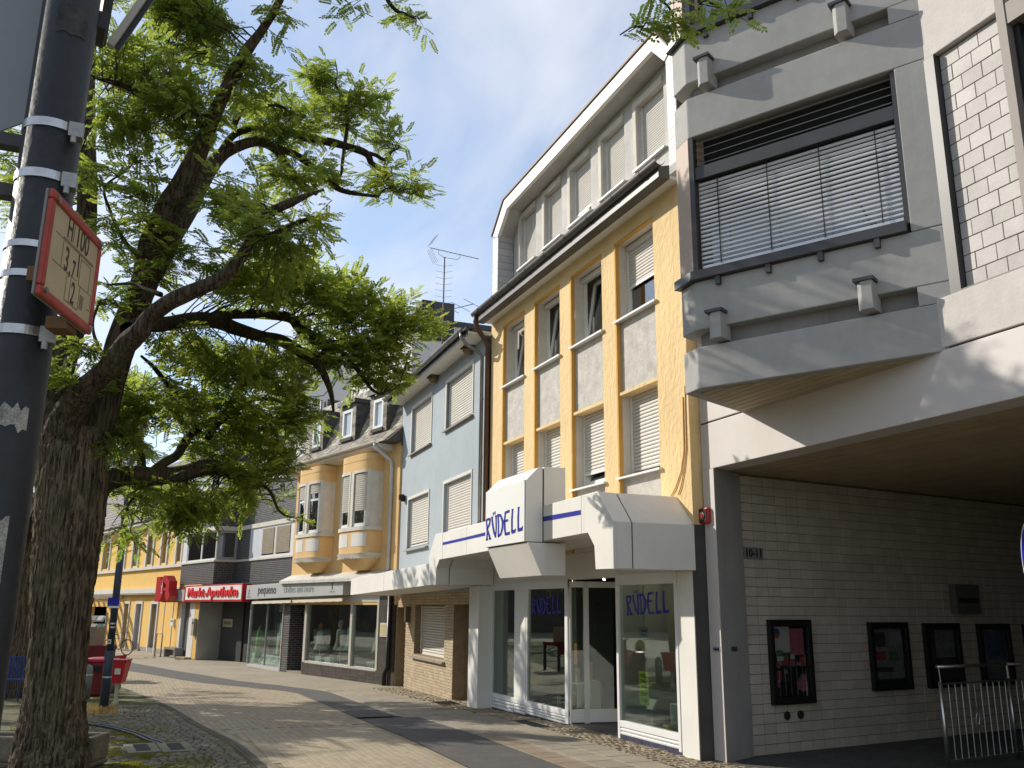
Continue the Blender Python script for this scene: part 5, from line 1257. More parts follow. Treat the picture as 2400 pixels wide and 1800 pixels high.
# ------------------------------------------------------------------ yellow house with two round oriels (drawn in its own frame, 1.145 m per unit)
K = 1.145
def kthing(nm, lab, cat, u, off, z, rot=0.0, group=None):
    a = R(14); x = -22.6 + u * math.cos(a) - off * math.sin(a); y = 6.05 + u * math.sin(a) + off * math.cos(a)
    return thing(nm, lab, cat, (K * x, K * y, 1.85 * (1 - K) + K * z), a + rot, K, group)
ph = kthing('oriel_house', 'narrow yellow house with two round oriels and slate dormers above a clothes shop', 'house', 0, 0, 0)
peq_y = mat('warm_yellow_render', (0.70, 0.46, 0.20), 0.9, 0.07, 1.0, bump=0.2, bs=60, streak=0.15, streak_col=(0.55, 0.36, 0.16))
stone_w = mat('stone_white', (0.62, 0.58, 0.5), 0.8, 0.1, 3, streak=0.2)
wall_mesh(MB(), -6.0, 0.44, 1.9, 5.98, [], 0, 0.1).poly([(0.44, 0, 1.9), (0.44, 3, 1.9), (0.44, 3, 5.9), (0.44, 0, 5.9)]).poly([(-6.0, 0, 1.9), (-6.0, 0, 5.98), (-6.0, 3, 5.98), (-6.0, 3, 1.9)]).build('wall', peq_y, ph)
MB().box(-5.99, 0.43, 0.02, 8, 2.2, 5.95).build('house_body', interior_dark, ph)
def oriel(uc, hw, dp, shutter_share, lab):
    def pt(an, s=1.0):
        c_, n_ = math.cos(an), math.sin(an); q = lambda v: math.copysign(abs(v) ** 0.46, v)
        return (uc + hw * s * q(c_), -dp * s * abs(n_) ** 0.46)
    XA = lambda x: math.degrees(math.acos(math.copysign(abs(x) ** (1 / 0.46), x)))
    N = 28; an = [math.pi * k / N for k in range(N + 1)]
    def ring(z0, z1, s0=1.0, s1=None, a0=0, a1=N):
        s1 = s0 if s1 is None else s1; mb = MB()
        for k in range(a0, a1):
            p, q, r_, t_ = pt(an[k], s0), pt(an[k + 1], s0), pt(an[k + 1], s1), pt(an[k], s1)
            mb.poly([(p[0], p[1], z0), (q[0], q[1], z0), (r_[0], r_[1], z1), (t_[0], t_[1], z1)])
        mb.poly([(pt(a, s0)[0], pt(a, s0)[1], z0) for a in an]); mb.poly([(pt(a, s1)[0], pt(a, s1)[1], z1) for a in an])
        return mb
    o = ring(5.33, 5.80).build('oriel', peq_y, ph, smooth=False, label=lab)
    ring(5.62, 5.655, 1.015).build('moulding', peq_y, o)
    ring(3.20, 3.78).build('parapet', peq_y, o)
    ring(3.78, 3.88, 1.06, 1.06).build('sill', stone_w, o); ring(3.08, 3.20, 0.98, 1.07).build('cornice', stone_w, o)
    for k in range(30):
        a = math.pi * (k + 0.5) / 30; p = pt(a, 1.0)
        M = Matrix.Translation((p[0], p[1], 3.09)) @ Matrix.Rotation(math.atan2(-dp * math.cos(a), -hw * math.sin(a)), 4, 'Z')
        link('dentil', MB().box(-0.02, 0.02, -0.03, 0.03, -0.03, 0.012).mesh('dentil', stone_w) if k == 0 else bpy.data.meshes['dentil'], o, mw=M)
    ring(2.78, 3.08, 0.45, 0.97).build('corbel', peq_y, o)
    # window storey: white piers, frames between them
    ring(3.885, 5.33, 0.86).build('core', interior_dark, o)
    def seg(a0, a1, s0, s1, z0, z1, nm, m):
        mb = MB(); n = 6; aa = [a0 + (a1 - a0) * k / n for k in range(n + 1)]
        for k in range(n):
            A = [pt(aa[k], s0), pt(aa[k + 1], s0), pt(aa[k + 1], s1), pt(aa[k], s1)]
            mb.hexa([(x, y, z0) for x, y in A], [(x, y, z1) for x, y in A])
        return mb.build(nm, m, o)
    for a0, a1 in ((0, XA(0.93)), (XA(0.07), XA(-0.07)), (XA(-0.93), 180)): seg(R(a0), R(a1), 0.86, 1.01, 3.885, 5.33, 'pier', stone_w)
    for (a0, a1), sh in zip(((XA(0.93), XA(0.07)), (XA(-0.07), XA(-0.93))), shutter_share):
        xa = 0.93 if a0 < 90 else -0.07; xb = 0.07 if a0 < 90 else -0.93
        xf = lambda t: R(XA(xa + (xb - xa) * t))
        seg(xf(0.0), xf(0.09), 0.88, 1.03, 3.9, 5.29, 'frame', stone_w); seg(xf(0.91), xf(1.0), 0.88, 1.03, 3.9, 5.29, 'frame', stone_w); seg(xf(0.0), xf(1.0), 0.88, 1.03, 5.29, 5.36, 'frame', stone_w)
        seg(xf(0.09), xf(0.91), 0.90, 0.92, 3.9, 5.29, 'pane', glass_up)
        seg(xf(0.1), xf(0.9), 0.92, 0.95, 3.89, 3.97, 'frame', white_frame)
        seg(xf(0.09), xf(0.17), 0.92, 0.95, 3.97, 5.29, 'frame', white_frame); seg(xf(0.83), xf(0.91), 0.92, 0.95, 3.97, 5.29, 'frame', white_frame)
        if sh < 0.5: seg(xf(0.17), xf(0.83), 0.922, 0.945, 4.80, 4.86, 'frame', white_frame)
        n = int(1.3 * sh / 0.055)
        for k in range(n): seg(xf(0.1), xf(0.9), 0.953, 0.962 + 0.004, 5.285 - (k + 1) * 0.055, 5.285 - k * 0.055 - 0.008, 'slat', mat('slat_old', (0.42, 0.39, 0.33), 0.6, 0.08, 4))
    for a0, a1 in ((XA(0.90), XA(0.12)), (XA(-0.12), XA(-0.90)), (150, 168)): seg(R(a0), R(a1), 1.0, 1.012, 3.37, 3.71, 'panel', mat('oriel_panel', (0.66, 0.64, 0.6), 0.8, 0.06, 3))
    return o
oriel(-4.12, 0.85, 0.48, (0.22, 0.30), 'left round oriel with nearly open shutters')
oriel(-1.27, 0.85, 0.48, (0.80, 0.78), 'right round oriel with shutters mostly down')
MB().prism_x([(-0.30, 5.84), (0.0, 5.80), (0.0, 5.98), (-0.42, 5.98), (-0.42, 5.90)], -6.25, 0.0).build('eaves', stone_w, ph)
gt = half_gutter(MB(), -6.4, -0.02, -0.46, 6.03, 0.06).build('gutter', stone_w, ph)
MB().tube([(-0.12, -0.46, 5.98), (-0.12, -0.46, 5.9), (-0.02, -0.34, 5.76), (0.08, -0.10, 5.56), (0.10, -0.05, 5.45), (0.10, -0.05, 2.75)], 0.045, 10).build('downpipe', mat('pipe_pale', (0.5, 0.5, 0.5), 0.5, 0.1, 4), ph, smooth=True)
MB().prism_x([(-0.38, 2.50), (-0.38, 2.58), (0.0, 2.76), (0.0, 2.5)], -6.0, 0.30).build('ledge', mat('ledge_sheet', (0.58, 0.57, 0.53), 0.5, 0.15, 3, streak=0.3), ph)
# slate roof
shing = mat('old_slate', (0.29, 0.255, 0.20), 0.75, 0.35, 4, piece=0.45, bump=0.4, bs=30); shing_d = mat('cheek_slate_shade', (0.09, 0.088, 0.085), 0.7, 0.25, 5, piece=0.25)  # cheek slate is a darkened copy: shade on the dormer sides is painted in
MB().prism_x([(-0.40, 6.0), (0.12, 6.47), (0.75, 8.1), (2.5, 8.4), (2.5, 5.9)], -6.05, 0.42).build('roof_deck', joint_dark, ph)
def shingle_rows(p0, p1, u0, u1, rh_, rw_, out):
    d = Vector((0, p1[0] - p0[0], p1[1] - p0[1])); L = d.length; d.normalize(); n_ = Vector((1, 0, 0)).cross(d)
    r_ = 0
    while r_ * rh_ < L:
        k = 0; x = u0 - (rw_ / 2 if r_ % 2 else 0)
        while x < u1:
            a, b = max(x, u0), min(x + rw_, u1); x += rw_
            if b - a < 0.04: continue
            c_ = Vector(((a + b) / 2, p0[0], p0[1])) + d * (r_ * rh_ + rh_ * 0.5)
            M = Matrix(((1, d.x, n_.x, c_.x), (0, d.y, n_.y, c_.y), (0, d.z, n_.z, c_.z), (0, 0, 0, 1))) @ Matrix.Rotation(R(-3.5), 4, 'X') @ Matrix.Rotation(R(rnd.uniform(-2.5, 2.5)), 4, 'Z')
            out.append((M, b - a - 0.006, rh_ * 1.12, 0.014 + rnd.uniform(0, 0.006)))
        r_ += 1
pl = []
shingle_rows((-0.41, 6.0), (0.12, 6.47), -6.05, 0.3, 0.115, 0.17, pl)
shingle_rows((0.12, 6.47), (0.75, 8.1), -6.05, 0.42, 0.125, 0.17, pl)
pieces('shingle', pl, shing, ph, 0.004, 300, base=Matrix.Translation((-25.9, 6.9, 0)))
for (u0, u1), lab in zip(((-5.29, -4.33), (-3.25, -2.23), (-1.37, -0.41)), ('left', 'middle', 'right')):
    dm = MB(); yf = 0.02; top = 7.52
    wall_mesh(dm, u0, u1, 6.42, top, [(u0 + 0.2, u1 - 0.2, 6.56, 7.36)], yf, 0.12)
    dm.poly([(u1, yf, 6.3), (u1, 1.4, 6.5), (u1, 1.4, top), (u1, yf, top)]); dm.poly([(u0, yf, 6.3), (u0, yf, top), (u0, 1.4, top), (u0, 1.4, 6.5)])
    d_ = dm.build('dormer', shing_d, ph)
    q = []
    for r_ in range(9):
        z = 6.44 + r_ * 0.118
        for a, b in ((u0, u0 + 0.2), (u1 - 0.2, u1)): link('shingle', piece_mesh(b - a - 0.004, 0.125, 0.016, 0.004, shing), d_, mw=Matrix.Translation(((a + b) / 2, yf, z + 0.06)) @ WALLM @ Matrix.Rotation(R(4), 4, 'X'))
        for c in range(5):
            link('cheek_shingle', piece_mesh(0.2, 0.14, 0.014, 0.004, shing_d), d_, mw=Matrix.Translation((u1, yf + 0.1 + c * 0.2 + (0.1 if r_ % 2 else 0), z + 0.06)) @ Matrix(((0, 0, 1, 0), (1, 0, 0, 0), (0, 1, 0, 0), (0, 0, 0, 1))) @ Matrix.Rotation(R(4 + rnd.uniform(-2, 2)), 4, 'X'))
    MB().box(u0 - 0.05, u1 + 0.05, yf - 0.10, 1.5, top, top + 0.12).build('dormer_roof', dark_metal, d_)
    MB().box(u0 + 0.16, u1 - 0.16, yf - 0.06, yf + 0.03, 6.46, 6.55).build('sill', joint_dark, d_)
    wb = MB().box(u0 + 0.2, u0 + 0.29, yf - 0.02, yf + 0.08, 6.55, 7.37).box(u1 - 0.29, u1 - 0.2, yf - 0.02, yf + 0.08, 6.55, 7.37).box(u0 + 0.29, u1 - 0.29, yf - 0.02, yf + 0.08, 6.55, 6.63).box(u0 + 0.29, u1 - 0.29, yf - 0.02, yf + 0.08, 7.29, 7.37).build('window', white_frame, d_)
    link('pane', MB().box(u0 + 0.29, u1 - 0.29, yf + 0.03, yf + 0.04, 6.63, 7.29).mesh('pane', mat('pane_sky', (0.45, 0.52, 0.56), 0.08, 0.1, 1, spec=0.8)), d_)
# shop below
dk_tile = mat('dark_brown_tile', (0.075, 0.062, 0.055), 0.4, 0.15, 5, piece=0.15)
sh_ = ph
MB().box(-4.78, 0.42, 0.0, 0.12, -0.1, 0.30).build('plinth', mat('pale_joint', (0.35, 0.33, 0.3), 0.9), ph)
for r_ in range(5):
    for k in range(12):
        u = -4.77 + k * 0.43; MB().box(u, min(u + 0.422, 0.41), -0.012, 0.0, -0.08 + r_ * 0.078, -0.08 + r_ * 0.078 + 0.071).build('tile', dk_tile, ph)
MB().box(-0.33, 0.42, 0.0, 0.2, 0.302, 2.13).build('pillar', dk_tile, ph)
for r_ in range(23):
    MB().box(-0.32, 0.41, -0.008, -0.0005, 0.305 + r_ * 0.079, 0.305 + r_ * 0.079 + 0.073).build('tile', dk_tile, ph)
MB().box(-4.80, -4.66, -0.02, 0.1, 0.30, 1.98).box(-0.42, -0.33, -0.02, 0.1, 0.30, 2.12).box(-4.66, -0.42, -0.015, 0.1, 0.28, 0.34).box(-4.66, -0.42, -0.015, 0.1, 1.97, 2.12).box(-1.92, -1.80, -0.012, 0.09, 0.34, 1.97).build('shop_window_frame', mat('frame_alu', (0.5, 0.48, 0.42), 0.4, 0.06, 3), ph)
MB().box(-4.66, -0.42, 0.04, 0.05, 0.34, 1.98).build('shop_pane', glass_mat('shop_glass_far', (0.85, 0.9, 0.87), 0.03, 0.30), ph)
MB().box(-4.8, -0.3, 0.05, 1.6, 0.22, 0.32).build('display_floor', MATS['display_floor'], ph); MB().box(-4.8, -0.3, 1.6, 1.65, 0.2, 2.2).build('shop_back_wall', mat('shop_back_grey', (0.16, 0.16, 0.15), 0.8, 0.4, 2), ph); MB().box(-4.85, 0.4, 0.1, 1.7, 2.13, 2.2).build('shop_ceiling', interior_dark, ph)
MB().box(-5.95, -4.82, 0.65, 0.7, -0.1, 1.97).build('door', black_matt, ph); MB().box(-4.88, -4.80, 0.0, 0.7, -0.1, 1.97).build('door_reveal', dk_tile, ph); MB().box(-5.9, -4.82, 0.0, 0.6, -0.1, 0.0).build('door_step', slab_grey, ph)
MB().tube([(0.30, -0.06, 2.12), (0.30, -0.06, 0.42), (0.20, -0.08, 0.28), (0.18, -0.08, 0.18), (0.18, -0.08, -0.04)], 0.055, 10).build('drain_pipe', black_frame, ph, smooth=True)
t = kthing('framed_menu_board', 'yellowish framed notice on the dark tiled pillar of the clothes shop', 'notice', -0.02, -0.012, 1.13); MB().box(-0.17, 0.17, -0.03, 0, 0, 0.33).build('frame', pale_reveal, t); MB().box(-0.14, 0.14, -0.034, -0.0305, 0.03, 0.30).build('sheet_of_paper', mat('paper_yellow', (0.5, 0.42, 0.2), 0.8, 0.1, 8), t)
# sign of the clothes shop (two panels share the band)
t = kthing('clothes_shop_sign', 'long pale grey sign band reading pequeno clothes and more', 'shop sign', -5.4, -0.30, 2.05)
sg = mat('sign_pale_grey', (0.44, 0.45, 0.44), 0.5, 0.05, 1)
a0, a1 = -3.45, 3.55
MB().hexa([(a0, 0, 0.0), (a1, 0, 0.10), (a1, 0, 0.53), (a0, 0, 0.44)], [(a0, 0.28, 0.0), (a1, 0.28, 0.10), (a1, 0.28, 0.53), (a0, 0.28, 0.44)]).build('panel', sg, t, bevel=0.006)
text('pequeno', 0.37, mat('letter_black', (0.02, 0.02, 0.02), 0.5), t, -1.70, -0.004, 0.17, 0.002, 1, 0, 0.004, width=1.46)
text('clothes and more', 0.30, mat('letter_grey', (0.24, 0.25, 0.24), 0.5), t, 0.68, -0.004, 0.19, 0.002, 1, width=2.1)
for u_, z_ in ((-3.2, 0.22), (2.9, 0.33)):
    mb = MB(); mb.prism_y([(u_ + 0.035 * math.cos(a), z_ + 0.06 + 0.035 * math.sin(a)) for a in [math.pi * 2 * q / 12 for q in range(12)]], -0.004, -0.0008); mb.prism_y([(u_ - 0.03, z_ - 0.06), (u_ + 0.03, z_ - 0.06), (u_ + 0.016, z_ + 0.04), (u_ - 0.016, z_ + 0.04)], -0.0045, -0.0012); mb.prism_y([(u_ - 0.03, z_ - 0.085), (u_ + 0.03, z_ - 0.085), (u_ + 0.03, z_ - 0.065), (u_ - 0.03, z_ - 0.065)], -0.0035, -0.0006)
    mb.build('figure_emblem', MATS['letter_black'], t)
    mb = MB()
    for q in range(5): stroke_poly(mb, [(u_ - 0.16 + q * 0.07, z_ - 0.16), (u_ - 0.13 + q * 0.07, z_ - 0.115), (u_ - 0.10 + q * 0.07, z_ - 0.16)], 0.012, -0.003, -0.0007)
    mb.build('ornament', MATS['letter_grey'], t)
t = kthing('awning', 'rolled up cream awning edge under the clothes shop sign', 'awning', -5.1, -0.16, 1.95)
mb = MB(); L_ = [(-3.3, -0.32), (-0.28, 0.0)]
for a, b in ((-3.3, -0.22), (-0.10, 3.15)):
    n = 12
    for k in range(n):
        x0, x1 = a + (b - a) * k / n, a + (b - a) * (k + 1) / n
        f = lambda x: 0.0 + (x + 3.3) * 0.0125
        mb.hexa([(x0, -0.10, f(x0) - 0.04 - 0.01 * (k % 2)), (x1, -0.10, f(x1) - 0.05 + 0.01 * (k % 2)), (x1, -0.10, f(x1) + 0.035), (x0, -0.10, f(x0) + 0.035)], [(x0, -0.08, f(x0) - 0.04 - 0.01 * (k % 2)), (x1, -0.08, f(x1) - 0.05 + 0.01 * (k % 2)), (x1, -0.08, f(x1) + 0.035), (x0, -0.08, f(x0) + 0.035)])
mb.build('cloth', mat('awning_cream', (0.68, 0.6, 0.46), 0.8, 0.06, 3), t)
MB().tube([(-3.3, -0.03, 0.02), (3.15, -0.03, 0.10)], 0.045, 10).build('roller', mat('awning_roller', (0.3, 0.28, 0.25), 0.6), t)
# dressed forms and goods in the clothes shop window
skin_m = mat('mannequin_beige', (0.5, 0.4, 0.3), 0.5); cloth_ms = [mat('cloth_white', (0.6, 0.6, 0.56), 0.9, 0.1, 8), mat('cloth_teal', (0.10, 0.22, 0.22), 0.9, 0.15, 8), mat('cloth_orange', (0.55, 0.18, 0.05), 0.9, 0.1, 8), mat('cloth_pattern', (0.4, 0.36, 0.3), 0.9, 0.5, 22)]
for u, sc, m_, lab in ((-3.0, 1.0, cloth_ms[3], 'child mannequin in patterned dress at the middle of the clothes shop window'), (-2.3, 1.1, cloth_ms[1], 'child mannequin in dark teal top beside the window mullion'), (-0.75, 1.1, cloth_ms[3], 'child mannequin with orange hat at the right end of the clothes shop window'), (-4.3, 0.9, cloth_ms[0], 'child mannequin with orange cap at the left end of the clothes shop window')):
    t = kthing('mannequin', lab, 'mannequin', u, 0.28, 0.32); s = sc
    MB().tube([(0, 0, 0), (0, 0, 0.02)], 0.12, 14).tube([(0, 0, 0.02), (0, 0, 0.40 * s)], 0.012, 8).build('stand', steel, t)
    MB().tube([(0, 0, 0.36 * s), (0, 0, 0.40 * s), (0, 0, 0.62 * s), (0, 0, 0.80 * s), (0, 0, 0.90 * s), (0, 0, 0.93 * s)], [0.20 * s, 0.19 * s, 0.12 * s, 0.13 * s, 0.11 * s, 0.04 * s], 14).build('dress', m_, t, smooth=True)
    for q in (-1, 1): MB().tube([(q * 0.10 * s, 0, 0.88 * s), (q * 0.16 * s, -0.01, 0.72 * s), (q * 0.15 * s, -0.05, 0.56 * s)], [0.04 * s, 0.035 * s, 0.02 * s], 8).build('sleeve', m_, t, smooth=True)
    MB().tube([(0, 0, 0.92 * s), (0, 0, 0.96 * s), (0, 0, 1.0 * s), (0, 0, 1.07 * s), (0, 0, 1.13 * s), (0, 0, 1.155 * s)], [0.035 * s, 0.05 * s, 0.078 * s, 0.085 * s, 0.06 * s, 0.02 * s], 14).build('head', skin_m if u < -2.9 and u > -4 else mat('head_dark', (0.2, 0.15, 0.1), 0.6), t, smooth=True)
    MB().tube([(0, 0, 1.075 * s), (0, 0, 1.08 * s), (0, 0, 1.13 * s), (0, 0, 1.175 * s)], [0.115 * s, 0.095 * s, 0.08 * s, 0.02 * s], 14).build('hat', cloth_ms[0] if -4 < u < -2.9 else cloth_ms[2], t, smooth=True)
for u, lab in ((-4.1, 'small tilted white card on the floor of the clothes shop window, left one'), (-3.5, 'small pale shoes box on the floor of the clothes shop window'), (-1.0, 'dark shoe box on the floor of the clothes shop window, right end')):
    t = kthing('goods_box', lab, 'box', u, 0.2, 0.325, 0.2); MB().box(-0.13, 0.13, -0.06, 0.06, 0, 0.12).build('carton', cloth_ms[0] if u < -3 else cloth_ms[1], t); MB().box(-0.135, 0.135, -0.065, 0.065, 0.1205, 0.15).build('lid', cloth_ms[0], t)

# ------------------------------------------------------------------ black brick building with pharmacy
kb_ = kthing('black_brick_building', 'dark clinker brick building with white framed window bands above a pharmacy', 'building', 0, 0, 0)
clinker = brick_mat('black_clinker', (0.05, 0.05, 0.052), (0.026, 0.026, 0.028), (0.20, 0.19, 0.175), 0.21, 0.064, 0.009, 0.42, 'XZ', 0.7, 0.5, 'Object')
band_w = mat('band_white', (0.6, 0.57, 0.5), 0.7, 0.08, 2, streak=0.2)
u0, u1, r0, r1, o = -17.0, -13.07, -12.9, -5.9, 0.8
def strip(z0, z1, m, nm, b=0.0, ex=0.0):
    # the facade line at one height: projecting left part, return, recessed right part
    MB().box(u0 - ex, u1 + ex, -ex, 3, z0, z1).build(nm, m, kb_, bevel=b)
    MB().box(u1 + ex + 0.002, r1, o - ex, 3, z0, z1).build(nm, m, kb_, bevel=b)
strip(2.62, 3.42, clinker, 'brick_wall'); strip(4.73, 6.16, clinker, 'brick_wall'); strip(7.20, 8.4, clinker, 'brick_wall')
strip(3.422, 3.50, band_w, 'sill_band', 0.006, 0.04); strip(4.57, 4.728, band_w, 'lintel_band', 0.006, 0.05); strip(6.162, 6.24, band_w, 'sill_band', 0.006, 0.04); strip(7.04, 7.198, band_w, 'lintel_band', 0.006, 0.05)
MB().box(u0, r1, 1.5, 3, 3.5, 8.3).build('core', interior_dark, kb_)
for z0, z1 in ((3.50, 4.57), (6.24, 7.04)):
    # left part: white post, two windows with half lowered blinds
    MB().box(u0, -16.45, 0.01, 0.3, z0, z1).build('panel', white_frame, kb_)
    for a, b, sh in ((-16.44, -14.75, 0.0), (-14.74, -13.12, 0.0)):
        w_ = window(kb_, a, b, z0, z1, 0.03, fw=0.06, mullion=None)
        for k in range(int((z1 - z0) / 0.06)):
            x0 = a + (0.75 if a < -15 else 0.1)
            link('slat', piece_mesh(b - 0.1 - x0, 0.048, 0.008, 0.001, mat('old_blind', (0.5, 0.44, 0.33), 0.7, 0.1, 3)), w_, mw=Matrix.Translation(((b - 0.1 + x0) / 2, 0.12, z1 - 0.08 - k * 0.06)) @ WALLM @ Matrix.Rotation(R(25), 4, 'X'))
        MB().box(a, b, 0.5, 0.52, z0, z1).build('room', interior_dark, w_)
    # return with one dark pane
    MB().box(u1 - 0.02, u1 + 0.02, 0.05, 0.12, z0, z1).box(u1 - 0.02, u1 + 0.02, 0.70, 0.8, z0, z1).box(u1 - 0.02, u1 + 0.02, 0.12, 0.70, z0, z0 + 0.1).box(u1 - 0.02, u1 + 0.02, 0.12, 0.7, z1 - 0.08, z1).build('window', mat('frame_grey', (0.33, 0.33, 0.32), 0.5), kb_)
    MB().box(u1 - 0.012, u1 + 0.005, 0.12, 0.70, z0 + 0.1, z1 - 0.08).build('pane', glass_up, kb_)
    MB().box(-14.5, u1 - 0.1, 0.2, 0.9, z0, z1).build('room', interior_dark, kb_)
    # right part: brick, white panel, two windows
    MB().box(u1 + 0.03, -11.77, o, o + 0.3, z0, z1).build('brick_panel', clinker, kb_)
    if z0 < 5:
        for q in range(6): MB().box(-11.76 + q * 0.183, -11.76 + q * 0.183 + 0.177, o - 0.01, o + 0.1, z0, z1).build('board', mat('board_bluish', (0.55, 0.58, 0.62), 0.6, 0.05, 3), kb_)
    for a, b, sh in ((-10.66, -9.42, 1), (-9.40, -8.05, 1)):
        w_ = window(kb_, a, b, z0, z1, o - 0.01, fw=0.07, tilt=(z0 > 5))
        if z0 < 5:
            for k in range(int((z1 - z0 - 0.16) / 0.052)):
                link('slat', piece_mesh(b - a - 0.2, 0.045, 0.008, 0.001, MATS['old_blind']), w_, mw=Matrix.Translation(((a + b) / 2, o + 0.06 - 0.08, z1 - 0.1 - k * 0.052)) @ WALLM @ Matrix.Rotation(R(20), 4, 'X'))
        MB().box(a, b, o + 0.4, o + 0.42, z0, z1).build('room', interior_dark if z0 < 5 else mat('room_pale', (0.3, 0.34, 0.33), 0.9), w_)
    if z0 > 5: MB().box(-11.76, -10.67, o - 0.01, o + 0.1, z0, z1).build('panel', white_frame, kb_)
    MB().box(-8.04, r1, o - 0.012, o + 0.1, z0, z1).build('panel', white_frame, kb_)
MB().tube([(-6.2, o - 0.07, 8.4), (-6.2, o - 0.07, 6.9), (-6.1, o - 0.2, 6.7), (-6.1, o - 0.3, 6.55)], 0.04, 8).build('downpipe', mat('pipe_bluegrey', (0.35, 0.4, 0.46), 0.4), kb_, smooth=True)
# ground floor
MB().box(-17.0, -16.6, 0, 0.3, -0.1, 2.62).box(-14.75, -14.33, 0, 0.3, -0.1, 2.62).box(-16.6, -14.75, 0.0, 0.3, 1.95, 2.62).build('yellow_pier', mat('yellow_pier', (0.72, 0.42, 0.09), 0.85, 0.08, 2), kb_)
MB().box(-16.6, -16.35, -0.02, 0.25, -0.05, 1.95).box(-15.40, -14.75, -0.01, 0.25, -0.05, 1.95).build('door_frame', soffit_white, kb_); MB().box(-16.35, -15.40, 0.12, 0.2, -0.05, 1.95).build('side_door', mat('door_dark_grey', (0.10, 0.10, 0.09), 0.5), kb_); MB().box(-16.6, -14.8, -0.25, 0.2, -0.1, -0.045).build('door_step', slab_grey, kb_)
MB().box(-14.32, -14.24, -0.02, 0.9, -0.1, 1.95).build('chrome_trim', steel, kb_)
MB().box(-14.3, -9.6, 0.9, 1.0, -0.1, 2.3).box(-14.3, -6.0, 0.05, 1.0, 1.96, 2.6).build('entrance_back', black_matt, kb_)
MB().box(-14.24, -12.0, 0.86, 0.9, -0.1, 1.95).build('garage_door', mat('black_boards', (0.025, 0.025, 0.027), 0.6, 0.2, 6, bump=0.4, bs=20), kb_)
for r_ in range(22): MB().box(-14.24, -12.0, 0.848, 0.86, -0.08 + r_ * 0.092, -0.08 + r_ * 0.092 + 0.084).build('board', MATS['black_boards'], kb_)
t = kthing('brass_plate', 'pale brass plate on the black entrance wall of the pharmacy', 'plate', -13.35 - 0.15, 0.845, 1.08); MB().box(-0.5, 0.5, -0.02, 0, 0, 0.29).build('plate', mat('brass_pale', (0.42, 0.38, 0.26), 0.5, 0.1, 6), t); MB().box(-0.4, 0.4, -0.0225, -0.0205, 0.08, 0.20).build('lettering', mat('letter_brown', (0.2, 0.16, 0.08), 0.6), t)
ap = glass_mat('shop_glass_far')
MB().box(-9.10, -9.075, -0.02, 0.06, -0.05, 1.93).box(-6.42, -6.38, -0.02, 0.06, -0.05, 1.93).box(-9.06, -6.44, -0.02, 0.06, -0.06, 0.03).box(-9.06, -6.44, -0.02, 0.06, 1.91, 1.95).box(-7.72, -7.71, 0.0, 0.05, 0.05, 1.88).build('shop_window_frame', mat('frame_chrome', (0.5, 0.5, 0.48), 0.35, 0.05, 4), kb_)
MB().box(-9.06, -6.44, 0.02, 0.03, 0.05, 1.9).build('shop_pane', ap, kb_)
MB().hexa([(-9.10, 0.0, 0.02), (-10.0, 0.85, 0.02), (-10.0, 0.86, 0.02), (-9.09, 0.01, 0.02)], [(-9.10, 0.0, 1.93), (-10.0, 0.85, 1.93), (-10.0, 0.86, 1.93), (-9.09, 0.01, 1.93)]).build('shop_pane', ap, kb_)
MB().prism_z([(-9.1, 0.02), (-10.0, 0.87), (-10.0, 2.0), (-6.4, 2.0), (-6.4, 0.02)], -0.08, 0.06).build('display_floor', mat('display_pale', (0.35, 0.37, 0.34), 0.5), kb_)
MB().box(-10.0, -6.35, 1.8, 1.85, 0.05, 1.95).build('shop_back_wall', mat('shop_back', (0.12, 0.13, 0.11), 0.8, 0.3, 3), kb_)
MB().box(-8.9, -8.55, 0.9, 1.2, 0.06, 1.93).build('shop_pillar', mat('pillar_cream', (0.5, 0.47, 0.38), 0.8), kb_)
MB().box(-6.36, -5.9, 0.0, 0.8, -0.1, 2.0).build('brick_pillar', clinker, kb_)
t = kthing('display_board', 'pale green lettered board lying in the pharmacy window', 'display board', -7.75, 0.22, 0.065); t.rotation_euler = (R(-25), 0, R(14))
MB().box(-1.15, 1.15, 0, 0.03, 0, 0.30).build('board', mat('board_mint', (0.45, 0.58, 0.50), 0.6), t); text('MARKT APOTHEKE', 0.27, mat('letter_dark', (0.08, 0.1, 0.09), 0.6), t, 0, -0.003, 0.05, 0.002, 1, width=2.15)
t = kthing('display_board', 'smaller pale board with red mark at the angled pharmacy pane', 'display board', -9.3, 0.35, 0.065); MB().box(-0.3, 0.3, 0, 0.03, 0, 0.28).build('board', MATS['board_mint'], t); MB().prism_y([(-0.06, 0.08), (0.08, 0.06), (0.0, 0.22)], -0.004, -0.0005).build('red_mark', red_plastic, t)
t = kthing('display_poster', 'poster of a seated figure in white behind the pharmacy pane', 'poster', -7.05, 0.2, 0.45)
MB().box(-0.42, 0.42, 0, 0.02, -0.1, 1.25).build('sheet_of_paper', mat('poster_dark', (0.05, 0.06, 0.06), 0.7), t)
MB().prism_y([(-0.25, -0.05), (-0.1, -0.05), (0.0, 0.42), (0.22, 0.5), (0.25, 0.9), (0.12, 1.05), (-0.02, 0.95), (-0.05, 0.62), (-0.2, 0.55)], -0.004, -0.001).build('white_figure', mat('figure_pale', (0.45, 0.52, 0.47), 0.8), t); MB().box(-0.02, 0.38, -0.003, -0.0005, 0.12, 0.42).build('red_block', mat('poster_red', (0.4, 0.07, 0.03), 0.7), t)
t = kthing('green_plant_display', 'tall green plant display in the corner of the pharmacy window', 'display', -8.95, 0.3, 0.06)
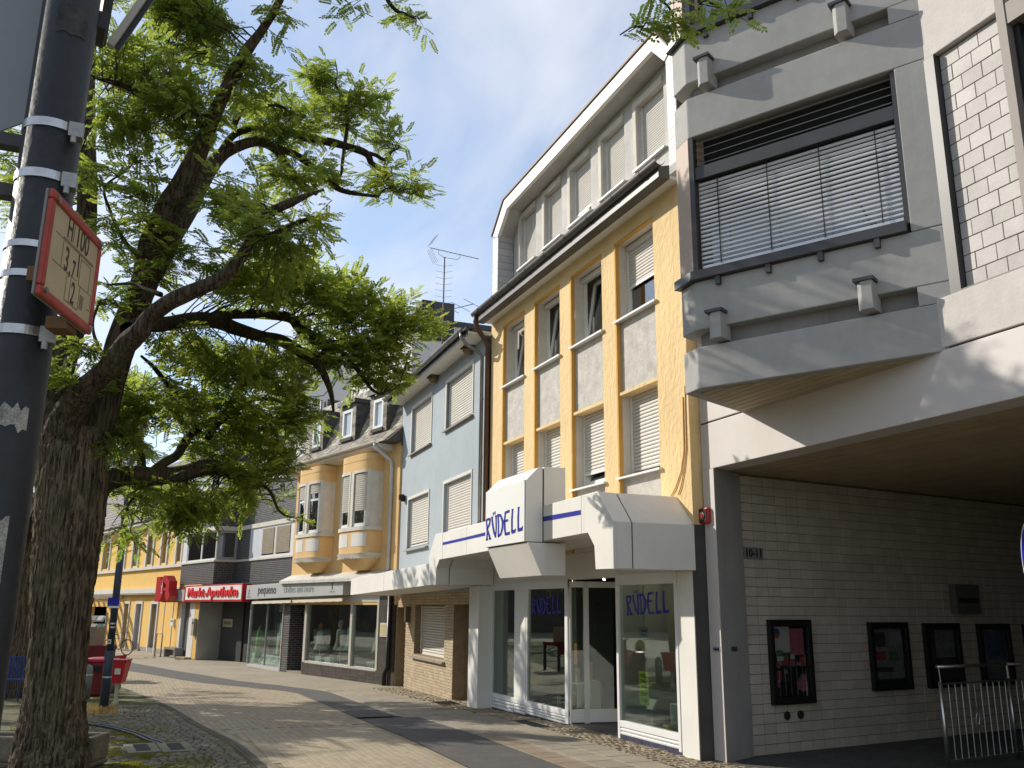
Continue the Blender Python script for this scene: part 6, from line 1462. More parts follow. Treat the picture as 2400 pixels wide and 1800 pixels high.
MB().tube([(0, 0, 0), (0, 0, 0.3), (0, 0, 0.9), (0, 0, 1.15)], [0.14, 0.12, 0.1, 0.02], 9).build('foliage_column', mat('display_green', (0.10, 0.35, 0.06), 0.7, 0.4, 14), t); MB().tube([(0, 0, -0.001), (0, 0, 0.1)], 0.16, 10).build('pot', mat('pot_yellow', (0.4, 0.4, 0.05), 0.6), t)
t = kthing('shop_lamp_sign', 'small green name sign high inside the pharmacy window', 'sign', -6.95, 0.2, 1.66); MB().box(-0.3, 0.3, 0, 0.03, 0, 0.08).build('panel', mat('sign_green', (0.01, 0.35, 0.14), 0.4), t); MB().box(-0.25, 0.25, -0.003, -0.0005, 0.02, 0.06).build('lettering', cube_m, t)
# pharmacy sign
t = kthing('pharmacy_sign', 'white sign with red rim and red lettering Markt-Apotheke', 'shop sign', -12.45, -0.22, 2.0)
MB().box(-3.03, 3.03, 0, 0.30, -0.02, 0.575).build('casing', mat('sign_red', (0.42, 0.012, 0.02), 0.4), t, bevel=0.006)
MB().box(-2.95, 2.95, -0.006, -0.0005, 0.05, 0.53).build('panel', mat('sign_white2', (0.74, 0.72, 0.68), 0.5), t)
text('Markt-Apotheke', 0.47, mat('letter_red', (0.78, 0.03, 0.04), 0.4), t, 0.02, -0.027, 0.16, 0.02, 1.0, 0.10, 0.006, width=5.3)
t = kthing('pharmacy_emblem', 'big red pharmacy letter emblem with white goblet beside the pharmacy sign', 'emblem', -16.98, -0.22, 2.0)
MB().box(-1.5, 1.49, 0.002, 0.28, -0.04, 0.47).build('casing', MATS['sign_red'], t); MB().box(-1.43, 1.42, -0.006, 0.0015, 0.0, 0.43).build('panel', mat('panel_grey', (0.38, 0.38, 0.37), 0.5), t)
MB().box(-1.42, -0.86, -0.30, -0.02, -0.02, 0.96).build('emblem_side', red_plastic, t)
mb = MB(); ro, y_ = 0.0, -0.34
Aout = [(-0.95, 0.13), (-0.62, 0.46), (-0.70, 0.56), (-0.70, 0.80), (-0.30, 1.0), (0.02, 0.98), (0.50, 0.76), (0.50, 0.42), (0.72, 0.20), (0.30, 0.02), (0.05, 0.24), (0.05, 0.48), (-0.22, 0.48), (-0.22, 0.26), (-0.55, 0.0)]
mb.prism_y([(-0.70, 0.42), (-0.35, 0.42), (-0.35, 0.78), (-0.30, 1.0), (-0.70, 0.80)], y_, -0.03).prism_y([(-0.35, 0.78), (-0.02, 0.66), (0.50, 0.72), (0.02, 0.99), (-0.30, 1.0)], y_ - 0.001, -0.031).prism_y([(0.04, 0.30), (0.50, 0.36), (0.50, 0.76), (0.04, 0.70)], y_ - 0.002, -0.032).prism_y([(-0.95, 0.13), (-0.60, 0.0), (-0.25, 0.30), (-0.25, 0.50), (-0.70, 0.46)], y_ - 0.003, -0.033).prism_y([(0.04, 0.24), (0.30, 0.0), (0.72, 0.18), (0.50, 0.42), (0.04, 0.42)], y_ - 0.004, -0.034).prism_y([(-0.36, 0.40), (0.05, 0.40), (0.05, 0.52), (-0.36, 0.52)], y_ - 0.0015, -0.0305)
mb.build('letter', red_plastic, t)
mb = MB(); mb.prism_y([(-0.50, 0.60), (-0.28, 0.60), (-0.36, 0.50), (-0.42, 0.50)], y_ - 0.02, y_ - 0.006); stroke_poly(mb, [(-0.39, 0.5), (-0.39, 0.34)], 0.03, y_ - 0.02, y_ - 0.006); stroke_poly(mb, [(-0.47, 0.32), (-0.31, 0.32)], 0.03, y_ - 0.02, y_ - 0.006); stroke_poly(mb, [(-0.36, 0.74), (-0.28, 0.66), (-0.36, 0.60), (-0.44, 0.46), (-0.36, 0.40)], 0.025, y_ - 0.026, y_ - 0.021)
mb.build('goblet', cube_m, t)
t = kthing('letterbox', 'pale box on the yellow pier beside the pharmacy entrance', 'letterbox', -14.55, -0.02, 0.75); MB().box(-0.14, 0.14, -0.10, 0, 0, 0.62).build('casing', mat('box_olive', (0.3, 0.29, 0.22), 0.5), t, bevel=0.008); MB().box(-0.10, 0.10, -0.105, -0.1005, 0.42, 0.5).build('flap', dark_metal, t)

# ------------------------------------------------------------------ far yellow building
KF = 1.22
fx, fy_ = KF * -36.1, KF * 2.3
def fthing(nm, lab, cat, u, off, z, group=None, rot=0.0):
    a = R(15); return thing(nm, lab, cat, (fx + KF * (u * math.cos(a) - off * math.sin(a)), fy_ + KF * (u * math.sin(a) + off * math.cos(a)), 1.85 * (1 - KF) + KF * z), a + rot, KF, group)
fb_ = fthing('far_yellow_building', 'long bright yellow building with white arched window frames at the end of the street', 'building', 0, 0, 0)
far_y = mat('bright_yellow_render', (0.80, 0.51, 0.14), 0.9, 0.06, 1.2, streak=0.12, streak_col=(0.6, 0.35, 0.08))
fw_ = mat('far_white', (0.62, 0.6, 0.54), 0.8, 0.07, 3)
ww = [(-2.36, -1.75), (-4.30, -3.6), (-6.30, -5.5), (-8.42, -7.6), (-10.5, -9.7), (-13.6, -12.4), (-15.9, -15.0), (-18.3, -17.3)]
holes = [(a, b, 3.52, 4.8) for a, b in ww]
ds = [(-8.85, -8.15), (-7.05, -6.25), (-4.85, -4.1)]
holes += [(a, b, 0.0, 1.88) for a, b in ds] + [(-15.0, -11.9, -0.05, 1.75)]
wall_mesh(MB(), -24, -0.6, -0.1, 5.25, holes, 0, 0.22).poly([(-0.6, 0, -0.1), (-0.6, 3, -0.1), (-0.6, 3, 5.3), (-0.6, 0, 5.3)]).build('wall', far_y, fb_)
MB().box(-24, -0.62, 0.9, 9, -0.1, 5.2).build('house_body', interior_dark, fb_)
MB().box(-24, -0.6, -0.10, -0.002, 3.30, 3.42).build('sill_band', fw_, fb_); MB().box(-24, -0.6, -0.16, -0.002, 2.33, 2.52).build('cornice', fw_, fb_); MB().box(-24, -0.6, -0.20, -0.003, 2.26, 2.328).build('cornice_moulding', mat('moulding_brown', (0.24, 0.19, 0.14), 0.8), fb_)
MB().prism_x([(-0.35, 5.2), (-0.35, 5.32), (0, 5.4), (0, 5.05)], -24, -0.6).build('eaves', fw_, fb_)
MB().box(-6.0, -0.62, -0.03, -0.002, -0.1, 0.17).build('plinth', mat('plinth_grey', (0.3, 0.29, 0.27), 0.9), fb_)
for (a, b) in ww:
    cx, r_ = (a + b) / 2, (b - a) / 2
    MB().box(a - 0.16, a, -0.05, 0.2, 3.44, 4.8).box(b, b + 0.14, -0.05, 0.2, 3.44, 4.8).prism_y([(a - 0.16, 4.801), (b + 0.14, 4.801), (b + 0.12, 5.0), (cx + r_ * 0.5, 5.12), (cx - r_ * 0.5, 5.12), (a - 0.14, 5.0)], -0.05, 0.1).build('window_surround', fw_, fb_)
    w_ = window(fb_, a + 0.001, b - 0.001, 3.53, 4.79, 0.14, fw=0.05, mullion=cx, transom=4.35)
    MB().box(a, b, 0.4, 0.42, 3.5, 4.8).build('room', interior_dark, w_)
lil = mat('door_lilac_white', (0.56, 0.53, 0.62), 0.6, 0.06, 3)
for i, (a, b) in enumerate(ds):
    MB().box(a - 0.14, a, -0.04, 0.2, 0.0, 2.0).box(b, b + 0.12, -0.04, 0.2, 0.0, 2.0).box(a, b, -0.04, 0.2, 1.89, 2.0).build('door_surround', fw_, fb_)
    d_ = MB().box(a, b, 0.16, 0.22, 0.0, 1.88).build('door', lil, fb_)
    MB().box(a + 0.3, a + 0.56, 0.152, 0.159, *((0.72, 0.98), (1.1, 1.32), (0.72, 0.98))[i]).build('red_panel', mat('panel_pinkred', (0.6, 0.06, 0.12), 0.6, 0.2, 9), d_)
for u in (-3.2, -2.13, -1.24): MB().box(u - 0.02, u + 0.02, -0.02, -0.002, 0.17, 2.0).build('white_line', fw_, fb_)
MB().box(-15, -11.95, 0.8, 0.85, 0, 1.8).build('recess_wall', mat('recess_ochre', (0.38, 0.22, 0.04), 0.9), fb_); MB().box(-12.7, -12.2, 0.72, 0.79, 0, 1.72).build('recess_door', mat('door_grey', (0.2, 0.2, 0.19), 0.6), fb_)
# steep grey roof with a white dormer
MB().prism_x([(-0.38, 5.33), (3.6, 9.4), (7.5, 5.3)], -24, -0.6).build('roof', mat('roof_deck_grey', (0.10, 0.095, 0.09), 0.85), fb_)
d_ = Vector((0, 3.98, 4.07)).normalized(); n_ = Vector((1, 0, 0)).cross(d_); pl = []
for r_ in range(20):
    for k in range(40):
        c_ = Vector((-0.9 - k * 0.58 - (0.29 if r_ % 2 else 0), -0.38, 5.33)) + d_ * (r_ * 0.285 + 0.14)
        pl.append((Matrix(((1, d_.x, n_.x, c_.x), (0, d_.y, n_.y, c_.y), (0, d_.z, n_.z, c_.z), (0, 0, 0, 1))) @ Matrix.Rotation(R(-4), 4, 'X'), 0.57, 0.32, 0.03))
pieces('roof_tile', pl, mat('roof_tile_grey', (0.17, 0.15, 0.14), 0.8, 0.2, 4, piece=0.2), fb_, 0.006, 300, base=Matrix.Translation((fx, fy_, 0)))
dm = MB().box(-4.9, -3.3, 1.2, 4, 6.9, 8.2).build('dormer', fw_, fb_); MB().box(-5.05, -3.15, 1.0, 4, 8.2, 8.35).build('dormer_roof', dark_metal, dm); MB().box(-4.6, -3.6, 1.185, 1.199, 7.1, 7.95).build('dormer_window', glass_up, dm)
t = fthing('pergola_canopy', 'pale slatted pergola canopy on the yellow building throwing slanted shadows', 'canopy', -12.3, -0.03, 2.12)
for y in (-2.1, -0.08): MB().box(-2.6, 3.0, y, y + 0.08, 0.0, 0.14).build('beam', fw_, t)
for k in range(7): MB().box(-2.6 + k * 0.9, -2.36 + k * 0.9, -2.019, -0.081, 0.01, 0.13).build('slat', fw_, t)
for q in (-2.5, 2.9): MB().bar((q, -1.2, 0.0), (q, -0.02, -0.45), 0.04, 0.04).build('strut', fw_, t)
t = fthing('wall_letterbox', 'white letterbox on the yellow wall beside the pharmacy emblem', 'letterbox', -1.75, -0.02, 1.07); MB().box(-0.2, 0.2, -0.12, 0, 0, 0.26).build('casing', white_frame, t, bevel=0.01); MB().box(-0.14, 0.14, -0.125, -0.1205, 0.17, 0.21).build('flap', dark_metal, t)
t = thing('bicycle_stand', 'bent steel tube bicycle stand in front of the yellow wall', 'bicycle stand', (-45.6, 1.48, gz(-45.6)), R(20)); MB().tube([(0, 0, 0), (0, 0, 0.92), (0.06, 0, 1.0), (0.60, 0, 1.0), (0.66, 0, 0.92), (0.66, 0, 0)], 0.03, 8).build('tube', mat('tube_rust', (0.3, 0.25, 0.2), 0.5), t, smooth=True); 
for q in (0, 0.66): MB().tube([(q, 0, 0), (q, 0, 0.015)], 0.07, 10).build('foot_plate', dark_metal, t)
t = thing('stone_bench', 'low grey stone bench at the door of the yellow building', 'bench', (-44.2, 2.2, gz(-44.2)), R(15)); MB().box(-0.75, 0.75, -0.2, 0.2, 0.34, 0.42).build('seat', mat('bench_grey', (0.2, 0.2, 0.2), 0.8), t)
for q in (-0.68, 0.68): MB().box(q - 0.06, q + 0.06, -0.18, 0.18, 0, 0.339).build('leg', MATS['bench_grey'], t)

# ------------------------------------------------------------------ tall white building behind with slate penthouse and aerials
bb = thing('white_back_building', 'tall white building with dark slate roof block behind the blue house', 'building', (-24, 12, 0), world=True)
wb_ = mat('far_white_render', (0.62, 0.60, 0.57), 0.9, 0.06, 1.5); slate_d = mat('dark_slate', (0.045, 0.047, 0.055), 0.6, 0.2, 4, piece=0.2)
MB().box(-40, -30.0, 8.6, 20, 0, 11.92).build('wall', wb_, bb)
MB().box(-40.1, -29.9, 8.5, 20.1, 11.925, 12.10).build('parapet', mat('parapet_slate', (0.05, 0.052, 0.06), 0.6, 0.15, 4), bb)
MB().box(-33, -29.95, 8.9, 10.15, 11.3, 12.78).build('slate_block', slate_d, bb)
for r_ in range(9):
    for k in range(3): MB().box(-29.949, -29.93, 8.95 + k * 0.4, 8.95 + k * 0.4 + 0.39, 11.32 + r_ * 0.16, 11.32 + r_ * 0.16 + 0.155).build('slate', slate_d, bb)
tw_ = thing('white_tower_block', 'distant white flat roofed block with roof railing seen through the leaves', 'building', (-60, 11, 0), world=True)
MB().box(-66, -56.5, 8.6, 14, 0, 17.9).build('wall', wb_, tw_); 
for k in range(8): MB().box(-66 + k * 1.35, -66 + k * 1.35 + 0.06, 8.62, 8.68, 17.9, 19.0).build('rail_post', white_frame, tw_)
for z in (18.25, 18.6, 18.95): MB().box(-66, -56.5, 8.63, 8.67, z, z + 0.05).build('rail', white_frame, tw_)
# aerials on one mast
t = thing('tv_aerial_mast', 'rusty aerial mast with long television aerial above the blue house roof', 'aerial', (-25.66, 8.32, 8.4))
rust = mat('aerial_rust', (0.16, 0.07, 0.04), 0.7, 0.3, 12); alu = mat('aerial_grey', (0.12, 0.12, 0.12), 0.5, 0.2, 8)
MB().tube([(0, 0, 0), (0, 0, 2.6)], 0.03, 8).build('mast', rust, t); MB().tube([(0, 0, 2.6), (0, 0, 4.35)], 0.024, 8).build('mast', alu, t)
def direction(a): return Vector((math.cos(R(a)), math.sin(R(a)), 0))
bd = direction(98.4); top = Vector((0, 0, 4.55))
MB().tube([top - bd * 0.54, top + bd * 1.25], 0.012, 6).build('boom', alu, t)
el = Vector((bd.y, -bd.x, 0))
for k in range(14):
    c_ = top + bd * (-0.38 + k * 0.12); h_ = 0.10 - k * 0.003; MB().tube([c_ - el * h_, c_ + el * h_], 0.004, 4).build('element', alu, t)
MB().tube([top - bd * 0.22, top - bd * 0.22 - Vector((0, 0, 0.14)), Vector((0, 0, 4.33)) - bd * 0.02, Vector((0, 0, 4.36)) + bd * 0.45, top + bd * 0.55 - Vector((0, 0, 0.12)), top + bd * 0.55], 0.008, 6).build('bracket', alu, t)
for s_ in (1, -1):
    for k in range(4):
        p = top - bd * (0.56 - 0.0) + Vector((0, 0, s_ * 0.06)); q = p + Vector((0, 0, s_ * 0.42)) + bd * 0.26
        e_ = el * (-0.14 + 0.093 * k); MB().tube([p + e_, q + e_], 0.005, 4).build('reflector_bar', alu, t)
el3 = direction(162 - 90)
for k in range(9):
    z = 2.35 + k * 0.21; MB().tube([Vector((0, 0, z + 0.05)) - el3 * 0.27, Vector((0, 0, z)), Vector((0, 0, z + 0.05)) + el3 * 0.27], 0.005, 4).build('dipole', alu, t)
MB().tube([(0.07, 0, 2.3), (0.07, 0, 4.2)], 0.005, 4).build('cable', alu, t)
t2 = thing('roof_aerial', 'cross shaped yagi aerial lower on the aerial mast above the gutter', 'aerial', (-25.66, 8.32, 8.4 + 2.52))
b2 = direction(31.3); e2_ = direction(127.0)
MB().tube([b2 * -0.42, b2 * 1.22], 0.012, 6).build('boom', alu, t2); MB().tube([(0, 0, -0.1), (0, 0, 0.1)], 0.045, 8).build('clamp', rust, t2)
for s_, h_ in ((1.22, 0.55), (0.72, 0.5), (0.33, 0.42), (-0.38, 0.5)): MB().tube([b2 * s_ - e2_ * h_, b2 * s_ + e2_ * h_], 0.008, 5).build('element', alu, t2)

# tree skeleton in metres: limbs as (x, y, z, radius), leaf clumps as (x, y, z, half width, half height, half depth, weight)
BRANCHES = [
 ('trunk', [(-11.45,-0.56,-0.07,0.462),(-11.48,-0.57,0.18,0.424),(-11.51,-0.59,0.48,0.384),(-11.52,-0.61,0.83,0.343),(-11.53,-0.63,1.19,0.328),(-11.54,-0.65,1.6,0.333),(-11.55,-0.67,1.97,0.354),(-11.55,-0.67,2.4,0.379),(-11.55,-0.68,2.78,0.404),(-11.56,-0.71,3.18,0.414),(-11.58,-0.75,3.53,0.404),(-11.59,-0.78,3.83,0.364)]),
 ('leader', [(-11.58,-0.62,3.44,0.264),(-11.6,-0.54,3.8,0.214),(-11.57,-0.47,4.12,0.184),(-11.55,-0.42,4.49,0.173),(-11.52,-0.34,4.97,0.168),(-11.43,-0.25,5.39,0.167),(-11.34,-0.17,5.76,0.172),(-11.21,-0.12,6.17,0.18),(-11.05,0.0,6.58,0.168),(-10.89,0.13,6.88,0.147),(-10.72,0.28,7.29,0.117),(-10.56,0.4,7.7,0.091),(-10.41,0.5,7.99,0.09),(-10.37,0.59,8.26,0.095),(-10.22,0.7,8.49,0.075),(-10.15,0.85,8.77,0.057),(-9.99,0.99,9.06,0.051),(-9.82,1.13,9.59,0.042),(-9.68,1.21,10.32,0.032),(-9.57,1.21,11.25,0.023)]),
 ('leader2', [(-11.43,-0.13,5.86,0.153),(-11.68,0.04,6.45,0.147),(-11.94,0.22,7.0,0.14),(-12.19,0.38,7.58,0.127),(-12.44,0.58,8.08,0.097),(-12.56,0.79,8.35,0.081),(-12.63,1.14,8.57,0.071),(-12.74,1.42,8.54,0.066),(-12.78,1.56,8.36,0.066),(-12.72,1.71,8.16,0.066),(-12.77,1.86,8.06,0.049),(-12.69,2.05,7.92,0.024)]),
 ('bough2', [(-12.63,1.14,8.57,0.053),(-12.73,1.43,8.57,0.054),(-12.83,1.7,8.58,0.055),(-12.83,1.97,8.44,0.055),(-12.83,2.23,8.25,0.049),(-12.86,2.43,8.15,0.044),(-12.74,2.7,8.07,0.031),(-12.71,3.02,8.08,0.019)]),
 ('bough3', [(-12.44,0.58,8.08,0.057),(-12.47,0.75,8.48,0.052),(-12.66,1.08,8.82,0.059),(-12.77,1.34,8.91,0.06),(-12.86,1.64,8.94,0.067),(-12.93,1.99,8.95,0.068),(-12.87,2.39,8.92,0.062),(-12.81,2.79,8.83,0.056),(-12.87,2.91,8.7,0.051),(-12.8,3.09,8.57,0.051),(-12.75,3.19,8.33,0.038),(-12.8,3.33,8.27,0.025)]),
 ('twig3a', [(-12.81,2.79,8.83,0.038),(-12.85,2.96,8.85,0.032),(-12.79,3.1,8.77,0.032),(-12.84,3.23,8.97,0.019),(-12.89,3.38,9.1,0.013)]),
 ('twig3b', [(-12.84,2.46,8.91,0.031),(-12.83,2.48,9.31,0.028),(-12.86,2.42,9.65,0.025),(-12.92,2.27,10.0,0.019),(-12.91,2.29,10.16,0.012),(-12.93,2.24,10.43,0.009)]),
 ('twig3c', [(-12.84,2.46,8.87,0.031),(-12.75,2.42,8.52,0.025),(-12.76,2.4,8.33,0.019),(-12.83,2.23,8.38,0.012)]),
 ('bough4', [(-12.05,0.72,8.39,0.044),(-12.02,0.79,8.59,0.044),(-12.07,0.93,8.77,0.039),(-12.16,1.24,8.95,0.034),(-12.18,1.44,8.94,0.017)]),
 ('arm', [(-11.41,-0.85,3.79,0.248),(-11.28,-0.8,4.0,0.206),(-11.0,-0.67,4.21,0.154),(-10.84,-0.54,4.33,0.138),(-10.69,-0.44,4.43,0.132),(-10.51,-0.27,4.68,0.131),(-10.35,-0.14,4.81,0.115),(-10.33,-0.08,4.95,0.102),(-10.15,0.09,5.08,0.1),(-10.08,0.25,5.18,0.1),(-10.02,0.4,5.26,0.091),(-9.95,0.56,5.34,0.087),(-9.9,0.68,5.45,0.082),(-9.84,0.82,5.66,0.073),(-9.8,0.91,5.9,0.068),(-9.78,0.96,6.09,0.064),(-9.71,1.14,6.23,0.059),(-9.64,1.31,6.32,0.05),(-9.57,1.47,6.41,0.027),(-9.51,1.62,6.47,0.014)]),
 ('arm_side', [(-9.79,0.93,5.86,0.041),(-9.83,1.11,5.94,0.042),(-9.96,1.31,6.14,0.038),(-9.99,1.51,6.28,0.024),(-10.03,1.68,6.38,0.01)]),
 ('limb', [(-10.63,-0.28,4.86,0.113),(-10.89,-0.14,5.03,0.102),(-11.25,0.05,5.16,0.101),(-11.74,0.43,5.42,0.102),(-12.05,0.73,5.53,0.111),(-12.24,1.04,5.51,0.102),(-12.42,1.4,5.5,0.093),(-12.52,1.67,5.51,0.095),(-12.62,1.96,5.4,0.09),(-12.64,2.16,5.32,0.085),(-12.69,2.31,5.15,0.061),(-12.75,2.41,4.99,0.049),(-12.83,2.49,4.82,0.037),(-12.81,2.52,4.61,0.019)]),
 ('limb2', [(-12.07,0.67,5.56,0.072),(-12.13,0.8,5.65,0.067),(-12.46,1.3,5.83,0.064),(-12.59,1.76,5.88,0.072),(-12.64,1.91,5.78,0.078),(-12.69,2.05,5.7,0.085),(-12.7,2.29,5.58,0.086),(-12.8,2.55,5.62,0.075),(-12.89,2.86,5.66,0.057),(-12.91,3.06,5.67,0.045),(-12.93,3.29,5.75,0.026)]),
 ('limb3', [(-12.82,2.52,5.6,0.044),(-12.76,2.65,5.43,0.037),(-12.78,2.86,5.24,0.031),(-12.8,3.07,5.0,0.025),(-12.74,3.21,4.92,0.013)]),
 ('fork_link', [(-12.63,2.19,5.32,0.043),(-12.59,2.28,5.43,0.036),(-12.67,2.34,5.57,0.037)]),
 ('low', [(-11.69,-0.5,3.16,0.206),(-11.86,-0.38,3.29,0.157),(-11.97,-0.13,3.4,0.139),(-12.11,0.07,3.42,0.131),(-12.24,0.27,3.45,0.122),(-12.37,0.48,3.51,0.118),(-12.52,0.64,3.58,0.115),(-12.56,0.8,3.64,0.121),(-12.62,0.92,3.66,0.111)]),
 ('low_stub', [(-12.13,0.02,3.48,0.06),(-12.13,0.01,3.58,0.054),(-12.14,-0.01,3.71,0.049)]),
 ('low2', [(-12.17,0.17,3.5,0.066),(-12.23,0.29,3.63,0.061),(-12.28,0.42,3.73,0.056),(-12.47,0.5,3.92,0.057),(-12.65,0.59,4.1,0.052),(-12.7,0.72,4.23,0.052),(-12.93,0.95,4.43,0.048),(-13.14,1.21,4.68,0.043),(-13.21,1.32,4.75,0.043),(-13.31,1.59,4.82,0.031),(-13.37,1.98,4.8,0.019)]),
 ('low3', [(-12.56,0.8,4.02,0.04),(-12.65,0.84,4.14,0.047),(-12.72,0.94,4.29,0.047),(-12.85,1.13,4.47,0.042),(-12.99,1.33,4.66,0.036),(-13.13,1.5,4.53,0.025),(-13.31,1.86,4.55,0.019)]),
 ('low4', [(-12.63,0.62,4.2,0.046),(-12.54,0.59,4.3,0.04),(-12.37,0.48,4.42,0.039),(-12.21,0.33,4.52,0.039),(-12.06,0.19,4.64,0.033),(-11.91,0.03,4.78,0.027),(-11.75,-0.13,4.87,0.016)]),
 ('low5', [(-12.63,0.89,3.63,0.052),(-12.75,1.12,3.58,0.047),(-12.93,1.46,3.56,0.036),(-13.04,1.72,3.44,0.025),(-13.18,1.91,3.16,0.016),(-13.2,2.12,3.08,0.009)]),
 ('low6', [(-12.1,0.08,3.34,0.038),(-11.92,-0.01,3.16,0.021),(-11.85,-0.11,3.0,0.016)]),
 ('left_stem', [(-11.75,-0.9,3.59,0.235),(-11.92,-1.06,4.0,0.206),(-12.04,-1.07,4.48,0.187),(-12.11,-0.99,5.05,0.178),(-12.21,-0.96,5.65,0.175),(-12.32,-0.96,6.28,0.16),(-12.45,-1.01,6.99,0.14),(-12.47,-1.07,7.56,0.129),(-12.61,-1.15,8.26,0.109),(-12.75,-1.21,8.92,0.088),(-12.88,-1.27,9.74,0.072),(-13.0,-1.31,10.82,0.056),(-13.12,-1.33,12.12,0.039)]),
 ('stub', [(-11.79,-0.49,4.59,0.125),(-11.88,-0.44,5.06,0.115),(-11.97,-0.38,5.4,0.111),(-11.96,-0.35,5.57,0.106)]),
 ('up_left', [(-10.57,0.37,7.67,0.038),(-10.49,0.05,7.61,0.033),(-10.52,-0.29,7.67,0.033),(-10.53,-0.58,7.81,0.032),(-10.51,-0.78,7.83,0.027),(-10.47,-0.94,7.82,0.018),(-10.51,-1.03,7.88,0.014)]),
 ('up_left2', [(-10.7,0.32,7.47,0.029),(-10.83,0.02,8.17,0.024),(-10.9,-0.16,8.47,0.019),(-10.98,-0.34,8.84,0.015),(-11.02,-0.44,9.28,0.01)]),
 ('up_top', [(-9.57,1.21,11.25,0.027),(-9.53,1.58,10.84,0.027),(-9.46,2.0,9.79,0.028),(-9.49,2.19,9.25,0.028),(-9.53,2.35,9.07,0.024),(-9.48,2.47,9.01,0.019),(-9.52,2.62,9.01,0.01)]),
 ('over', [(-9.57,1.21,11.25,0.027),(-8.34,2.33,10.8,0.029),(-7.04,3.37,9.33,0.023),(-6.24,3.74,7.89,0.017),(-5.98,3.84,7.27,0.014),(-5.84,3.92,7.02,0.01),(-5.83,3.95,6.85,0.007)]),
 ('over2', [(-5.98,3.84,7.27,0.01),(-5.91,3.74,6.93,0.008),(-5.94,3.67,6.78,0.005)]),
 ('over3', [(-5.98,3.84,7.32,0.01),(-5.51,3.92,6.92,0.008),(-5.34,4.09,6.74,0.005)]),
 ('lt', [(-11.28,-0.28,6.0,0.03),(-11.25,-0.47,6.18,0.025),(-11.21,-0.64,6.48,0.02),(-11.14,-0.74,6.77,0.015),(-11.04,-0.5,7.0,0.01)]),
 ('lt2', [(-10.28,0.02,5.22,0.032),(-10.45,-0.13,5.31,0.028),(-10.63,-0.3,5.42,0.019),(-10.74,-0.57,5.4,0.014)]),
 ('lt3', [(-10.84,-0.53,4.61,0.024),(-10.88,-0.63,4.81,0.019),(-10.9,-0.67,5.01,0.017),(-10.88,-0.62,5.25,0.012)]),
]
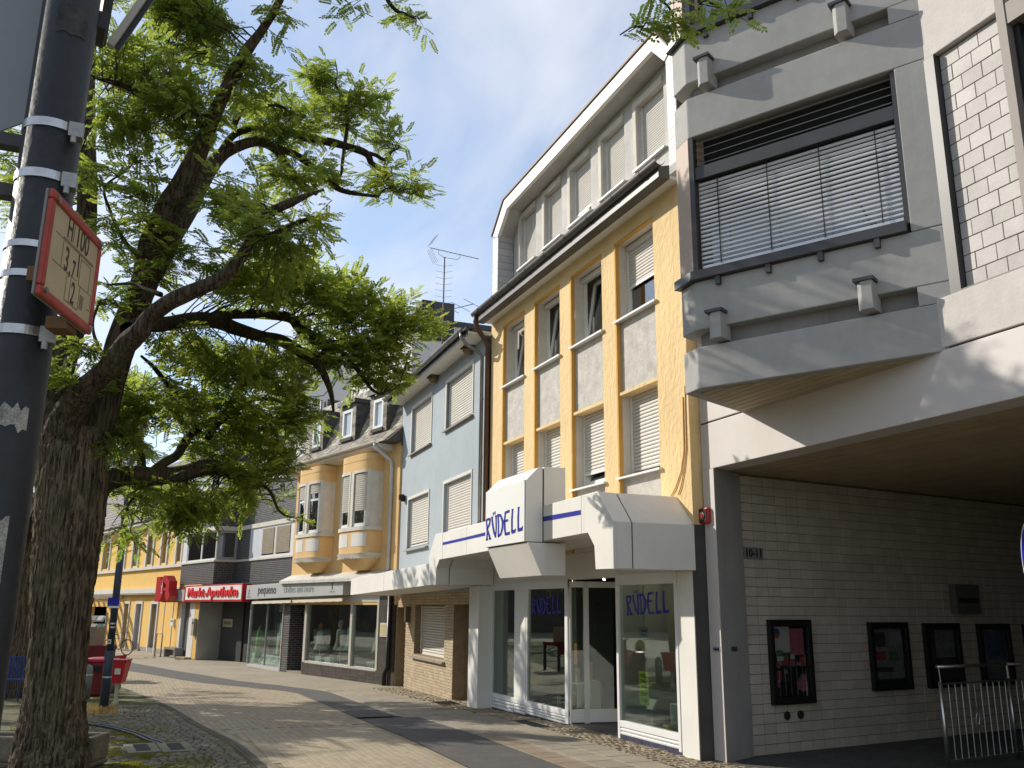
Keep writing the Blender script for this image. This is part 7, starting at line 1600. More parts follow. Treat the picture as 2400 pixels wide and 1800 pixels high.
CLUMPS = [(-10.56,0.14,8.89,0.51,0.34,0.9,1.2),(-10.55,-0.37,7.97,0.59,0.38,0.9,1.2),(-10.6,0.05,7.64,0.56,0.39,0.9,1.3),(-10.54,-0.6,7.43,0.45,0.31,0.7,1.2),(-10.42,0.74,8.18,0.45,0.37,0.6,1.0),(-10.08,1.04,8.83,0.14,0.29,0.5,0.8),(-12.5,1.19,8.81,0.51,0.36,0.7,1),(-10.98,-0.34,6.83,0.43,0.4,0.7,0.7),(-10.94,-0.77,6.83,0.3,0.32,0.6,0.6),(-11.12,-0.16,6.02,0.44,0.56,0.9,0.8),(-11.09,-0.62,6.1,0.24,0.3,0.6,0.5),(-10.51,0.78,6.61,0.48,0.45,0.9,0.9),(-12.74,1.66,8.97,0.41,0.43,0.6,0.9),(-12.98,2.13,10.04,0.37,0.42,0.5,1.1),(-12.85,2.71,9.73,0.37,0.32,0.5,1.1),(-12.9,2.32,9.4,0.49,0.35,0.6,1.0),(-12.89,3.13,9.2,0.37,0.26,0.5,1.0),(-12.7,3.57,8.34,0.28,0.29,0.4,1.0),(-12.81,3.04,8.35,0.4,0.33,0.5,0.9),(-12.83,2.24,8.34,0.42,0.29,0.6,0.8),(-12.54,1.63,7.94,0.52,0.37,0.7,1.0),(-10.03,1.16,5.99,0.51,0.34,0.9,1.1),(-10.03,1.66,6.3,0.26,0.2,0.6,0.9),(-11.0,0.89,5.81,0.6,0.42,1,1.2),(-11.86,1.7,6.05,0.72,0.43,1,1.4),(-12.48,2.55,6.12,0.65,0.41,0.8,1.5),(-12.6,3.29,6.12,0.49,0.31,0.6,1.4),(-12.69,3.86,6.05,0.28,0.26,0.4,1.0),(-12.74,3.21,5.68,0.56,0.39,0.6,1.2),(-12.74,2.44,5.52,0.73,0.38,0.8,1.3),(-12.76,3.17,5.21,0.5,0.33,0.6,1.2),(-12.63,1.66,5.08,0.64,0.46,0.9,1.2),(-12.18,0.93,4.95,0.61,0.43,0.9,1.0),(-11.66,0.36,4.98,0.52,0.38,0.9,0.9),(-12.04,0.23,4.33,0.59,0.39,0.9,1.1),(-11.92,-0.27,4.26,0.29,0.44,0.7,1.0),(-12.87,1.1,4.37,0.76,0.46,0.9,1.2),(-13.23,1.79,4.4,0.52,0.52,0.7,1.2),(-13.19,2.14,4.68,0.37,0.39,0.5,1.0),(-12.01,0.05,3.12,0.42,0.28,0.6,1.1),(-12.63,0.62,3.24,0.62,0.3,0.8,1.2),(-12.9,1.28,3.63,0.59,0.37,0.8,1.0),(-13.13,1.76,3.85,0.43,0.35,0.6,0.9),(-11.97,-0.12,2.66,0.21,0.22,0.5,0.7),(-10.99,-0.9,4.35,0.21,0.25,0.6,1.0),(-10.8,-0.7,4.58,0.25,0.22,0.5,1.0),(-13.05,0.66,3.06,0.53,0.28,0.7,1.2),(-13.2,1.33,3.34,0.36,0.29,0.5,0.9),(-13.2,2.12,3.11,0.12,0.16,0.2,0.4),(-13.22,1.81,3.31,0.18,0.19,0.2,0.4),(-11.63,-0.34,3.62,0.2,0.21,0.5,0.6),(-11.87,-0.14,3.94,0.31,0.33,0.6,1.0),(-12.7,0.73,3.86,0.4,0.24,0.6,1.0),(-10.85,-0.56,5.33,0.23,0.29,0.6,0.8),(-10.76,-0.87,8.2,0.41,0.38,0.7,0.8),(-10.81,-0.21,8.96,0.57,0.35,0.8,1.0),(-9.57,2.38,9.09,0.19,0.09,0.25,1.0),(-9.63,1.86,9.1,0.23,0.06,0.3,0.8),(-9.52,2.62,8.95,0.08,0.1,0.15,0.7),(-5.85,3.9,7.04,0.18,0.09,0.3,0.9),(-5.94,3.67,6.8,0.05,0.06,0.12,0.6),(-5.81,3.98,6.8,0.05,0.08,0.12,0.5),(-5.34,4.09,6.74,0.08,0.05,0.15,0.6),(-9.82,1.13,10.28,1.04,0.71,1.4,0.7),(-10.66,-0.09,10.4,1.07,0.74,1.4,0.7),(-12.19,-1.18,10.84,0.77,0.81,1.2,0.6),(-12.61,-1.65,7.82,0.52,1.38,1.2,0.6),(-12.32,-1.49,5.05,0.46,0.86,1.0,0.6),(-7.77,2.92,10.5,0.99,0.42,0.9,0.5),(-6.52,3.59,8.7,0.53,0.3,0.7,0.5)]

# ------------------------------------------------------------------ trees
def leaf_template(seed, pairs=8, simple=False):
    r = random.Random(seed); V, F = [], []
    def add(vs, fs):
        i = len(V); V.extend(vs); F.extend([tuple(i + k for k in f) for f in fs])
    def pos(t):                                        # arching midrib
        return Vector((t, 0.05 * math.sin(t * 2.5 + seed), -0.16 * t * t))
    if not simple:
        prev = None
        for k in range(5):
            a, b = pos(k / 5), pos((k + 1) / 5)
            add([(a.x, a.y - 0.006, a.z), (b.x, b.y - 0.006, b.z), (b.x, b.y + 0.006, b.z), (a.x, a.y + 0.006, a.z)], [(0, 1, 2, 3)])
    def leaflet(base, dr, ln, wd, roll):
        d = Vector(dr).normalized(); s = d.cross(Vector((0, 0, 1))).normalized(); u = s.cross(d)
        s = s * math.cos(roll) + u * math.sin(roll)
        fold = u * (-0.012)
        p = [base + d * (0.06 * ln), base + d * (0.30 * ln) + s * wd * 0.46, base + d * (0.72 * ln) + s * wd * 0.48, base + d * ln, base + d * (0.72 * ln) - s * wd * 0.48, base + d * (0.30 * ln) - s * wd * 0.46]
        if simple: add([tuple(base), tuple(p[1] + d * 0.1 * ln), tuple(p[3]), tuple(p[5] + d * 0.1 * ln)], [(0, 1, 2, 3)])
        else: add([tuple(q) for q in p], [(0, 1, 2, 3), (0, 3, 4, 5)])
    for k in range(pairs):
        t = 0.20 + 0.74 * k / (pairs - 1); b = pos(t)
        ln = 0.205 * (1 - 0.25 * abs(t - 0.55)) * r.uniform(0.88, 1.12); wd = 0.112 * r.uniform(0.9, 1.1)
        for sgn in (1, -1):
            leaflet(b, (0.45, sgn, r.uniform(-0.35, 0.12)), ln, wd, r.uniform(-0.4, 0.4))
    leaflet(pos(1.0), (1, 0.1, -0.3), 0.2, 0.11, 0)
    return np.array(V), F
LEAF = [leaf_template(s) for s in range(4)]
LEAF_S = [leaf_template(s, 6, True) for s in range(3)]
def leaf_mesh(name, mats, temps, m):
    allV, faces, base = [], [], 0
    for k, M in enumerate(mats):
        V, F = temps[k % len(temps)]; A = np.array(M)
        allV.append(V @ A[:3, :3].T + A[:3, 3])
        faces.append((base, F)); base += len(V)
    co = np.concatenate(allV)
    me = bpy.data.meshes.new(name)
    me.vertices.add(len(co)); me.vertices.foreach_set('co', co.astype(np.float32).ravel())
    li, ls, lt, n = [], [], [], 0
    cache = {}
    for b, F in faces:
        key = id(F)
        if key not in cache: cache[key] = (np.array([i for f in F for i in f]), np.array([len(f) for f in F]))
        idx, cnt = cache[key]
        li.append(idx + b); lt.append(cnt)
    li = np.concatenate(li); lt = np.concatenate(lt); ls = np.concatenate([[0], np.cumsum(lt)[:-1]])
    me.loops.add(len(li)); me.loops.foreach_set('vertex_index', li.astype(np.int32))
    me.polygons.add(len(lt)); me.polygons.foreach_set('loop_start', ls.astype(np.int32)); me.polygons.foreach_set('loop_total', lt.astype(np.int32))
    me.update(calc_edges=True)
    me.materials.append(m)
    return me
def frame_mat_(p, d, up_tilt, scale, roll):
    d = d.normalized(); z = Vector((0, 0, 1)); s = z.cross(d); s = s.normalized() if s.length > 1e-3 else Vector((1, 0, 0)); u = d.cross(s)
    M = Matrix(((d.x, s.x, u.x, 0), (d.y, s.y, u.y, 0), (d.z, s.z, u.z, 0), (0, 0, 0, 1))) @ Matrix.Rotation(roll, 4, 'X') @ Matrix.Scale(scale, 4)
    M.translation = p
    return M

def smooth_path(pts, sub=4):
    """Catmull-Rom through (x,y,z,r)."""
    P = [np.array(p) for p in pts]; out = []
    for k in range(len(P) - 1):
        p0, p1, p2, p3 = P[max(k - 1, 0)], P[k], P[k + 1], P[min(k + 2, len(P) - 1)]
        for j in range(sub):
            t = j / sub
            out.append(0.5 * ((2 * p1) + (-p0 + p2) * t + (2 * p0 - 5 * p1 + 4 * p2 - p3) * t * t + (-p0 + 3 * p1 - 3 * p2 + p3) * t ** 3))
    out.append(P[-1]); return out
def bark_tube(pts, sides, sub, ridge, wob=0.02, seed=0, freq=9.0):
    """A limb with furrowed bark: noise along the limb raises ridges that run with it."""
    Q = smooth_path(pts, sub); mb = MB(); n = len(Q); up = None; L = 0.0
    for k in range(n):
        p = Vector(Q[k][:3]); r = max(0.003, Q[k][3])
        t = (Vector(Q[min(k + 1, n - 1)][:3]) - Vector(Q[max(k - 1, 0)][:3])).normalized()
        up = t.orthogonal().normalized() if up is None else (up - t * up.dot(t)).normalized()
        sd = t.cross(up)
        if k: L += (p - Vector(Q[k - 1][:3])).length
        for a in range(sides):
            an = 2 * math.pi * a / sides; c_, s_ = math.cos(an), math.sin(an)
            f = 1.0
            if ridge > 0:
                v = Vector((c_ * freq * r * 1.6 + seed, s_ * freq * r * 1.6, L * 1.3))
                nz = noise.noise(v * 2.0 + Vector((0.25 * noise.noise(Vector((c_ * 3, s_ * 3, L * 3))), 0, 0)))
                f += ridge * (1 - 2.2 * abs(nz)) + ridge * 0.4 * noise.noise(Vector((c_ * 30 * r, s_ * 30 * r, L * 9)))
                f += wob * 2 * noise.noise(Vector((c_ * 1.2, s_ * 1.2, L * 0.9 + seed)))
            else:
                f += wob * 5 * noise.noise(Vector((c_ * 2, s_ * 2, L * 5 + seed)))
            mb.v.append(tuple(p + (up * c_ + sd * s_) * r * f))
    for k in range(n - 1):
        for a in range(sides):
            b = (a + 1) % sides
            mb.f.append((k * sides + a, k * sides + b, (k + 1) * sides + b, (k + 1) * sides + a))
    mb.f.append(tuple((n - 1) * sides + a for a in range(sides)))
    return mb
bark = bark_mat('locust_bark', (0.026, 0.020, 0.014), (0.20, 0.155, 0.105), 0.25)
bark_up = bark_mat('branch_bark', (0.016, 0.012, 0.009), (0.065, 0.052, 0.037), 0.6)
bark_mid = bark_mat('upper_bark_shade', (0.020, 0.015, 0.011), (0.125, 0.095, 0.066), 0.3)  # darker copy of the trunk bark, shade on the upper limbs painted in
leaf_m = leaf_mat('locust_leaf', (0.085, 0.13, 0.033), (0.35, 0.49, 0.075), 0.58)
twig_m = mat('twig', (0.05, 0.04, 0.03), 0.9, 0.2, 5)
VIEW = Vector((-0.923, 0.385, 0)); RIGHT = Vector((0.385, 0.923, 0))

lt_ = thing('locust_tree', 'big locust tree with furrowed trunk and feathery leaves leaning over the street', 'tree', (BRANCHES[0][1][0][0], BRANCHES[0][1][0][1], -0.05), world=True)
skeleton = []
for nm, pts in BRANCHES:
    big = pts[0][3] > 0.15
    sides = 110 if nm == 'trunk' else (56 if nm in ('leader', 'left_stem', 'arm') else (22 if pts[0][3] > 0.06 else 9))
    sub = 26 if nm == 'trunk' else (10 if nm in ('leader', 'left_stem', 'arm') else 5)
    ridge = 0.10 if nm == 'trunk' else (0.07 if nm in ('leader', 'left_stem') else (0.05 if pts[0][3] > 0.06 else 0))
    if nm == 'trunk':
        pts = [(p[0], p[1], p[2], p[3] * 0.86) for p in pts]
        p0 = pts[0]; pts = [(p0[0] - 0.01, p0[1] - 0.01, -0.3, p0[3] * 1.15)] + pts
    elif nm in ('leader', 'left_stem', 'arm', 'limb', 'low'): pts = [(p[0], p[1], p[2], p[3] * 0.88) for p in pts]
    o = bark_tube(pts, sides, sub, ridge, 0.03, seed=len(skeleton) * 0.37, freq=17.0 if nm == 'trunk' else 11.0).build('trunk' if nm == 'trunk' else 'branch', bark if nm == 'trunk' else (bark_mid if big else bark_up), lt_, smooth=True)
    for q in smooth_path(pts, 4): 
        if q[3] < 0.16: skeleton.append(q)
SK = np.array([s[:3] for s in skeleton])
leaf_rng = random.Random(3)
def clump_leaves(clumps, size, density, rng, twigs, SKp, max_link=1.3, leaves_per=(7, 11)):
    out = []
    for (cx, cy, cz, rx, rz, dd, w) in clumps:
        n = max(2, int(density * w * rx * rz * (0.7 + 0.5 * dd)))
        for _ in range(n):
            while True:
                a, b, c_ = rng.uniform(-1, 1), rng.uniform(-1, 1), rng.uniform(-1, 1)
                if a * a + b * b + c_ * c_ < 1: break
            rx_, rz_ = max(0.06, rx - 0.10), max(0.05, rz - 0.09)
            q = Vector((cx, cy, cz)) + RIGHT * a * rx_ + VIEW * c_ * dd * 0.8 + Vector((0, 0, b * rz_))
            dist = np.linalg.norm(SKp - np.array(q), axis=1); j = int(dist.argmin()); bpt = Vector(SKp[j])
            d = q - bpt; ln = rng.uniform(0.3, 0.55)
            if d.length < 0.05: d = Vector((rng.uniform(-1, 1), rng.uniform(-1, 1), 0.3))
            dirn = (d.normalized() * 0.7 + RIGHT * rng.uniform(-0.6, 0.6) + VIEW * rng.uniform(-0.6, 0.6) + Vector((0, 0, rng.uniform(-0.1, 0.35)))).normalized()
            st = q - dirn * ln * 0.5
            mid = st + dirn * ln * 0.5 + Vector((0, 0, 0.03)); en = st + dirn * ln + Vector((0, 0, -0.02))
            if dist[j] < max_link and rng.random() < 0.4: twigs.append(([bpt, bpt.lerp(st, 0.5) + Vector((rng.uniform(-.06, .06), rng.uniform(-.06, .06), rng.uniform(-0.02, 0.08))), st, mid, en], 0.011))
            else: twigs.append(([st, mid, en], 0.006))
            k = rng.randint(*leaves_per)
            for i in range(k):
                t = (i + 0.6) / k; p = st.lerp(mid, t * 2) if t < 0.5 else mid.lerp(en, t * 2 - 1)
                sd = dirn.cross(Vector((0, 0, 1))); sd = sd.normalized() if sd.length > 1e-3 else RIGHT
                sg = 1 if i % 2 else -1
                dl = dirn * rng.uniform(0.25, 0.8) + sd * sg * rng.uniform(0.5, 1.0) + Vector((0, 0, rng.uniform(-0.45, 0.3)))
                if i == k - 1: dl = dirn
                out.append(frame_mat_(p, dl, 0, size * rng.uniform(0.72, 1.2), rng.gauss(0, 0.45)))
    return out
twigs = []
LV = clump_leaves(CLUMPS, 0.205, 170.0, leaf_rng, twigs, SK)

LV.sort(key=lambda M: (M.translation - CAM).length if ((M.translation - CAM).normalized().dot(VIEW) > 0.6) else 99)
single = [leaf_mesh('leaf', [Matrix.Identity(4)], [LEAF[k]], leaf_m) for k in range(4)]
cand = [M for M in LV if -0.2 < (M.translation - CAM).normalized().z < 0.62]
for k, M in enumerate(LV[:300]): link('leaf', single[k % 4], lt_, mw=M)
link('foliage', leaf_mesh('foliage', LV[300:], LEAF, leaf_m), lt_, kind='stuff')
mb = MB()
for pts, r in twigs: mb.tube(pts, [r * (1 - 0.75 * k / (len(pts) - 1)) for k in range(len(pts))], 3, caps=False)
me = bpy.data.meshes.new('twigs'); me.from_pydata(mb.v, [], mb.f); me.materials.append(twig_m); link('twigs', me, lt_, kind='stuff')

def plaza_tree(nm, lab, x, y, h_trunk, r_trunk, crown, seed, dens=5.0, size=0.3, group=None):
    """A free-standing locust of the plaza: trunk, forked limbs, leaf sprays round the limbs."""
    rg = random.Random(seed); z0 = gz(x)
    t = thing(nm, lab, 'tree', (x, y, z0), world=True, group=group)
    cx, cy, cz, cr, ch = crown
    tr = [(x, y, z0 - 0.2, r_trunk * 1.25), (x + 0.03, y, z0 + 0.5, r_trunk), (x - 0.05, y + 0.05, z0 + h_trunk * 0.6, r_trunk * 0.9), (x + (cx - x) * 0.15, y + (cy - y) * 0.15, z0 + h_trunk, r_trunk * 0.8)]
    bark_tube(tr, 40, 10, 0.07, 0.04, seed).build('trunk', bark, t, smooth=True)
    sk = []; base = tr[-1]
    for k in range(8):
        a = 2 * math.pi * k / 8 + rg.uniform(-0.3, 0.3); rr_ = cr * rg.uniform(0.5, 0.9); zz = cz + ch * rg.uniform(-0.7, 0.7)
        e = (cx + math.cos(a) * rr_, cy + math.sin(a) * rr_, zz, 0.02)
        m1 = tuple(base[i] + (e[i] - base[i]) * 0.4 + rg.uniform(-0.2, 0.2) for i in range(2)) + (base[2] + (e[2] - base[2]) * 0.55, r_trunk * 0.35)
        br = [(base[0], base[1], base[2] - 0.2, r_trunk * 0.5), m1, e]
        bark_tube(br, 12, 6, 0, 0.03, seed + k).build('branch', bark_up, t, smooth=True)
        sk += smooth_path(br, 6)
    cl = []
    for k in range(46):
        a = rg.uniform(0, 6.28); q = math.sqrt(rg.random()) * cr; b = rg.uniform(-1, 1)
        s = math.sqrt(max(0.05, 1 - b * b * 0.8))
        cl.append((cx + math.cos(a) * q * s, cy + math.sin(a) * q * s, cz + ch * b, rg.uniform(0.5, 1.0), rg.uniform(0.25, 0.5), rg.uniform(0.5, 1.0), 1.0))
    tw = []
    L = clump_leaves(cl, size, dens * 3.2, rg, tw, np.array([s[:3] for s in sk]), 1.5, (8, 12))
    link('foliage', leaf_mesh('foliage', L, LEAF_S if dens < 7 else LEAF, leaf_m), t, kind='stuff')
    mb = MB()
    for pts, r in tw: mb.tube(pts, [r * 1.3 * (1 - 0.7 * k / (len(pts) - 1)) for k in range(len(pts))], 3, caps=False)
    me = bpy.data.meshes.new('twigs'); me.from_pydata(mb.v, [], mb.f); me.materials.append(twig_m); link('twigs', me, t, kind='stuff')
    return t
plaza_tree('plaza_tree', 'slimmer tree standing just behind the big locust trunk and flower trough', -24.9, -2.2, 3.6, 0.30, (-24.6, -3.6, 6.2, 4.6, 1.6), 21, 22.0, 0.27)
plaza_tree('plaza_tree', 'plaza tree hidden behind the big trunk, farther down the street', -31.0, -7.5, 3.4, 0.26, (-31.5, -7.5, 6.0, 3.2, 1.8), 22, 4.5, 0.3)
plaza_tree('plaza_tree', 'plaza tree out of the picture, seen only mirrored in the shop windows, nearer one', -21.5, -11.0, 3.4, 0.26, (-21.5, -11.0, 6.3, 3.4, 1.9), 23, 4.5, 0.3)
plaza_tree('plaza_tree', 'plaza tree out of the picture, seen only mirrored in the shop windows, farther one', -39.0, -16.0, 3.4, 0.26, (-39.0, -16.0, 6.0, 4.2, 2.2), 24, 4.0, 0.34)
for q, lab in (((-33.5, -13.0, 31), 'plaza tree mirrored in the panes, between the two other mirrored trees'), ((-49.0, -10.5, 32), 'plaza tree mirrored in the panes, before the added dark block'), ((-57.0, -15.0, 33), 'plaza tree mirrored in the panes, farthest down the plaza')):
    plaza_tree('plaza_tree', lab, q[0], q[1], 3.2, 0.25, (q[0], q[1], 5.6, 4.2, 2.4), q[2], 3.6, 0.36)
plaza_tree('plaza_tree', 'plaza tree left of the picture whose crown shades the road', -20.2, -6.4, 3.3, 0.26, (-23.6, -5.6, 6.0, 3.3, 1.3), 41, 14.0, 0.27)

# ------------------------------------------------------------------ pole with signs in the foreground
pole_m = mat('pole_dark', (0.017, 0.020, 0.023), 0.55, 0.25, 6, bump=0.2, bs=70, spec=0.4, spots=0.15)
grime = mat('sticker_remains', (0.30, 0.29, 0.27), 0.85, 0.45, 26, spots=0.4)
PX, PY, PR = -1.965, -0.243, 0.056
pt_ = thing('steel_pole', 'dark steel pole with metal bands and sticker remains in the foreground', 'pole', (PX, PY, 0))
MB().tube([(0, 0, 0), (0, 0, 3.6)], PR, 48).build('shaft', pole_m, pt_, smooth=True)
band_m = mat('steel_band', (0.5, 0.5, 0.5), 0.32, 0.2, 20, metal=0.9)
for z in (2.818, 2.703, 2.37):
    b_ = MB().tube([(0, 0, z - 0.0095), (0, 0, z + 0.0095)], PR + 0.0025, 48).build('band', band_m, pt_, smooth=False)
    link('buckle', MB().box(0.028, 0.052, 0.034, 0.062, z - 0.02, z + 0.012).mesh('buckle', mat('buckle_grey', (0.3, 0.3, 0.29), 0.5, 0.3, 30, metal=0.7)), b_)
    link('screw', MB().tube([(0.05, 0.045, z - 0.035), (0.05, 0.045, z - 0.018)], 0.006, 8).mesh('screw', MATS['buckle_grey']), b_)
for z in (2.549, 2.486): MB().tube([(0, 0, z - 0.007), (0, 0, z + 0.007)], PR + 0.002, 48).build('band', band_m, pt_)
def sticker(a0, a1, z0, z1, nm, m, n=10, off=0.0012, jag=0.0):
    """A sticker bent round the pole; angles in degrees from +x."""
    mb = MB(); r = PR + off; V = []
    for k in range(n + 1):
        a = R(a0 + (a1 - a0) * k / n); j0 = rnd.uniform(-jag, jag); j1 = rnd.uniform(-jag, jag)
        V.append(((r * math.cos(a), r * math.sin(a), z0 + j0), (r * math.cos(a), r * math.sin(a), z1 + j1)))
    for (a, b), (c_, d) in zip(V, V[1:]): mb.poly([a, c_, d, b])
    return mb.build(nm, m, pt_)
fa = math.degrees(math.atan2(-PY, -PX))      # towards the camera
sticker(fa - 75, fa + 22, 1.895, 2.0, 'sticker', grime, 14, jag=0.012)
sticker(fa - 60, fa + 30, 2.172, 2.215, 'sticker', grime, 12, 0.0010, 0.010)
sticker(fa - 25, fa + 40, 3.03, 3.10, 'sticker', mat('sticker_dull', (0.045, 0.048, 0.05), 0.8, 0.5, 30), 10, 0.001, 0.004)
sticker(fa - 90, fa - 34, 2.135, 2.235, 'sticker', mat('sticker_pale', (0.5, 0.52, 0.48), 0.7, 0.1, 8), 8, 0.0014)
sticker(fa - 90, fa + 28, 1.672, 1.73, 'sticker', mat('sticker_red', (0.55, 0.04, 0.02), 0.5, 0.15, 10), 12, 0.0016)
sticker(fa - 30, fa + 12, 1.680, 1.722, 'sticker', mat('sticker_black', (0.02, 0.02, 0.02), 0.6), 8, 0.0022, 0.004)
# hydrant sign: red rim, cream face with digits
TLp, TRp = Vector((-1.692, -0.199, 0)), Vector((-1.930, -0.123, 0)); zt = 2.580; Wd = (TRp - TLp).length; Hd = 0.203
hs = thing('hydrant_sign', 'small hydrant sign with red rim and figures H100, 3,7 and 2 on the pole', 'sign', (TLp.x, TLp.y, zt - Hd), math.atan2(TRp.y - TLp.y, TRp.x - TLp.x) )
sign_red2 = mat('hydrant_red', (0.34, 0.05, 0.04), 0.5, 0.18, 14, streak=0.3, streak_col=(0.40, 0.16, 0.11)); cream = mat('hydrant_cream', (0.46, 0.385, 0.25), 0.55, 0.10, 10, streak=0.25)
MB().box(0, Wd, 0.004, 0.010, 0, Hd).build('back_plate', mat('plate_backside', (0.2, 0.2, 0.19), 0.6, 0.1, 8), hs, bevel=0.003)
f = 0.019
MB().box(0, Wd, -0.006, 0.004, 0, f).box(0, Wd, -0.006, 0.004, Hd - f, Hd).box(0, f, -0.006, 0.004, f, Hd - f).box(Wd - f * 0.6, Wd, -0.006, 0.004, f, Hd - f).build('rim', sign_red2, hs, bevel=0.004)
MB().box(f, Wd - f * 0.6, -0.0012, 0.0035, f, Hd - f).build('face', cream, hs)
ink = mat('hydrant_ink', (0.06, 0.045, 0.035), 0.7, 0.3, 30); faint = mat('hydrant_faint_ink', (0.22, 0.17, 0.11), 0.7, 0.2, 30)
def S_(a, b): return a * Wd, (1 - b) * Hd
def htext(s_, a, b, size, fx, m=ink):
    x, z = S_(a, b); text(s_, size, m, hs, x, -0.0016, z, 0.0003, fx, 0, 0.0006)
htext('H', 0.40, 0.285, 0.062, 0.62); htext('100', 0.64, 0.285, 0.062, 0.72); htext('3', 0.40, 0.60, 0.068, 0.62); htext(',', 0.475, 0.60, 0.05, 0.7); htext('7', 0.54, 0.60, 0.048, 0.6); htext('2', 0.58, 0.845, 0.062, 0.62)
def hline(a0, b0, a1, b1, w, m=faint, nm='line', y0=-0.0019):
    x0, z0 = S_(a0, b0); x1, z1 = S_(a1, b1); stroke_poly(MB(), [(x0, z0), (x1, z1)], w, y0, -0.0013).build(nm, m, hs)
hline(0.30, 0.32, 0.89, 0.32, 0.0055, mat('hydrant_bar', (0.2, 0.16, 0.11), 0.7)); hline(0.615, 0.335, 0.625, 0.56, 0.0045, ink)
for (a0, b0, a1, b1) in ((0.66, 0.36, 0.86, 0.36), (0.66, 0.62, 0.86, 0.62), (0.66, 0.36, 0.66, 0.62), (0.86, 0.36, 0.86, 0.62), (0.16, 0.33, 0.30, 0.33), (0.16, 0.60, 0.62, 0.60), (0.44, 0.60, 0.44, 0.86), (0.44, 0.86, 0.70, 0.86), (0.70, 0.62, 0.70, 0.86), (0.31, 0.34, 0.31, 0.60), (0.87, 0.62, 0.93, 0.62), (0.93, 0.62, 0.93, 0.78), (0.87, 0.78, 0.93, 0.78), (0.52, 0.60, 0.52, 0.86), (0.47, 0.10, 0.47, 0.29)): hline(a0, b0, a1, b1, 0.0014)
x, z = S_(0.755, 0.83); MB().box(x - 0.008, x + 0.008, -0.0019, -0.0013, z, z + 0.028).build('small_mark', faint, hs)
for a, b in ((0.09, 0.07), (0.95, 0.05), (0.08, 0.93), (0.95, 0.95)):
    x, z = S_(a, b); MB().tube([(x, -0.0062, z), (x, -0.010, z)], 0.0055, 10).build('screw', MATS['buckle_grey'], hs)
for bx in ((Wd - 0.08, Wd - 0.01, 0.0101, 0.10, 0.085, 0.115), (Wd - 0.085, Wd - 0.035, 0.0101, 0.05, -0.012, 0.012)): MB().box(*bx).build('bracket', mat('bracket_rust', (0.16, 0.08, 0.035), 0.7, 0.2, 9), hs)
# back of a big sign plate left of the pole, with its clamps
az_p = math.atan2(PY, PX)
bs_ = thing('sign_plate_back', 'stained grey back of a large sign plate behind the pole, top left', 'sign', (-2.06, -0.42, 2.86), az_p - R(90) - R(8))
plate_m = mat('sign_back_grey', (0.20, 0.215, 0.22), 0.45, 0.12, 2.2, metal=0.35, streak=0.75, streak_col=(0.07, 0.075, 0.045))
MB().prism_y([(-0.16, 0.08), (-0.15, 0.02), (-0.11, -0.015), (0.05, -0.02), (0.12, 0.03), (0.13, 0.9), (-0.16, 0.9)], 0.0, 0.006).build('plate', plate_m, bs_)
for z in (2.818, 2.703): MB().box(-0.10, 0.13, -0.035, -0.002, z - 2.86 - 0.014, z - 2.86 + 0.014).build('clamp_rail', mat('clamp_dark', (0.06, 0.06, 0.06), 0.5, 0.2, 20, metal=0.5), bs_)
# black bracket with a bright strut above
br_ = thing('pole_bracket', 'black bracket with a slanting pale strut at the top of the pole', 'bracket', (-2.03, -0.205, 3.10), az_p + math.pi)
st = [Vector((-2.095, -0.172, 3.135)), Vector((-2.35, 0.12, 3.75))]
def wl(p): return tuple(br_.matrix_basis.inverted() @ Vector(p))
br_.matrix_basis = Matrix.Translation((-2.03, -0.205, 3.10)) @ Matrix.Rotation(az_p + math.pi, 4, 'Z')
MB().box(-0.02, 0.05, -0.030, 0.03, 0.005, 0.05).build('socket', black_frame, br_, bevel=0.003)
MB().bar(wl((-2.09, -0.190, 3.13)), wl((-2.10, -0.172, 3.75)), 0.022, 0.022).build('strut', black_frame, br_)
MB().bar(wl((-2.094, -0.166, 3.135)), wl((-2.097, -0.055, 3.42)), 0.016, 0.016).build('strut', mat('strut_pale', (0.42, 0.40, 0.35), 0.5, 0.1, 10), br_, label='pale slanting strut')
MB().bar(wl((-2.099, -0.153, 3.135)), wl((-2.102, -0.042, 3.42)), 0.007, 0.016).build('strut', black_frame, br_)

# ------------------------------------------------------------------ things on the plaza
lp = thing('street_lamp', 'slim dark blue street lamp post with a blue sign plate by the drain', 'street lamp', (-19.83, -0.18, gz(-19.83)))
lamp_m = mat('lamp_post_blue', (0.035, 0.05, 0.075), 0.45, 0.15, 5, spec=0.4)
MB().tube([(0, 0, 0), (0, 0, 1.1), (0, 0, 1.12)], [0.085, 0.085, 0.075], 16).build('base', lamp_m, lp, smooth=True); MB().tube([(0, 0, 1.12), (0, 0, 3.7)], 0.068, 16).build('shaft', lamp_m, lp, smooth=True); MB().tube([(0, 0, 3.7), (0, 0, 3.78), (0, 0, 3.9), (0, 0, 5.2)], [0.085, 0.085, 0.055, 0.05], 16).build('upper_shaft', lamp_m, lp, smooth=True)
MB().tube([(0, 0, 5.2), (0, 0, 5.25), (0, 0, 5.6), (0, 0, 5.66)], [0.10, 0.16, 0.26, 0.28], 16).build('lantern', mat('lantern_glass', (0.5, 0.5, 0.48), 0.3), lp); MB().tube([(0, 0, 5.661), (0, 0, 5.72), (0, 0, 5.8)], [0.30, 0.26, 0.05], 16).build('lantern_cap', lamp_m, lp)
for z in (0.62, 1.55, 1.62): MB().tube([(0, 0, z), (0, 0, z + 0.03)], 0.0875 if z < 1.1 else 0.071, 16).build('clip', band_m, lp)
ls = thing('blue_sign_plate', 'small blue sign plate with white edge strapped to the lamp post', 'sign', (-19.83 + 0.08, -0.18 - 0.03, gz(-19.83) + 1.93), math.atan2(-0.18, -19.83) + R(90) + math.pi)
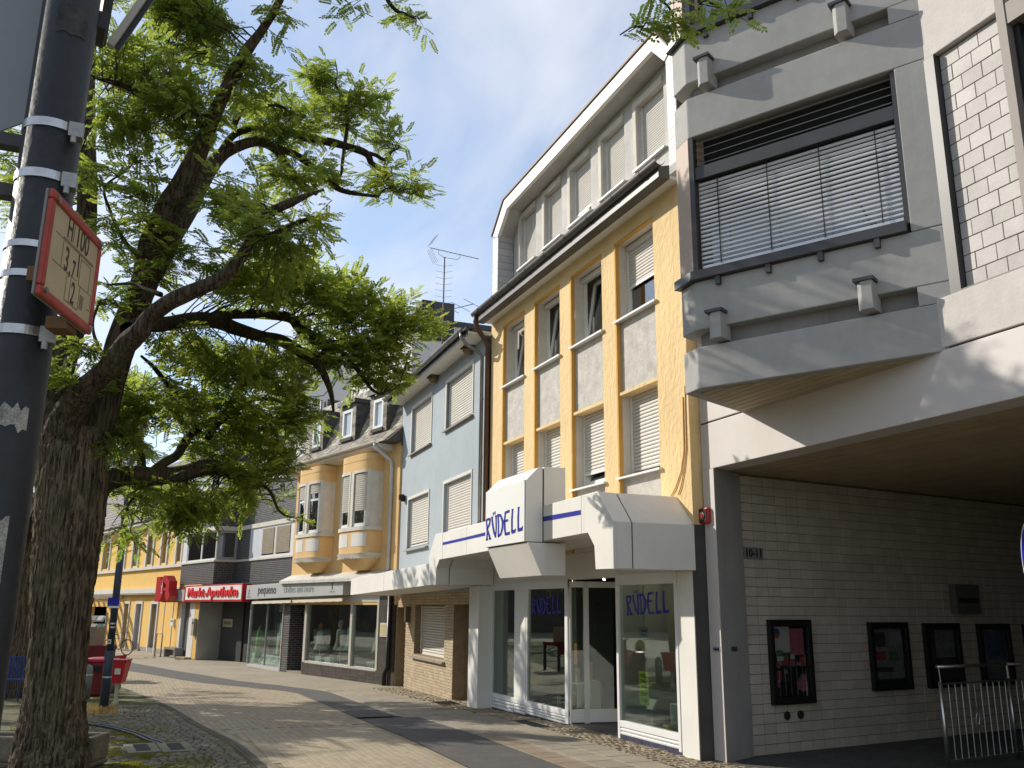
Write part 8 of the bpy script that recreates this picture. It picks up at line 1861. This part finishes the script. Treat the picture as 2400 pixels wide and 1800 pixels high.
ls.rotation_euler = (0, 0, R(67)); MB().box(-0.11, 0.11, -0.02, 0.0, 0.04, 0.20).build('plate', sign_blue, ls); MB().box(-0.115, 0.115, -0.022, 0.001, 0.0, 0.039).build('edge', white_frame, ls)
st_ = thing('pole_sticker', 'pale square sticker on the street lamp post below the blue plate', 'sticker', (-19.83 + 0.068, -0.18 - 0.028, gz(-19.83) + 1.25), R(67)); MB().box(-0.035, 0.035, -0.006, 0.0, 0, 0.09).build('paper', soffit_white, st_); MB().box(-0.02, 0.02, -0.0075, -0.0062, 0.03, 0.06).build('print', lamp_m, st_)
# red litter bin with a grey pipe, newspaper box, stall behind
def face(x, y): return math.atan2(y, x) + R(90) + math.pi           # turn local -y towards the camera
darkred = mat('dark_red_paint', (0.16, 0.012, 0.018), 0.45, 0.15, 5)
bn_ = thing('litter_bin', 'dark red metal litter bin with rounded lid between tree and lamp', 'bin', (-24.65, -0.42, gz(-24.6)), R(-112) + math.pi * 0)
bn_.rotation_euler = (0, 0, R(70))
MB().tube([(0, 0, 0), (0, 0, 0.05), (0, 0, 0.72), (0, 0, 0.78)], [0.30, 0.33, 0.33, 0.30], 24).build('body', darkred, bn_, smooth=False); MB().tube([(0, 0, 0.78), (0, 0, 0.84), (0, 0, 0.87)], [0.34, 0.33, 0.2], 24).build('lid', red_plastic, bn_); MB().box(-0.16, 0.16, -0.345, -0.30, 0.55, 0.68).build('slot', black_matt, bn_)
gp = thing('grey_bollard', 'short grey round topped bollard in front of the red bin', 'bollard', (-23.6, -0.62, gz(-23.6)))
MB().tube([(0, 0, 0), (0, 0, 0.62), (0, 0, 0.70), (0, 0, 0.74)], [0.10, 0.10, 0.08, 0.02], 16).build('shaft', mat('bollard_grey', (0.18, 0.2, 0.2), 0.5, 0.15, 6), gp, smooth=True); MB().tube([(0, 0, 0.5), (0, 0, 0.54)], 0.106, 16).build('ring', band_m, gp)
nb_ = thing('newspaper_box', 'bright red newspaper box on a white post beside the lamp', 'newspaper box', (-21.9, 0.02, gz(-21.9)))
nb_.rotation_euler = (0, 0, R(72)); MB().box(-0.03, 0.03, -0.03, 0.03, 0, 0.42).build('post', mat('post_cream', (0.5, 0.47, 0.35), 0.6), nb_); MB().hexa([(-0.12, -0.15, 0.42), (0.12, -0.15, 0.42), (0.12, 0.15, 0.42), (-0.12, 0.15, 0.42)], [(-0.19, -0.2, 0.86), (0.19, -0.2, 0.86), (0.19, 0.2, 0.86), (-0.19, 0.2, 0.86)]).build('box', red_plastic, nb_, bevel=0.01); MB().box(-0.2, 0.2, -0.21, 0.21, 0.865, 0.90).build('lid', red_plastic, nb_, bevel=0.008); MB().box(-0.02, 0.10, -0.2, -0.19, 0.60, 0.72).build('notice', soffit_white, nb_)
MB().box(-0.06, 0.06, -0.05, 0.05, -0.02, 0.03).build('foot', MATS['post_cream'], nb_)
for q, lab in (((-25.3, -0.05), 'grey concrete ball stone at the foot of the newspaper box'),):
    b_ = thing('stone_ball', lab, 'stone ball', (q[0], q[1], gz(q[0]))); mb = MB(); n = 9
    mb.tube([(0, 0, 0.17 - 0.17 * math.cos(math.pi * k / n)) for k in range(n + 1)], [max(0.01, 0.17 * math.sin(math.pi * k / n)) for k in range(n + 1)], 18); mb.build('ball', mat('ball_concrete', (0.24, 0.235, 0.22), 0.85, 0.12, 8, bump=0.3, bs=60), b_, smooth=True); MB().tube([(0, 0, -0.03), (0, 0, 0.02)], 0.13, 14).build('foot', MATS['ball_concrete'], b_)
sg_ = thing('triangle_sign_board', 'leaning red and white triangle sign board behind the lamp post', 'sign', (-24.3, 0.06, gz(-24.3) + 0.42), R(70)); MB().prism_y([(-0.42, 0.45), (0.12, 0.52), (0.0, 0.0)], -0.02, 0).build('board', red_plastic, sg_); MB().prism_y([(-0.30, 0.42), (-0.05, 0.44), (-0.08, 0.26)], -0.026, -0.0205).build('white_field', soffit_white, sg_); MB().box(-0.03, 0.0, 0.001, 0.03, -0.42, 0.3).build('leg', dark_metal, sg_)
ye = thing('yellow_sign', 'round yellow and black sign peeking out behind the locust trunk', 'sign', (-25.2, -0.95, gz(-25) + 0.95), R(70)); MB().tube([(0, -0.02, 0), (0, 0, 0)], 0.24, 20).build('plate', mat('sign_yellow', (0.55, 0.42, 0.03), 0.5), ye); MB().prism_y([(-0.1, -0.16), (0.12, -0.12), (0.16, 0.02), (-0.02, 0.06)], -0.026, -0.0205).build('black_figure', black_matt, ye); MB().box(-0.02, 0.02, 0.001, 0.03, -0.95, 0.1).build('post', dark_metal, ye)
sb_ = thing('market_table', 'dark red table with a pale crate on it behind the bin', 'table', (-30.5, -0.95, gz(-30)), R(70))
MB().box(-0.95, 0.75, -0.4, 0.4, 0.86, 0.98).build('table_top', darkred, sb_); MB().box(-0.95, 0.75, -0.41, -0.401, 0.55, 0.86).build('apron', darkred, sb_)
for q, w in ((-0.9, -0.35), (0.7, -0.35), (-0.9, 0.35), (0.7, 0.35)): MB().box(q - 0.04, q + 0.04, w - 0.04, w + 0.04, 0, 0.859).build('leg', dark_metal, sb_)
ct = thing('crate', 'pale brown crate standing on the dark red table', 'crate', (-30.5 + 0.08, -0.95 - 0.1, gz(-30) + 0.982), R(70)); cm = mat('crate_card', (0.30, 0.235, 0.165), 0.85, 0.12, 5)
MB().box(-0.5, 0.5, -0.3, 0.3, 0, 0.03).box(-0.5, 0.5, -0.3, -0.27, 0.03, 0.52).box(-0.5, 0.5, 0.27, 0.3, 0.03, 0.52).box(-0.5, -0.47, -0.27, 0.27, 0.03, 0.52).box(0.47, 0.5, -0.27, 0.27, 0.03, 0.52).build('box', cm, ct); MB().box(-0.1, 0.1, -0.304, -0.3005, 0.38, 0.44).build('handle_hole', black_matt, ct)
rk = thing('magazine_rack', 'grey magazine rack with slanting shelves before the yellow building', 'rack', (-46.2, -1.4, gz(-46)), R(70)); rm = mat('rack_grey', (0.36, 0.34, 0.29), 0.6, 0.1, 5); MB().box(-0.75, 0.75, 0.06, 0.08, 0.1, 0.9).build('back_panel', rm, rk)
for q in (-0.75, 0.75): MB().box(q - 0.03, q + 0.03, -0.05, 0.05, 0, 1.9).build('upright', rm, rk)
for k, z in enumerate((0.75, 1.15, 1.5)):
    MB().hexa([(-0.72, -0.35, z), (0.72, -0.35, z), (0.72, -0.33, z + 0.06), (-0.72, -0.33, z + 0.06)], [(-0.72, 0.0, z + 0.22), (0.72, 0.0, z + 0.22), (0.72, 0.0, z + 0.25), (-0.72, 0.0, z + 0.25)]).build('shelf', rm, rk)
    for j in range(5):
        x0 = -0.66 + j * 0.27; MB().hexa([(x0, -0.34, z + 0.065), (x0 + 0.22, -0.34, z + 0.065), (x0 + 0.22, -0.32, z + 0.08), (x0, -0.32, z + 0.08)], [(x0, -0.05, z + 0.245), (x0 + 0.22, -0.05, z + 0.245), (x0 + 0.22, -0.05, z + 0.265), (x0, -0.05, z + 0.265)]).build('magazine', rnd.choice([cloth_ms[0], soffit_white, pap_g, cloth_ms[1]]), rk)
# bicycle
bk = thing('bicycle', 'parked dark bicycle with red rear light before the yellow building', 'bicycle', (-47.2, -0.12, gz(-47.2)), R(48)); rub = mat('tyre_black', (0.02, 0.02, 0.02), 0.8); fr = mat('bicycle_frame', (0.05, 0.05, 0.055), 0.35)
def wheel(x):
    mb = MB(); N = 28; mb.tube([(x + 0.34 * math.cos(2 * math.pi * k / N), 0, 0.34 + 0.34 * math.sin(2 * math.pi * k / N)) for k in range(N + 1)], 0.022, 6, caps=False); w_ = mb.build('wheel', rub, bk)
    mb = MB(); mb.tube([(x + 0.315 * math.cos(2 * math.pi * k / N), 0, 0.34 + 0.315 * math.sin(2 * math.pi * k / N)) for k in range(N + 1)], 0.008, 4, caps=False)
    for k in range(12): mb.tube([(x, 0, 0.34), (x + 0.31 * math.cos(math.pi * k / 6), 0, 0.34 + 0.31 * math.sin(math.pi * k / 6))], 0.003, 3)
    link('rim', mb.mesh('rim', steel), w_)
wheel(-0.53); wheel(0.55)
MB().tube([(-0.53, 0, 0.34), (-0.05, 0, 0.30), (0.38, 0, 0.72), (-0.18, 0, 0.72), (-0.05, 0, 0.30)], 0.016, 6).tube([(-0.53, 0, 0.34), (-0.18, 0, 0.72), (-0.22, 0, 0.86)], 0.012, 6).tube([(0.55, 0, 0.34), (0.36, 0, 0.78), (0.33, 0, 0.95)], 0.016, 6).build('frame', fr, bk)
MB().tube([(0.33, -0.28, 0.98), (0.36, -0.1, 1.0), (0.34, 0, 0.96), (0.36, 0.1, 1.0), (0.33, 0.28, 0.98)], 0.012, 6).build('handlebar', fr, bk); MB().hexa([(-0.36, -0.08, 0.87), (-0.36, 0.08, 0.87), (-0.10, 0.02, 0.88), (-0.10, -0.02, 0.88)], [(-0.36, -0.08, 0.92), (-0.36, 0.08, 0.92), (-0.10, 0.02, 0.91), (-0.10, -0.02, 0.91)]).build('saddle', rub, bk); MB().box(-0.82, -0.30, -0.06, 0.06, 0.72, 0.735).build('carrier', fr, bk); MB().box(-0.88, -0.83, -0.04, 0.04, 0.70, 0.77).build('rear_light', red_plastic, bk)
# stone trough with flowers
tr_ = thing('stone_trough', 'weathered stone flower trough behind the locust trunk', 'planter', (-12.83, -1.18, 0), R(67)); tm = mat('trough_stone', (0.20, 0.175, 0.135), 0.95, 0.3, 4, bump=0.8, bs=25, streak=0.3, spots=0.2)
def ttrap(x0, x1, y0, y1, z0, z1, fl): return [(x0, y0, z0), (x1, y0, z0), (x1, y1, z0), (x0, y1, z0)], [(x0 - fl, y0 - fl, z1), (x1 + fl, y0 - fl, z1), (x1 + fl, y1 + fl, z1), (x0 - fl, y1 + fl, z1)]
L_, D_ = 1.18, 0.24
MB().hexa(*ttrap(-L_, L_, -D_, D_, 0.0, 0.06, 0.01)).build('base', tm, tr_, bevel=0.02)
for (a, b) in (((-L_, L_, -D_, -D_ + 0.07)), ((-L_, L_, D_ - 0.07, D_)), ((-L_, -L_ + 0.08, -D_ + 0.07, D_ - 0.07)), ((L_ - 0.08, L_, -D_ + 0.07, D_ - 0.07)),) if False else (): pass
mb = MB(); mb.box(-L_, L_, -D_, -D_ + 0.08, 0.061, 0.345).box(-L_, L_, D_ - 0.08, D_, 0.061, 0.345).box(-L_, -L_ + 0.09, -D_ + 0.08, D_ - 0.08, 0.061, 0.345).box(L_ - 0.09, L_, -D_ + 0.08, D_ - 0.08, 0.061, 0.345)
mb.build('wall', tm, tr_, bevel=0.025); MB().box(-L_ + 0.09, L_ - 0.09, -D_ + 0.08, D_ - 0.08, 0.062, 0.30).build('soil', mat('soil', (0.04, 0.03, 0.02), 0.95, 0.3, 20), tr_)
fl = thing('flower_bush', 'leafy bush with pink red flowers growing in the stone trough', 'flowers', (-13.22, -2.2, 0.30)); fm = leaf_mat('flower_leaf', (0.07, 0.14, 0.03), (0.2, 0.34, 0.04), 0.45)
V, F = [], []; rg = random.Random(9)
for k in range(1500):
    a = rg.uniform(0, 6.28); q = math.sqrt(rg.random()) * 0.30; h = rg.uniform(0.02, 0.40) * (1 - q * 1.2); p = Vector((q * math.cos(a) * 0.8, q * math.sin(a) * 1.3, h)); d = Vector((rg.uniform(-1, 1), rg.uniform(-1, 1), rg.uniform(-0.2, 0.9))).normalized() * rg.uniform(0.03, 0.06); s = d.cross(Vector((rg.uniform(-1, 1), rg.uniform(-1, 1), 0.5))).normalized() * 0.014
    i = len(V); V += [tuple(p), tuple(p + d * 0.5 + s), tuple(p + d), tuple(p + d * 0.5 - s)]; F.append((i, i + 1, i + 2, i + 3))
me = bpy.data.meshes.new('foliage'); me.from_pydata(V, [], F); me.materials.append(fm); link('foliage', me, fl, kind='stuff')
pm = leaf_mat('petal_pink', (0.55, 0.03, 0.12), (0.6, 0.04, 0.15), 0.3)
for k in range(16):
    a = rg.uniform(0, 6.28); q = rg.uniform(0.05, 0.30); p = Vector((q * math.cos(a) * 0.8, q * math.sin(a) * 1.2, rg.uniform(0.30, 0.50))); mb = MB()
    mb.tube([(p.x, p.y, p.z - 0.25), tuple(p)], 0.003, 3); 
    for j in range(7):
        b = 6.28 * j / 7; c0 = Vector((math.cos(b), math.sin(b), 0.5)) * 0.032; c1 = Vector((math.cos(b + 0.9), math.sin(b + 0.9), 0.25)) * 0.034; mb.poly([p, p + c0, p + (c0 + c1) * 0.75, p + c1])
    me = bpy.data.meshes.new('flower'); me.from_pydata(mb.v, [], mb.f); me.materials.append(pm); link('flower', me, fl)
# blue chair
ch = thing('blue_chair', 'blue metal cafe chair seen between the pole and the locust trunk', 'chair', (-23.5, -2.1, gz(-23.5)), R(70)); bc = mat('chair_blue', (0.02, 0.05, 0.2), 0.4, 0.1, 4)
for x, y in ((-0.24, -0.22), (0.24, -0.22), (-0.24, 0.22), (0.24, 0.22)): MB().tube([(x, y, 0), (x, y, 0.45 if y < 0 else 0.92)], 0.016, 8).build('leg', bc, ch)
MB().box(-0.25, 0.25, -0.24, 0.24, 0.44, 0.465).build('seat', bc, ch, bevel=0.006)
for k in range(7): MB().box(-0.21 + k * 0.07 - 0.018, -0.21 + k * 0.07 + 0.018, 0.205, 0.22, 0.50, 0.90).build('slat', bc, ch)
for s_ in (-1, 1): MB().tube([(s_ * 0.25, 0.22, 0.68), (s_ * 0.26, -0.2, 0.67), (s_ * 0.25, -0.22, 0.45)], 0.014, 6).build('armrest', bc, ch)
MB().box(-0.26, 0.26, 0.20, 0.225, 0.90, 0.93).build('top_rail', bc, ch)
hd_ = thing('red_awning_stand', 'dark red market stand far behind the chair', 'stand', (-33.0, -3.4, gz(-33)), R(70)); MB().box(-1.6, 1.1, -0.4, 0.4, 0.0, 0.95).build('counter', darkred, hd_); MB().box(-1.65, 1.15, -0.45, 0.45, 0.951, 1.0).build('counter_top', soffit_white, hd_); MB().box(-1.6, 1.1, -0.1, 0.0, 1.0, 1.55).build('display', mat('stand_goods', (0.3, 0.2, 0.15), 0.8, 0.5, 9), hd_)

# row of houses across the plaza (mirrored in the panes)
oh = thing('plaza_house_row', 'long dark brick house row across the plaza, only mirrored in the shop windows', 'building', (-40, -34, gz(-40)), world=True)
MB().box(-75, 12, -44, -34, -0.3, 8.5).build('wall', mat('plaza_house', (0.13, 0.10, 0.085), 0.9, 0.1, 0.6), oh); MB().prism_x([(-33.4, 8.4), (-39, 13.0), (-44.6, 8.4)], -75, 12).build('roof', mat('plaza_roof', (0.12, 0.08, 0.07), 0.85, 0.2, 2), oh)
wme = MB().box(-0.55, 0.55, -0.02, 0.02, -0.75, 0.75).mesh('window', mat('plaza_window', (0.06, 0.07, 0.08), 0.15))
for k in range(28):
    for z in (1.6, 4.4, 7.0): link('window', wme, oh, mw=Matrix.Translation((-73 + k * 3.05, -33.99, z)))
eb = thing('added_end_block', 'unseen dark block added to keep bright sky out of the shop window reflections', 'building', (-88, -26, gz(-88)), world=True)  # added out of view, blocks the bright horizon mirrored in the panes
MB().box(-100, -82, -48, -9, -0.4, 11).build('wall', MATS['plaza_house'], eb); MB().box(-100.5, -81.5, -48.5, -8.5, 11.01, 11.5).build('roof', MATS['plaza_roof'], eb)
rb = thing('road_barrier', 'red and white road work barrier on the plaza, mirrored in the shop window', 'barrier', (-25.5, -6.4, gz(-25.5)), R(25))
for k in range(10): MB().box(-1.5 + k * 0.3, -1.2 + k * 0.3 - 0.001, -0.02, 0.02, 0.75, 1.0).build('board', red_plastic if k % 2 else soffit_white, rb)
for q in (-1.4, 1.4): MB().box(q - 0.03, q + 0.03, 0.021, 0.07, 0, 1.05).build('leg', dark_metal, rb)
MB().box(-1.5, 1.5, -0.015, 0.015, 0.2, 0.45).build('lower_board', soffit_white, rb)
print('objects', len(bpy.data.objects), 'tris', sum(len(p.vertices) - 2 for o in bpy.data.objects if o.type == 'MESH' for p in o.data.polygons))
